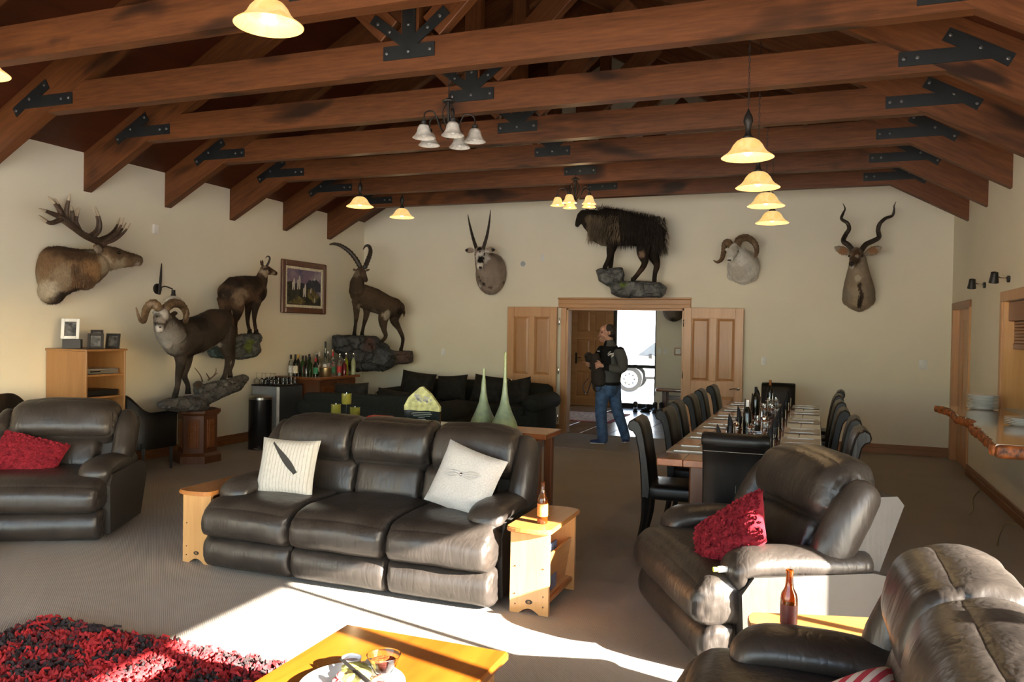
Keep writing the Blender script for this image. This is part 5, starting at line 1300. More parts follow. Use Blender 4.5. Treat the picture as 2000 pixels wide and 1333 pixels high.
def in_corner(p): return Vector((max(p.x, XL + .003), min(p.y, YB - .003), p.z))
slab_rock('boulder', r2, F, [([(180, 993), (480, 998), (545, 1052), (585, 1075), (520, 1115), (200, 1115), (174, 1050)], -.25, .46), ([(205, 1105), (520, 1100), (600, 1095), (645, 1125), (640, 1190), (540, 1243), (300, 1246), (285, 1180)], -.25, .44), ([(580, 1103), (738, 1107), (741, 1180), (700, 1192), (590, 1188)], -.2, .36)],
     (.070, .074, .082), [(F(430, 1060, .4), .16, (.085, .048, .04)), (F(670, 1145, .3), .22, (.12, .08, .065)), (F(530, 1125, .4), .14, (.10, .115, .135))], .02, 8, .034, 4.5, in_corner)

# ---- gemsbok bust on the back wall
F = frame(600, 380, 3.6025, (0, YB, 0), (0, -1, 0))
r = animal_root('gemsbok_bust', 'gemsbok shoulder mount with two long straight spear horns on the back wall', (-5.1, YB, 2.7), 'trophy mount')
mb = MB()
mb.loft([F(1295, 560, .04), F(1290, 545, .15), F(1270, 520, .28), F(1240, 470, .42), F(1220, 430, .50)], [.26, .25, .20, .14, .10], [.36, .33, .24, .16, .11], 20, up=(0, 0, 1))
mb.ball(F(1285, 640, .10), (.10, .12, .09), 12, 8); mb.ball(F(1255, 610, .20), (.07, .10, .09), 12, 8)
mb.loft([F(1215, 398, .50), F(1215, 425, .56), F(1215, 465, .63), F(1215, 500, .68), F(1215, 518, .70)], [.085, .088, .068, .058, .048], [.085, .09, .07, .058, .048], 14, up=(0, -1, 0))
ear(mb, F(1175, 395, .50), F(1110, 392, .46), .048, .014, (0, -1, 0)); ear(mb, F(1255, 393, .50), F(1322, 390, .46), .048, .014, (0, -1, 0))
ob, ow, ok = (.31, .25, .205), (.72, .70, .66), (.012, .010, .010)
fur_body(r, mb, ob, [(F(1240, 590, .25), .12, (.27, .215, .17)), (F(1215, 440, .65), .13, ow, .75), (F(1215, 505, .74), .09, ow, .8), (F(1175, 410, .54), .06, ow), (F(1255, 410, .54), .06, ow),
    (F(1216, 446, .70), .055, ok, .8), (F(1216, 465, .71), .05, ok, .8), (F(1184, 450, .62), .028, ok, .7), (F(1248, 450, .62), .028, ok, .7), (F(1184, 425, .6), .024, ok), (F(1248, 425, .6), .024, ok), (F(1215, 388, .56), .045, ok, .7), (F(1216, 404, .62), .018, ok), (F(1216, 515, .745), .03, ok, .6), (F(1125, 392, .47), .035, ok), (F(1308, 390, .47), .035, ok), (F(1218, 580, .35), .035, ok), (F(1228, 605, .32), .035, ok), (F(1250, 630, .28), .05, (.05, .035, .028)), (F(1300, 650, .2), .06, (.10, .05, .035)), (F(1370, 615, .1), .04, ok), (F(1345, 640, .12), .05, ow), (F(1225, 640, .2), .05, ow)], .011, 3, 'fur_smooth')
eyes(r, [F(1184, 418, .60), F(1247, 418, .60)], .012)
horn(r, [F(1192, 385, .52), F(1165, 300, .46), F(1143, 210, .40), F(1130, 140, .36)], [.030, .024, .016, .003], M['horn'], n=8, rib=.06); horn(r, [F(1238, 382, .52), F(1265, 290, .46), F(1282, 190, .40), F(1290, 108, .36)], [.030, .024, .016, .003], M['horn'], n=8, rib=.06)

# ---- Himalayan tahr on a rock above the double doors
F = frame(960, 370, 2.516, (0, YB, 0), (0, -1, 0))
r = animal_root('tahr', 'full shaggy dark bull tahr with pale mane on a rock above the double doors', (-2.7, YB - .35, 2.9))
mb = MB()
mb.loft([F(500, 180, .42), F(550, 185, .40), F(620, 190, .38), F(700, 200, .36), F(770, 215, .34), F(825, 235, .33)], [.13, .19, .20, .19, .18, .12], [.22, .29, .28, .24, .22, .16], 18)
mb.loft([F(520, 170, .42), F(480, 145, .44), F(450, 130, .46)], [.16, .13, .09], [.20, .16, .10], 12)
mb.loft([F(455, 118, .46), F(440, 135, .48), F(428, 158, .50), F(420, 178, .51)], [.065, .068, .05, .036], [.07, .072, .052, .036], 12, up=(1, 0, 0))
leg(mb, [F(590, 250, .44), F(588, 300, .44), F(575, 345, .45), F(556, 385, .46)], [.11, .065, .038, .036]); leg(mb, [F(600, 250, .30), F(585, 310, .30), F(588, 350, .31), F(584, 385, .32)], [.11, .065, .038, .036])
leg(mb, [F(760, 240, .42), F(745, 310, .42), F(752, 365, .42), F(720, 415, .43), F(695, 445, .44)], [.15, .10, .048, .036, .036]); leg(mb, [F(810, 240, .26), F(795, 315, .26), F(812, 370, .26), F(803, 415, .26), F(800, 452, .27)], [.14, .10, .05, .036, .036])
tb_, tm_ = (.020, .014, .010), (.20, .155, .10)
fur_body(r, mb, tb_, [(F(520, 200, .55), .22, tm_, .3), (F(540, 250, .5), .16, (.24, .19, .13), .3), (F(480, 150, .55), .10, (.10, .075, .05)), (F(735, 320, .52), .07, (.22, .15, .10)), (F(720, 400, .5), .08, (.07, .04, .025)), (F(800, 380, .32), .10, (.035, .022, .015)), (F(640, 130, .5), .16, (.030, .021, .014))], .013)
eyes(r, [F(448, 132, .525), F(448, 132, .42)], .011)
for dd in (.48, .42): horn(r, [F(462, 112, dd), F(475, 92, dd), F(492, 88, dd)], [.026, .020, .005], M['horn'])
sd1 = []; sd2 = []; sd3 = []
for k in range(1100):
    a, b = 482 + 150 * RND.random() ** 1.7, RND.uniform(125, 240); d = .38 + .24 * math.sin(PI * RND.random()); sd1.append((F(a, b, d), (-.3 + RND.uniform(-.3, .3), -.5, -1)))
for k in range(2000):
    a = RND.uniform(560, 850); b = RND.uniform(105, 265) + max(0, a - 700) * .2; d = .38 + .20 * math.sin(PI * RND.random()); sd2.append((F(a, b, d), (.35, -.35, -1)))
for k in range(700):
    a = RND.uniform(500, 820); b = 95 + max(0, a - 560) * .22 + RND.uniform(-4, 14); sd3.append((F(a, b, .36 + RND.uniform(-.08, .1)), (.5, -.1, .5)))
strands(r, sd1, .16, plain('pale_mane_hair', (.155, .115, .072), .8, 0, .6, 3), 1, 'mane', .004, .55)
dkh = plain('black_brown_hair', (.020, .013, .009), .75, 0, .6, 3)
strands(r, sd2, .15, dkh, 2, 'coat_hair', .004, .5); strands(r, sd3, .09, dkh, 5, 'ridge_hair', .003, .2)
strands(r, [(F(RND.uniform(770, 860), RND.uniform(170, 310), .3 + .15 * RND.random()), (.7, -.1, -1)) for _ in range(700)], .13, dkh, 6, 'rump_hair', .004, .5)
r2 = animal_root('artificial_rock', 'rounded grey artificial rock under the tahr above the double doors', (-2.6, YB - .25, 2.3), 'rock')
flatb = lambda p: Vector((p.x, min(p.y, YB - .003), p.z))
slab_rock('boulder', r2, F, [([(514, 398), (540, 388), (640, 388), (654, 420), (640, 462), (570, 477), (528, 450)], .0, .54), ([(575, 468), (640, 455), (700, 450), (830, 460), (862, 482), (858, 512), (835, 530), (640, 533), (590, 515)], .0, .52)],
     (.16, .168, .17), [(F(650, 465, .52), .08, (.12, .17, .04))], .018, 4, .022, 4, flatb)

# ---- white Dall sheep bust
F = frame(1380, 370, 4.762, (0, YB, 0), (0, -1, 0))
r = animal_root('dall_sheep_bust', 'white sheep shoulder mount with curled brown horns on the back wall', (-1.05, YB, 2.6), 'trophy mount')
mb = MB()
mb.loft([F(345, 730, .03), F(340, 715, .14), F(320, 680, .26), F(290, 620, .38), F(270, 580, .45)], [.235, .235, .19, .14, .10], [.25, .25, .205, .15, .11], 18, up=(0, 0, 1))
mb.ball(F(340, 850, .07), (.06, .09, .06), 10, 8); mb.ball(F(240, 800, .08), (.08, .10, .08), 10, 8); mb.ball(F(430, 800, .08), (.08, .10, .08), 10, 8)
mb.loft([F(262, 545, .45), F(250, 575, .52), F(230, 620, .60), F(217, 660, .66)], [.072, .078, .056, .044], [.08, .08, .06, .044], 14, up=(0, -1, 0))
ear(mb, F(320, 565, .43), F(362, 540, .40), .03, .012, (0, -1, 0)); ear(mb, F(205, 560, .46), F(172, 560, .42), .028, .012, (0, -1, 0))
wc = (.76, .74, .69)
fur_body(r, mb, wc, [(F(300, 760, .3), .16, (.56, .53, .47)), (F(215, 668, .72), .03, (.35, .31, .28)), (F(260, 560, .55), .07, (.58, .54, .46))], .011, 3, 'fur_smooth')
part(r, MB().ball(F(212, 660, .70), (.030, .018, .012), 10, 6), 'nose', M['nose']); eyes(r, [F(292, 578, .545), F(215, 575, .55)], .012)
horn(r, [F(280, 535, .46), F(305, 470, .42), F(375, 450, .34), F(445, 500, .28), F(468, 570, .30), F(455, 625, .38)], [.052, .056, .05, .043, .034, .022], M['horn_b'], n=8, rib=.07)
horn(r, [F(235, 535, .47), F(200, 495, .42), F(172, 510, .36), F(160, 580, .38), F(140, 650, .46), F(100, 678, .52), F(62, 660, .54)], [.048, .052, .046, .038, .03, .02, .005], M['horn_b'], n=8, rib=.07)

# ---- kudu bust
r = animal_root('kudu_bust', 'kudu shoulder mount with tall corkscrew horns on the right of the back wall', (.55, YB, 2.4), 'trophy mount')
mb = MB()
mb.loft([F(1415, 990, .02), F(1415, 960, .14), F(1412, 880, .25), F(1410, 790, .34), F(1412, 700, .42), F(1410, 640, .46)], [.215, .21, .185, .15, .115, .10], [.23, .23, .21, .16, .13, .10], 18, up=(0, -1, 0))
mb.ball(F(1420, 1095, .05), (.09, .09, .07), 10, 8); mb.ball(F(1315, 1020, .06), (.08, .10, .10), 10, 8); mb.ball(F(1515, 1020, .06), (.08, .10, .10), 10, 8)
mb.loft([F(1395, 590, .46), F(1388, 625, .53), F(1370, 665, .61), F(1355, 700, .67), F(1350, 718, .69)], [.082, .082, .058, .046, .038], [.085, .085, .06, .046, .038], 14, up=(0, -1, 0))
ear(mb, F(1330, 600, .46), F(1190, 535, .44), .062, .015, (0, -1, 0)); ear(mb, F(1480, 600, .46), F(1628, 535, .44), .062, .015, (0, -1, 0))
kb = (.29, .235, .175)
fur_body(r, mb, kb, [(F(1400, 850, .4), .13, (.26, .205, .145)), (F(1310, 980, .2), .12, (.27, .235, .19)), (F(1530, 980, .2), .12, (.25, .215, .17)), (F(1408, 830, .48), .06, (.44, .38, .30)), (F(1410, 960, .38), .14, (.36, .29, .21), .3), (F(1415, 1060, .28), .12, (.36, .28, .19), .3), *[(F(1432 + 10 * math.sin(b_ / 30.), b_, .42 - (b_ - 880) * .0007), .036, (.05, .03, .02), .5) for b_ in range(880, 1095, 14)], (F(1385, 655, .64), .10, (.085, .055, .035)), (F(1395, 600, .56), .085, (.12, .062, .035)), (F(1395, 628, .59), .035, (.42, .37, .30)), (F(1350, 722, .73), .045, (.50, .46, .41)), (F(1350, 695, .70), .04, (.03, .02, .015)), (F(1270, 570, .46), .085, (.26, .135, .065)), (F(1200, 540, .46), .06, (.33, .28, .22)), (F(1550, 570, .46), .085, (.26, .135, .065)), (F(1615, 545, .46), .06, (.33, .28, .22))], .011, 3, 'fur_smooth')
# keep the throat marks: repaint order puts darker spots over the pale ones
part(r, MB().ball(F(1350, 692, .715), (.026, .018, .014), 10, 6), 'nose', M['nose']); eyes(r, [F(1325, 622, .56), F(1448, 622, .56)], .013)
hl_ = [(1368, 580), (1320, 520), (1272, 480), (1295, 420), (1325, 370), (1310, 315), (1255, 275), (1272, 220), (1288, 180), (1268, 132)]; hr_ = [(1432, 580), (1480, 515), (1555, 478), (1603, 445), (1596, 380), (1612, 320), (1665, 270), (1728, 245), (1745, 190), (1745, 155), (1763, 115)]
dz = [.44, .40, .36, .30, .34, .38, .34, .29, .32, .34, .34]
horn(r, [F(a, b, dz[i]) for i, (a, b) in enumerate(hl_)], [.036, .036, .034, .031, .028, .025, .021, .017, .011, .003], M['horn'], n=6); horn(r, [F(a, b, dz[i]) for i, (a, b) in enumerate(hr_)], [.036, .036, .034, .031, .029, .026, .023, .019, .014, .009, .003], M['horn'], n=6)
strands(r, [(F(1420 + RND.uniform(-14, 14), RND.uniform(870, 1090), .30 - .1 * RND.random() + .08), (0, -.6, -.8)) for _ in range(160)], .06, M['horn'], 8, 'throat_hair', .003)

# ---- small bust in the hall
r = animal_root('deer_bust', 'brown animal bust on the hall wall, only its chest showing below the door head', (-2.78, HYB, 2.3), 'trophy mount')
mb = MB(); X0, Z0 = -2.80, 2.14
mb.loft([(X0, HYB, Z0 - .05), (X0, HYB - .12, Z0), (X0, HYB - .25, Z0 + .14), (X0, HYB - .34, Z0 + .28)], [.24, .23, .17, .11], [.24, .23, .18, .12], 16); mb.loft([(X0, HYB - .34, Z0 + .30), (X0, HYB - .46, Z0 + .22), (X0, HYB - .55, Z0 + .14)], [.085, .065, .045], n=12, up=(1, 0, 0))
ear(mb, (X0 - .07, HYB - .33, Z0 + .36), (X0 - .2, HYB - .33, Z0 + .40), .04); ear(mb, (X0 + .07, HYB - .33, Z0 + .36), (X0 + .2, HYB - .33, Z0 + .40), .04)
fur_body(r, mb, (.12, .085, .055), [((X0, HYB - .2, Z0 - .1), .15, (.20, .16, .12)), ((X0, HYB - .15, Z0 - .24), .09, (.04, .03, .02))], .02)

# ---------------------------------------------------------------- lamps
def sight(u, v, D): return CAMP + ray(u, v) * D
def lit_glass(name, st):
    n = NB(name); co = n.coord((1, 1, 1), rand=False)
    c = n.ramp(n.noise(co, 9, 3, .5, 2.0), [(.35, (1.0, .56, .15)), (.65, (1.0, .70, .30))])
    n.set((.45, .30, .12), .3); n.l(c, n.b.inputs['Emission Color']); n.b.inputs['Emission Strength'].default_value = st; return n.m
M['shade_lit'] = lit_glass('lit_amber_glass', .85)
M['shade_off'] = plain('frosted_glass', (.55, .52, .47), .35, 0, .2, 30)
M['bulb'] = emit('bulb', (1.0, .82, .5), 6.0)
M['bulb_off'] = plain('bulb_off', (.75, .74, .70), .2)
BELL = [(.030, .128), (.050, .126), (.075, .112), (.098, .085), (.114, .055), (.135, .03), (.165, .010), (.1775, .0)]
def bell(s=1.0, t=.004): return [(r * s, z * s) for r, z in BELL] + [((r - t) * s, (z - .002) * s) for r, z in reversed(BELL)]
def chain(mb, x, y, z0, z1):
    n = max(2, int((z1 - z0) / .035)); st = (z1 - z0) / n
    for k in range(n):
        c = z0 + (k + .5) * st; a = k % 2
        mb.loft([(x + (.007 * math.cos(t) if a else 0), y + (0 if a else .007 * math.cos(t)), c + st * .62 * math.sin(t)) for t in [2 * PI * i / 8 for i in range(8)]], .0022, n=5, closed=True)
def light(par, loc, e, r=.05):
    l = bpy.data.lights.new('lamp_glow', 'POINT'); l.energy = e; l.color = (1.0, .70, .38); l.shadow_soft_size = r
    o = bpy.data.objects.new('lamp_glow', l); C.objects.link(o); o.parent = par; o.location = loc
def roof_z(x): return ZE + TAN * ((XR - x) if x > XC else (x - XL))
def pendant(label, p):
    r = thing('pendant_lamp', label, 'pendant lamp', p, 0, 'lit bell-shaped pendant lamps')
    MB().lathe(bell(), 36).build('glass_shade', M['shade_lit'], r, 60)
    MB().ball((0, 0, .055), (.034, .034, .045), 14, 10).build('bulb', M['bulb'], r)
    MB().lathe([(.034, .125), (.036, .14), (.022, .155), (.016, .19), (.022, .215), (.034, .245), (.026, .285), (.012, .31), (.004, .335)], 16).build('lamp_holder', M['iron'], r)
    h = roof_z(p[0]) - p[2]; mb = MB(); chain(mb, 0, 0, .33, h - .02); mb.build('chain', M['iron'], r, 60)
    MB().lathe([(.055, h), (.05, h - .02), (.01, h - .03)], 16).build('ceiling_rose', M['iron'], r)
    light(r, (0, 0, -.04), 6, .05)
pendant('lit bell pendant lamp largest and nearest, at the top left of centre', sight(525, 50, 4.13))
pendant('lit bell pendant lamp cut by the left edge of the photo', sight(-48, 142, 4.6))
for (u, v, D), nm in zip(((1460, 308, 5.47), (1480, 367, 6.5), (1496, 403, 7.68), (1508, 436, 8.64)), ('nearest', 'second', 'third', 'farthest')):
    pendant('lit bell pendant lamp over the dining table, %s in the line of four' % nm, sight(u, v, D))
pendant('lit bell pendant lamp at far left, the left one of the pair', sight(703, 404, 10.4)); pendant('lit bell pendant lamp at far left, the right one of the pair', sight(785, 425, 11.5))
CBELL = [(.018, .105), (.035, .10), (.048, .08), (.056, .045), (.072, .018), (.09, 0)]
def chandelier(label, p, lit, a0):
    r = thing('chandelier', label, 'chandelier', p); R0 = .215
    MB().lathe([(.008, .02), (.03, .04), (.034, .06), (.012, .08), (.010, .30), (.016, .32), (.006, .34)], 14).build('column', M['iron'], r)
    cg = MB()
    for k in range(6):
        a = k * PI / 3; cg.loft(bez([(.012 * math.cos(a), .012 * math.sin(a), .10), (.05 * math.cos(a), .05 * math.sin(a), .20), (.045 * math.cos(a), .045 * math.sin(a), .26), (.01 * math.cos(a), .01 * math.sin(a), .315)], 5), .004, n=6)
    cg.build('wire_cage', M['iron'], r); MB().lathe([(.05, .315), (.055, .325), (.02, .345)], 16).build('crown', M['iron'], r)
    for k in range(5):
        a = a0 + k * 2 * PI / 5; c, s = math.cos(a), math.sin(a)
        m = MB().loft(bez([(.02 * c, .02 * s, .06), (.07 * c, .07 * s, .10), (.13 * c, .13 * s, .215), (R0 * c * .95, R0 * s * .95, .20), (R0 * c, R0 * s, .135)], 6), .006, n=8).build('arm', M['iron'], r)
        MB().lathe([(.022, .10), (.024, .13), (.010, .14)], 12, (R0 * c, R0 * s, 0)).build('socket', M['iron'], m)
        pr = CBELL + [(q - .003, z - .001) for q, z in reversed(CBELL)]
        MB().lathe(pr, 24, (R0 * c, R0 * s, 0)).build('glass_shade', M['shade_lit'] if lit else M['shade_off'], r, 60)
        MB().ball((R0 * c, R0 * s, .035), (.026, .026, .032), 10, 8).build('bulb', M['bulb'] if lit else M['bulb_off'], m)
    h = roof_z(p[0]) - p[2]; mb = MB(); chain(mb, 0, 0, .34, h - .02); mb.build('chain', M['iron'], r, 60)
    MB().lathe([(.06, h), (.055, h - .02), (.01, h - .03)], 16).build('ceiling_rose', M['iron'], r)
    if lit: light(r, (0, 0, -.06), 14, .12)
chandelier('unlit five-arm chandelier with frosted bell shades in the middle of the room', sight(875, 277, 6.4), False, .3)
chandelier('lit five-arm chandelier hanging in front of the tahr', sight(1123, 402, 9.85), True, .9)
# bracket lamp beside the ram
wl = thing('wall_lamp', 'black iron scroll wall lamp with a white dome shade behind the ram', 'wall lamp', (XL, 7.52, 2.06))
MB().lathe([(.065, 0), (.06, .015), (0, .02)], 20, M=Matrix.Rotation(PI / 2, 4, 'Y')).build('wall_plate', M['iron'], wl)
mb = MB().loft(bez([(.03, 0, -.06), (.05, .0, .1), (.04, .02, .24), (.03, .035, .31)], 6), ramp_r([.02, .016, .010, .004], 19), n=8); mb.loft(bez([(.02, 0, 0), (.10, .02, .03), (.18, .06, .0)], 6), .008, n=8); mb.build('scroll_arm', M['iron'], wl)
MB().lathe([(.022, .0), (.024, -.05), (.034, -.07)], 14, (.19, .065, -.01)).build('socket', M['iron'], wl)
MB().lathe([(.025, -.075), (.07, -.09), (.105, -.12), (.125, -.155), (.121, -.155), (.10, -.122), (.025, -.08)], 24, (.19, .065, -.01)).build('dome_shade', M['shade_off'], wl, 60)
# two swivel spots over the hatch
def spot(label, y, z):
    r = thing('wall_spotlight', label, 'spotlight', (XR, y, z), 0, 'black swivel spotlights on the right wall')
    MB().lathe([(.032, 0), (.032, .022), (.0, .024)], 16, M=Matrix.Rotation(-PI / 2, 4, 'Y')).build('wall_plate', M['black_metal'], r)
    MB().loft([(-.02, 0, .01), (-.10, 0, .02)], .007, n=8).build('stem', M['chrome'], r)
    MB().lathe([(.02, .05), (.032, .045), (.036, .0), (.045, -.055), (.040, -.055), (.03, 0), (0, .02)], 18, M=Matrix.Translation((-.13, 0, .02)) @ Matrix.Rotation(.35, 4, 'X')).build('lamp_head', M['black_metal'], r)
spot('black swivel wall spotlight farther from the hatch', 9.97, 2.21); spot('black swivel wall spotlight nearer the camera above the hatch', 8.80, 2.20)

# ---------------------------------------------------------------- switches, sensors, sockets
def plate(name, label, p, n, w, h, cat, knobs=1, par=None, t=.012):
    r = thing(name, label, cat, p, math.atan2(-n[0], n[1]) + PI if False else 0)
    ax = 'x' if abs(n[0]) > .5 else 'y'; s = n[0] if ax == 'x' else n[1]
    bx = (lambda a, b, c, d, t0, t1: MB().span(min(s * t0, s * t1), max(s * t0, s * t1), a, b, c, d, .002)) if ax == 'x' else (lambda a, b, c, d, t0, t1: MB().span(a, b, min(s * t0, s * t1), max(s * t0, s * t1), c, d, .002))
    bx(-w / 2, w / 2, -h / 2, h / 2, 0.0005, t).build('cover_plate', M['white'], r, 0)
    for k in range(knobs):
        z = (k - (knobs - 1) / 2) * h * .45; bx(-w * .14, w * .14, z - h * .1, z + h * .1, t, t + .006).build('rocker', M['white'], r, 0)
    return r
plate('light_switch', 'white wall plate left of the double doors above the black sofa', (-5.907, YB, 1.24), (0, -1, 0), .075, .115, 'switch')
plate('light_switch', 'white wall switch right of the open double doors', (-.709, YB, 1.246), (0, -1, 0), .075, .115, 'switch')
plate('light_switch', 'white double wall switch near the passage door', (1.378, YB, 1.251), (0, -1, 0), .10, .13, 'switch', 2)
plate('wall_sensor', 'small pale sensor plate right of the gemsbok mount', (-4.158, YB, 2.81), (0, -1, 0), .06, .11, 'sensor', 1)
plate('wall_sensor', 'small white motion sensor between the stag and the beam ends', (XL, 7.47, 2.776), (1, 0, 0), .07, .11, 'sensor', 1, None, .03)
sr = thing('round_speaker', 'small round grey wall speaker right of the gemsbok mount', 'speaker', (-4.49, YB, 2.714))
MB().lathe([(.05, 0.0005), (.05, .012), (.044, .016)], 24, M=Matrix.Rotation(PI / 2, 4, 'X')).build('rim', M['white'], sr); MB().lathe([(.043, .016), (0, .018)], 24, M=Matrix.Rotation(PI / 2, 4, 'X')).build('grille', plain('grey_mesh', (.35, .37, .38), .6), sr)

# ---------------------------------------------------------------- painting on the left wall
pt = thing('framed_painting', 'wood-framed painting of white wild sheep on a dark mountainside', 'painting', (XL, 10.465, 2.237))
PW, PH = 1.15, .805
for a in (-1, 1):
    MB().span(.001, .045, a * PW / 2 - (.09 if a > 0 else 0), a * PW / 2 + (.09 if a < 0 else 0), -PH / 2, PH / 2, .012).build('frame_side', M['rimu'], pt, 0)
    MB().span(.001, .045, -PW / 2 + .09, PW / 2 - .09, a * PH / 2 - (.09 if a > 0 else 0), a * PH / 2 + (.09 if a < 0 else 0), .012).build('frame_rail', M['rimu'], pt, 0)
lw, lh = PW / 2 - .09, PH / 2 - .09
for a in (-1, 1):
    MB().span(.001, .034, a * lw - (.04 if a > 0 else 0), a * lw + (.04 if a < 0 else 0), -lh, lh, .004).build('gilt_liner', M['cream_label'], pt, 0)
    MB().span(.001, .034, -lw + .04, lw - .04, a * lh - (.04 if a > 0 else 0), a * lh + (.04 if a < 0 else 0), .004).build('gilt_liner', M['cream_label'], pt, 0)
iw_, ih_ = lw - .04, lh - .04
n_ = NB('painted_sky'); co = n_.coord((1, 1, 1), rand=False); n_.set(n_.ramp(n_.noise(co, 4, 4), [(.3, (.06, .07, .16)), (.5, (.20, .14, .22)), (.7, (.36, .30, .36))]), .5)
cv = MB().span(.001, .02, -iw_, iw_, -ih_, ih_).build('canvas', n_.m, pt, 0)
def pic(poly, mat, lay): MB().prism([(y * iw_, z * ih_) for y, z in poly], .0202, .0202 + .0006 * lay, 'x').build('painted_shape', mat, cv, 0)
mtn = plain('painted_peak', (.035, .04, .06), .6, 0, .5, 8); hill = plain('painted_hillside', (.035, .035, .022), .6, 0, .9, 12); gld = plain('painted_grass', (.14, .11, .035), .6, 0, .8, 18); shp = plain('painted_sheep', (.60, .57, .52), .6)
pic([(-1, -.2), (1, -.2), (1, .25), (.8, .45), (.6, .62), (.45, .42), (.3, .5), (.1, .2), (-.3, .3), (-.7, .1), (-1, .15)], mtn, 1)
pic([(.52, .48), (.6, .62), (.68, .52), (.62, .46)], shp, 2)
pic([(-1, -1), (1, -1), (1, -.55), (.7, -.2), (.35, .0), (0, -.1), (-.4, .1), (-.7, .3), (-1, .25)], hill, 2)
pic([(.2, -.1), (.5, -.0), (.9, -.5), (.6, -.9), (.2, -.5)], gld, 3); pic([(-.9, -.9), (-.3, -.5), (.1, -.8), (-.2, -.98)], gld, 3)
for (a, b, s) in ((-.62, .25, .85), (-.32, .38, 1.0), (.02, -.05, .95), (.38, -.1, .4), (.62, -.62, .4)):
    pic([(a - .09 * s, b), (a - .02 * s, b + .05 * s), (a + .02 * s, b + .28 * s), (a + .08 * s, b + .26 * s), (a + .1 * s, b - .05 * s), (a + .08 * s, b - .5 * s), (a + .03 * s, b - .5 * s), (a + .01 * s, b - .25 * s), (a - .04 * s, b - .5 * s), (a - .09 * s, b - .5 * s)], shp, 4)

# ---------------------------------------------------------------- media cabinet with photo frames
mc = thing('media_cabinet', 'pine open-front media cabinet holding players against the left wall', 'cabinet', (XL + .015, 6.27, 0))
CX = .56
M['oak'] = wood('golden_oak', (.25, .115, .036), (.38, .19, .07), 2, 8, .38, .2, .5, coat=.15)
for s in (-1, 1): MB().span(0, CX, s * .25 - (.02 if s > 0 else 0), s * .25 + (.02 if s < 0 else 0), 0, 1.34, .003).build('side_panel', M['oak'], mc, 0)
MB().span(-.002, CX + .012, -.262, .262, 1.34, 1.362, .004).build('cabinet_top', M['oak'], mc, 0); MB().span(.0, .012, -.23, .23, 0, 1.34).build('back_panel', M['oak'], mc, 0)
for z in (.10, .36, .62, .87, 1.10): MB().span(.012, CX - .01, -.23, .23, z - .02, z).build('shelf', M['oak'], mc, 0)
def av(name, label, z, h, mat, y0=-.2, y1=.2, deep=.33):
    r = thing(name, label, 'media player', (XL + .015, 6.27, z + .0005)); MB().span(CX - .06 - deep, CX - .05, y0, y1, .006, h, .003).build('case', mat, r, 0)
    MB().span(CX - .05, CX - .044, y0 + .01, y1 - .01, .012, h - .01, .002).build('front_panel', M['chrome'] if mat is not M['iron'] else M['iron'], r, 0)
    MB().span(CX - .044, CX - .041, y0 + .04, y0 + .16, h * .4, h * .6).build('disc_tray', M['iron'], r, 0)
    for yy in (y0 + .03, y1 - .03): MB().lathe([(.012, 0), (.012, .007)], 10, (CX - .12, yy, 0)).build('foot', M['iron'], r)
silv = plain('silver_case', (.45, .44, .42), .35, .6)
av('disc_player', 'silver disc player on the upper shelf of the media cabinet', 1.10, .055, silv); av('disc_player', 'black receiver on the middle shelf of the media cabinet', .87, .06, M['iron'])
pass
def photo_frame(label, loc, rz, w, h, fm, im, lean=.22):
    r = bpy.data.objects.new('photo_frame', None); C.objects.link(r); r.location = loc; r.rotation_euler = (0, 0, rz); tag(r, label, 'photo frame', 'photo frames on the media cabinet')
    m = Matrix.Rotation(-lean, 4, 'X'); b = .18 * w     # faces local -y, leaning back
    for a in (-1, 1):
        MB().box((a * (w / 2 - b / 2), 0, h / 2), (b, .016, h), .003, m).build('frame_side', fm, r, 0)
        MB().box((0, 0, h / 2 + a * (h / 2 - b / 2)), (w - 2 * b, .016, b), .003, m).build('frame_rail', fm, r, 0)
    MB().box((0, .003, h / 2), (w - 2 * b, .006, h - 2 * b), 0, m).build('photo', im, r, 0)
    MB().prism([(.0, .0), (h * .50, 0), (.008 + h * .22 * .7, h * .7)], -w * .12, w * .12, 'x').build('easel_back', M['oak'], r, 0)
bw_ = plain('portrait_print', (.06, .06, .06), .4, 0, 1.2, 22)
photo_frame('white photo frame on a black box at the left of the media cabinet', (-7.22, 6.09, 1.4615), .70, .17, .215, M['white'], bw_)
tag(MB().span(-.085, .085, -.055, .055, 0, .098, .003).build('gift_box', M['iron'], None, 0, (-7.20, 6.105, 1.3625), (0, 0, .70)), 'black box under the white photo frame', 'box')
photo_frame('black photo frame second from the left on the media cabinet', (-6.99, 6.20, 1.3625), .75, .15, .165, M['iron'], bw_)
photo_frame('narrow black photo frame behind the second frame', (-7.12, 6.335, 1.3625), .85, .12, .20, M['iron'], bw_)
photo_frame('black photo frame at the right end of the media cabinet', (-7.02, 6.44, 1.3625), .55, .14, .165, M['iron'], bw_, .26)

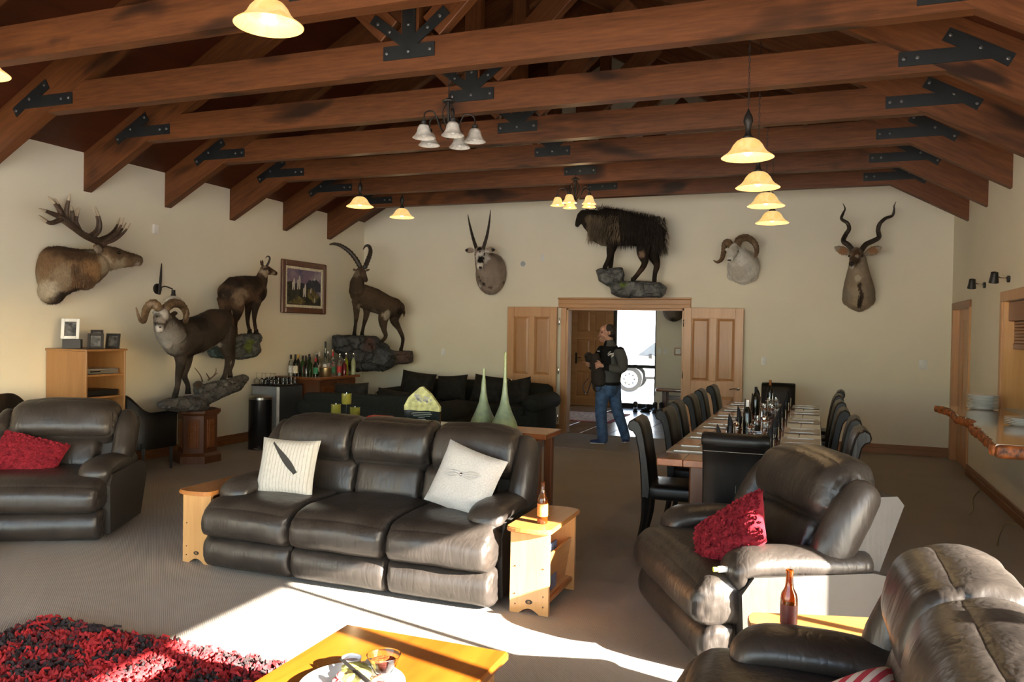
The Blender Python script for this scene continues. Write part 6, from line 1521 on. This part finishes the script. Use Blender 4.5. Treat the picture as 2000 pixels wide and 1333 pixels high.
# ---------------------------------------------------------------- tub chair, high-back chair, side desk
def tub_chair(label, loc, rz, hb=.86, hf=.66):
    r = thing('tub_chair', label, 'armchair', loc, rz, 'black leather tub chairs'); W, D = .60, .58
    pts = []
    for k in range(21): # curved shell from the right front round the back to the left front
        t = k / 20; a = PI * t; pts.append((math.cos(a) * W / 2, math.sin(a) * .26 + .05 if True else 0, t))
    path = [(W / 2, -D / 2 + .04, hf)] + [(math.cos(PI * k / 12) * W / 2, .03 + math.sin(PI * k / 12) * .25, hf + (hb - hf) * sstep(.08, .42, k / 12 if k <= 6 else 1 - k / 12)) for k in range(13)] + [(-W / 2, -D / 2 + .04, hf)]
    p2 = bez(path, 4); mb = MB(); v = []; n = len(p2)
    for i, p in enumerate(p2):
        q = p2[min(i + 1, n - 1)] - p2[max(i - 1, 0)]; nn = Vector((q.y, -q.x, 0)); nn = nn.normalized() if nn.length > 1e-6 else Vector((1, 0, 0))
        for (o, z) in ((.03, .26), (.035, p.z - .02), (.02, p.z), (-.02, p.z), (-.035, p.z - .02), (-.03, .26)): v.append((p.x + nn.x * o, p.y + nn.y * o, z))
    f = [(i * 6 + a, i * 6 + (a + 1) % 6, (i + 1) * 6 + (a + 1) % 6, (i + 1) * 6 + a) for i in range(n - 1) for a in range(6)] + [tuple(reversed(range(6))), tuple(range((n - 1) * 6, n * 6))]
    sh = mb.add(v, f).build('shell', M['black_leather'], r, 50)
    bm = bmesh.new(); bm.from_mesh(sh.data); bmesh.ops.recalc_face_normals(bm, faces=bm.faces); bm.to_mesh(sh.data); bm.free()
    MB().pillow((0, -.04, .40), (W - .07, .50, .14), .04, (0, 0, .02), 8).build('seat', M['black_leather'], r, 60); MB().span(-W / 2 + .03, W / 2 - .03, -D / 2 + .06, .2, .25, .33).build('seat_frame', M['black_leather'], r, 0)
    for sx in (-1, 1):
        for yy in (-.23, .17): MB().loft([(sx * (W / 2 - .03), yy, .27), (sx * (W / 2 - .03), yy, 0)], [.027, .017], n=4, rnd=False).build('leg', M['black_metal'], r, 0)
    return r
tub_chair('black leather tub chair between the recliner and the pedestal', (-7.08, 6.84, 0), PI)
tb = dup(bpy.data.objects['tub_chair'], (-6.92, 5.42, 0), PI / 2 + .25, 'high black leather chair half hidden behind the left recliner'); tb.scale = (1.0, 1.0, 1.10)
dk_ = thing('side_desk', 'dark wooden side desk at the far left edge behind the recliner', 'desk', (-7.1, 4.52, 0))
MB().span(-.36, .30, -.55, .48, .70, .735, .004).build('desk_top', M['rimux'], dk_, 0)
for sx in (-.31, .25):
    for sy in (-.5, .43): MB().box((sx, sy, .35), (.05, .05, .70), .004).build('leg', M['rimu'], dk_, 0)
MB().span(-.33, .27, -.52, .45, .50, .52).build('shelf', M['rimu'], dk_, 0)
tel = thing('desk_phone', 'black telephone on the side desk at the left edge', 'telephone', (-6.98, 4.86, .7355)); MB().prism([(-.09, 0), (.09, 0), (.09, .03), (-.09, .065)], -.09, .09, 'y').build('phone_body', M['iron'], tel, 0); MB().loft(bez([(-.06, -.07, .09), (-.06, 0, .10), (-.06, .07, .09)], 4), ramp_r([.022, .014, .022], 9), n=8).build('handset', M['iron'], tel)

# ---------------------------------------------------------------- live-edge counter, plates, cable
ct_ = thing('serving_counter', 'thick live-edge wooden slab counter under the serving hatch', 'counter', (XR, 0, .95))
edge = [(-.55, 9.02), (-.50, 8.75), (-.49, 8.4), (-.53, 8.05), (-.50, 7.75), (-.47, 7.5), (-.53, 7.2), (-.54, 6.9), (-.56, 6.6), (-.585, 6.28), (-.60, 6.05), (-.62, 5.91)]
e2 = [Vector((a, b, 0)) for a, b in edge]; fine = bez([(a, b, 0) for a, b in edge], 5)
R_ = random.Random(9); top = [(p.x + R_.uniform(-.008, .008), p.y) for p in fine]; bot = [(x + R_.uniform(.02, .07), y) for x, y in top]; mid = [(x - R_.uniform(-.005, .02), y) for x, y in top]
n = len(top); v = []; f = []
for (x, y), (xm, ym), (xb, yb_) in zip(top, mid, bot): v += [(-.004, y, 0), (x, y, 0), (xm, y, -.035), (xb, y, -.075), (-.004, y, -.075)]
for i in range(n - 1):
    for a in range(5): f.append((i * 5 + a, i * 5 + (a + 1) % 5, (i + 1) * 5 + (a + 1) % 5, (i + 1) * 5 + a))
f += [tuple(reversed(range(5))), tuple(range((n - 1) * 5, n * 5))]
M['slab'] = wood('polished_slab', (.20, .095, .035), (.36, .20, .085), 1, 5, .10, .3, .5, coat=1.0, stretch=.12)
sl_ = MB().add(v, f).build('slab', M['slab'], ct_, 0)
bm = bmesh.new(); bm.from_mesh(sl_.data); bmesh.ops.recalc_face_normals(bm, faces=bm.faces); bm.to_mesh(sl_.data); bm.free()
M['bark'] = plain('raw_bark_edge', (.26, .075, .018), .5, 0, .8, 25, .8, 40)
bk_ = MB(); pe = bez([(x, y, -.042) for x, y in mid], 3)
bk_.loft([p + Vector((.012 * noise.noise(p * 6), 0, .008 * noise.noise(p * 9))) for p in pe], [.016 + .012 * noise.noise(p * 11) for p in pe], [.036 + .008 * noise.noise(p * 8) for p in pe], 10)
bk_.build('live_edge', M['bark'], ct_, 30)
MB().pillow((-.31, 5.90, -.045), (.63, .05, .085), .02, (0, .01, 0), 10, None, None, .02, 14).build('broken_end', M['bark'], ct_, 40)
for y in (6.5, 8.4): MB().prism([(0, -.076), (-.32, -.076), (0, -.30)], y - .02, y + .02, 'y').build('bracket', M['rimu'], ct_, 0)
plm = MB().lathe([(0, 0), (.085, 0), (.09, .004), (.135, .014), (.137, .017), (.132, .017), (.088, .008), (0, .006)], 36).mesh('dinner_plate', 50); plm.materials.append(M['china'])
for k in range(11): tag(link('dinner_plate', plm, None, (1.50 + RND.uniform(-.003, .003), 8.72 + RND.uniform(-.003, .003), .9505 + k * .0125)), 'white dinner plate, %s in the stack at the far end of the counter' % (['lowest', 'second lowest', 'third', 'fourth', 'fifth', 'sixth', 'seventh', 'eighth', 'ninth', 'second highest', 'topmost'][k]), 'plate', 'white plates stacked on the counter')
for k in range(5): tag(link('dinner_plate', plm, None, (1.53, 7.25, .9505 + k * .0125)), 'white dinner plate, %s in the stack cut by the right edge' % (['lowest', 'second', 'middle', 'fourth', 'topmost'][k]), 'plate', 'white plates stacked by the right edge')
M['cable'] = plain('yellow_cable', (.34, .30, .13), .5)
cb_ = MB(); cb_.loft(bez([(1.66, 9.72, .012), (1.55, 9.35, .006), (1.47, 8.95, .02), (1.42, 8.6, .006), (1.35, 8.36, .006)], 8), .004, n=6)
tag(cb_.build('loose_cable', M['cable']), 'thin yellow cable trailing onto the carpet under the plates', 'cable')
cb_ = MB(); cb_.loft(bez([(1.67, 8.0, .012), (1.58, 8.02, .03), (1.49, 7.75, .008), (1.40, 7.4, .008), (1.36, 7.2, .006)], 8), .004, n=6)
tag(cb_.build('loose_cable', M['cable']), 'thin yellow cable trailing onto the carpet at the right edge', 'cable')

# ---------------------------------------------------------------- doorway mat, hall rug, bench, shoes, switches
tag(MB().prism([(-3.78, 10.65), (-1.90, 10.66), (-1.90, 12.17), (-3.80, 12.16)], .0005, .008, 'z').build('door_mat', plain('grey_matting', (.25, .215, .175), .9, 0, .12, 50, .4, 200), None, 0), 'large plain grey-brown mat in front of the double doors', 'mat')
hr2 = thing('hall_rug', 'patterned pale rug with a red border on the hall floor', 'rug', (-4.35, 14.75, 0))
MB().span(-.95, .95, -.82, .82, .0005, .009).build('border', plain('red_rug_border', (.22, .02, .02), .9, 0, .3, 20), hr2, 0); MB().span(-.86, .86, -.74, .74, .009, .011).build('field', plain('pale_rug_field', (.42, .32, .28), .9, 0, .5, 18), hr2, 0)
bh = thing('hall_bench', 'small live-edge wooden bench against the hall wall', 'bench', (-2.58, 16.6, 0))
MB().pillow((0, 0, .45), (1.0, .34, .07), .02, (0, 0, 0), 8, None, None, .012, 8).build('bench_seat', M['rimux'], bh, 50)
for sx in (-.32, .32): MB().span(sx - .05, sx + .05, -.13, .13, 0, .42, .01).build('leg', M['rimu'], bh, 0)
MB().span(-.3, .3, -.02, .02, .25, .33, .004).build('stretcher', M['rimu'], bh, 0)
M['boot'] = plain('dark_boot_leather', (.015, .012, .011), .6)
def boot(label, loc, rz, h=.17):
    r = thing('boot', label, 'boot', loc, rz, 'dark boots on the hall floor')
    mb = MB().loft(bez([(0, .05, h), (0, .055, h * .6), (0, .04, .06)], 4), ramp_r([.05, .046, .05], 9), n=12, up=(0, 1, 0)); mb.loft([(0, .06, .05), (0, -.04, .05), (0, -.13, .04)], [.045, .047, .04], [.04, .036, .026], 12)
    me = remesh(mb, .01, 2); me.materials.append(M['boot']); link('upper', me, r); MB().prism([(-.045, .10), (-.05, -.05), (-.04, -.15), (0, -.17), (.04, -.15), (.05, -.05), (.045, .10)], 0, .022, 'z').build('sole', M['black_metal'], r, 0)
    MB().loft(bez([(-.02, -.02, .09), (0, -.035, .115), (.02, -.02, .10)], 3), .004, n=6).build('laces', M['iron'], r)
boot('left dark boot of the pair in front of the side light', (-3.46, 16.30, 0), .2); boot('right dark boot of the pair in front of the side light', (-3.24, 16.34, 0), -.5, .13)
boot('left dark boot of the pair beside the hall bench', (-3.06, 16.30, 0), .1, .18); boot('right dark boot of the pair beside the hall bench', (-2.94, 16.30, 0), -.1, .18)
plate('light_switch', 'left one of the two switches in the hall', (-3.10, HYB, 1.24), (0, -1, 0), .075, .115, 'switch'); plate('light_switch', 'right one of the two switches in the hall', (-2.97, HYB, 1.24), (0, -1, 0), .075, .115, 'switch')
al = thing('alarm_panel', 'small white alarm panel in a wooden surround in the hall', 'alarm panel', (-2.70, HYB, 1.24)); MB().span(-.08, .08, -.02, -.0005, -.08, .08, .003).build('surround', M['frame'], al, 0); MB().span(-.055, .055, -.028, -.02, -.055, .055, .003).build('panel', M['white'], al, 0)

# ---------------------------------------------------------------- white car outside the side light
wc_ = sight(1229, 741, 23.2); GZ0 = wc_.z - .37
car = thing('offroad_car', 'white off-road car parked outside the entrance', 'car', (wc_.x, wc_.y, GZ0), math.radians(6))
M['carpaint'] = plain('white_car_paint', (.75, .76, .77), .2, 0, .05, 2, coat=.0) if False else plain('white_car_paint', (.75, .76, .77), .2, 0, .05, 2)
M['carglass'] = plain('dark_car_glass', (.04, .05, .06), .05)
prof = [(-.85, .42), (-.88, .62), (-.80, .86), (-.02, 1.02), (.60, 1.52), (.90, 1.64), (3.55, 1.68), (3.88, 1.05), (3.92, .45), (3.30, .42), (3.25, .62), (3.05, .82), (2.80, .90), (2.55, .82), (2.35, .62), (2.30, .38), (.48, .38), (.45, .62), (.28, .82), (.0, .90), (-.28, .82), (-.45, .62), (-.48, .42)]
MB().prism(prof, 0, 1.8, 'y').build('car_body', M['carpaint'], car, 0)
for pl_ in ([(.22, 1.06), (.70, 1.44), (1.55, 1.50), (1.55, 1.06)], [(1.65, 1.06), (1.65, 1.53), (2.55, 1.54), (2.55, 1.06)], [(2.65, 1.06), (2.65, 1.54), (3.45, 1.54), (3.68, 1.06)]): MB().prism(pl_, -.012, .0, 'y').build('side_window', M['carglass'], car, 0)
MB().prism([(.48, .38), (2.30, .38), (2.30, .46), (.48, .46)], -.06, .0, 'y').build('side_step', M['black_metal'], car, 0)
for x in (0, 2.80):
    for y in (.06, 1.6):
        w_ = MB().lathe([(.36, -.1), (.37, -.05), (.37, .1), (.25, .11), (.25, -.11), (.36, -.1)], 28, M=Matrix.Translation((x, y, .37)) @ Matrix.Rotation(PI / 2, 4, 'X')).build('tyre', M['black_metal'], car)
        MB().lathe([(.25, -.08), (.25, .09), (.22, .08), (.06, .05), (.05, .09), (0, .09)], 28, M=Matrix.Translation((x, y, .37)) @ Matrix.Rotation(PI / 2, 4, 'X')).build('wheel_rim', M['chrome'], w_)
        for k in range(8):
            a = k * PI / 4; MB().ball((x + .15 * math.cos(a), y - .078, .37 + .15 * math.sin(a)), (.026, .006, .026), 8, 5).build('rim_hole', M['black_metal'], w_)
MB().span(.55, .68, -.16, -.02, .98, 1.12, .03).build('mirror', M['black_metal'], car, 0)
hl2 = MB(); gx = 24; vv = []; ff = []
for j in range(10):
    for i in range(gx): 
        x, y = -75 + i * 6, 42 + j * 7; vv.append((x, y, -.2 + j * j * .30 + 2.2 * noise.noise(Vector((x * .05, y * .05, 2))) * j / 3))
ff = [(j * gx + i, j * gx + i + 1, (j + 1) * gx + i + 1, (j + 1) * gx + i) for j in range(9) for i in range(gx - 1)]
tag(hl2.add(vv, ff).build('hillside', plain('snowy_hill', (.72, .72, .70), .9, 0, .3, .15)), kind='structure')

# ---------------------------------------------------------------- man with a camera bag in the doorway
F = frame(1080, 590, 4.3, (0, 11.42, 0), (0, -1, 0))
mr_ = thing('person', 'man in black and grey fleece jacket and blue jeans in the doorway', 'person', (-2.78, 11.42, 0))
off = Vector(mr_.location)
def skin(mb, name, mat, voxel=.009, sm=2, colour=None, parent=None):
    mb.v = [tuple(Vector(p) - off) for p in mb.v]; me = remesh(mb, voxel, sm)
    if colour: paint(me, colour)
    me.materials.append(mat); return link(name, me, parent or mr_)
M['skin'] = plain('skin', (.42, .22, .155), .55, 0, .08, 12); 
b = MB()
# head in profile looking to the left, then neck, trunk, arms, legs under the clothes
hc = F(452, 262, .0)
b.ball(F(462, 248, 0), (.098, .078, .105), 18, 14); b.loft([F(440, 290, 0), F(425, 320, .0)], [.062, .05], [.075, .05], 14, up=(0, -1, 0)); b.ball(F(420, 268, 0), (.052, .058, .075), 14, 10)
b.ball(F(428, 236, 0), (.060, .068, .062), 14, 10); b.ball(F(418, 326, 0), (.036, .036, .030), 10, 8); b.loft([F(408, 250, 0), F(396, 272, 0), F(384, 292, 0)], [.012, .014, .016], [.016, .016, .014], 8, up=(1, 0, 0)); b.ball(F(392, 312, 0), (.016, .026, .010), 8, 6); b.ball(F(396, 322, 0), (.016, .024, .009), 8, 6); b.ball(F(404, 246, 0), (.018, .05, .012), 8, 6)
b.ball(F(474, 262, .078), (.020, .010, .034), 10, 8); b.ball(F(474, 262, -.078), (.020, .010, .034), 10, 8)
b.loft([F(470, 300, 0), F(472, 345, 0), F(478, 385, 0)], [.058, .058, .075], n=14, up=(0, -1, 0))
b.loft([F(485, 420, 0), F(490, 460, 0), F(490, 560, 0), F(480, 660, 0)], [.12, .16, .16, .155], [.07, .10, .10, .11], 18, up=(1, 0, 0))
arm_n = [F(555, 410, .17), F(585, 490, .20), F(580, 560, .20), F(500, 560, .26), F(440, 545, .28), F(415, 540, .28)]
arm_f = [F(420, 400, -.16), F(370, 480, -.15), F(345, 545, -.10), F(320, 535, -.02), F(300, 525, .02)]
b.loft(bez(arm_n, 4), ramp_r([.05, .048, .042, .036, .028, .026], 21), n=12, up=(1, 0, 0)); b.loft(bez(arm_f, 4), ramp_r([.05, .046, .04, .034, .027], 17), n=12, up=(1, 0, 0))
def hand(wr, palm, fing, thumb, up):
    b.loft([wr, palm], [.026, .038], [.02, .020], 12, up=up)
    for p in fing: q = bez(p, 4); b.loft(q, ramp_r([.0095, .009, .007], len(q)), n=8)
    q = bez(thumb, 4); b.loft(q, ramp_r([.012, .010, .008], len(q)), n=8)
hand(F(420, 540, .28), F(388, 530, .29), [[F(385, 508 + 14 * k, .305 - .004 * k), F(366, 512 + 15 * k, .315), F(350 + 3 * k, 518 + 15 * k, .285)] for k in range(4)], [F(398, 512, .29), F(384, 498, .30), F(368, 496, .29)], (0, -1, 0))
hand(F(302, 526, .02), F(286, 520, .05), [[F(288, 508 + 9 * k, .06), F(300, 512 + 11 * k, .11), F(306, 515 + 11 * k, .13)] for k in range(4)], [F(280, 510, .05), F(262, 508, .07), F(246, 506, .08)], (0, -1, 0))
lg1 = [F(425, 680, .09), F(412, 800, .10), F(402, 920, .12), F(412, 1060, .14), F(418, 1165, .16)]; lg2 = [F(515, 680, -.06), F(520, 800, -.05), F(545, 930, -.06), F(585, 1050, -.12), F(612, 1145, -.14)]
for L_g in (lg1, lg2): b.loft(bez(L_g, 4), ramp_r([.085, .075, .055, .05, .036], 17), n=12, up=(1, 0, 0))
skin(b, 'body', M['skin'], .0075, 2)
for s in (.052, -.052): part(mr_, MB().ball(F(412, 258, s), .011, 8, 6), 'eye', M['eye'])
h = MB(); h.ball(F(478, 236, 0), (.090, .083, .085), 16, 10); h.ball(F(488, 262, 0), (.068, .080, .075), 14, 10); h.ball(F(474, 222, 0), (.07, .075, .062), 12, 8)
skin(h, 'hair', plain('dark_brown_hair', (.022, .014, .010), .7, 0, .5, 60, .6, 90), .009, 1)
# jacket
j = MB(); j.loft([F(475, 352, 0), F(477, 372, 0), F(487, 405, 0), F(492, 470, 0), F(494, 560, 0), F(486, 640, 0), F(480, 685, 0)], [.085, .115, .20, .225, .205, .205, .20], [.08, .10, .125, .145, .145, .145, .14], 20, up=(1, 0, 0))
j.loft([F(476, 336, 0), F(474, 360, 0), F(480, 390, 0)], [.074, .086, .12], [.074, .086, .11], 14, up=(1, 0, 0))
j.loft(bez(arm_n[:5], 4), ramp_r([.082, .078, .07, .06, .046], 17), n=14, up=(1, 0, 0)); j.loft(bez(arm_f[:4], 4), ramp_r([.08, .072, .062, .048], 13), n=14, up=(1, 0, 0))
sA, sB, sC = F(585, 480, .2) - off, F(570, 560, .25) - off, F(470, 550, .28) - off
def jcol(co, no):
    u = co + off; z = u.z; blk, gry = (.012, .012, .013), (.085, .088, .088)
    nrm = (co - sA).length < .17 or (co - sB).length < .15 or ((co - sC).length < .13)
    top = z > F(490, 575, 0).z
    sleeve = u.x > F(520, 400, 0).x and z < F(560, 395, 0).z and u.y < 11.40
    c = blk if top else gry
    if sleeve and nrm: c = gry
    if z > F(474, 372, 0).z and u.x > F(462, 360, 0).x: c = gry
    if z < F(480, 672, 0).z: c = blk
    return c
M['fleece'] = vcol('fleece_cloth', .9, 160, .3, (1, 1, 1), .1, .2)
jk = skin(j, 'jacket', M['fleece'], .009, 3, jcol)
lg = MB()
for k in range(14):
    a = 2 * PI * k / 14
    if 4 <= k <= 5 or k in (11, 12): continue
    lg.box(tuple(F(487 + 22 * math.cos(a), 441 + 22 * math.sin(a), .226) - off), (.014, .02, .009))
lg.box(tuple(F(489, 436, .226) - off), (.034, .02, .014)); lg.box(tuple(F(479, 442, .226) - off), (.014, .02, .022)); lg.box(tuple(F(497, 448, .226) - off), (.012, .02, .018))
lg.build('round_emblem', M['white'], jk, 0)
MB().box(tuple(F(382, 414, .10) - off), (.035, .03, .006)).build('name_tag', M['white'], jk, 0)
p_ = MB(); p_.loft([F(482, 670, 0), F(478, 720, 0), F(474, 760, 0)], [.19, .185, .17], [.13, .135, .12], 18, up=(1, 0, 0))
p_.loft(bez(lg1, 4), ramp_r([.105, .098, .085, .080, .075], 17), n=14, up=(1, 0, 0)); p_.loft(bez(lg2, 4), ramp_r([.10, .095, .082, .075, .068], 17), n=14, up=(1, 0, 0))
skin(p_, 'jeans', plain('blue_denim', (.055, .115, .235), .85, 0, .35, 14, .3, 180), .009, 2)
for toe, heel, ank in ((F(318, 1208, .20), F(430, 1205, .17), F(420, 1165, .16)), (F(592, 1192, -.08), F(625, 1185, -.16), F(614, 1140, -.14))):
    toe = Vector((toe.x, toe.y, .035)); heel = Vector((heel.x, heel.y, .04)); s = MB(); s.loft([heel, heel.lerp(toe, .5), toe], [.038, .045, .036], [.038, .036, .026], 12); s.loft([ank, Vector((heel.x * .7 + ank.x * .3, heel.y * .7 + ank.y * .3, .06))], .042, n=10, up=(1, 0, 0))
    o = skin(s, 'sock', plain('blue_sock', (.03, .05, .14), .9), .009, 2); w2 = MB(); w2.loft([heel + Vector((0, 0, -.022)), heel.lerp(toe, .5) + Vector((0, 0, -.022)), toe + Vector((0, 0, -.018))], [.036, .042, .037], [.013, .012, .014], 10); part(mr_, w2, 'sole', M['white'])
part(mr_, MB().loft([F(428, 541 + 3 * math.sin(t), .28) + Vector((0, .034 * math.cos(t), .034 * math.sin(t))) for t in [2 * PI * i / 14 for i in range(14)]], .006, .008, 6, closed=True), 'wristwatch', M['chrome'])
bg_ = thing('camera_bag', 'dark camera bag with hanging straps held by the man', 'bag', tuple(F(370, 600, .16)))
off = Vector(bg_.location); q = MB(); q.loft([F(385, 690, .17), F(385, 620, .17), F(375, 560, .16), F(360, 500, .15), F(350, 450, .15)], [.11, .12, .10, .085, .07], [.07, .08, .08, .07, .05], 16, up=(0, -1, 0)); q.loft([F(300, 440, .14), F(300, 490, .13)], [.05, .055], n=12, up=(0, -1, 0)); q.ball(F(290, 455, .16), (.05, .05, .05), 10, 8)
q.v = [tuple(Vector(p) - off) for p in q.v]; me = remesh(q, .012, 2); me.materials.append(plain('dark_brown_canvas', (.016, .010, .008), .8, 0, .4, 20, .4, 60)); link('bag_body', me, bg_)
part(bg_, MB().loft(bez([F(300, 640, .18), F(262, 690, .2), F(258, 740, .2), F(285, 770, .2), F(330, 640, .2)], 6), .018, .005, 8), 'strap', M['black_metal']); part(bg_, MB().loft(bez([F(340, 680, .2), F(345, 740, .22), F(385, 750, .22), F(415, 700, .2)], 6), .016, .005, 8), 'strap', M['black_metal'])
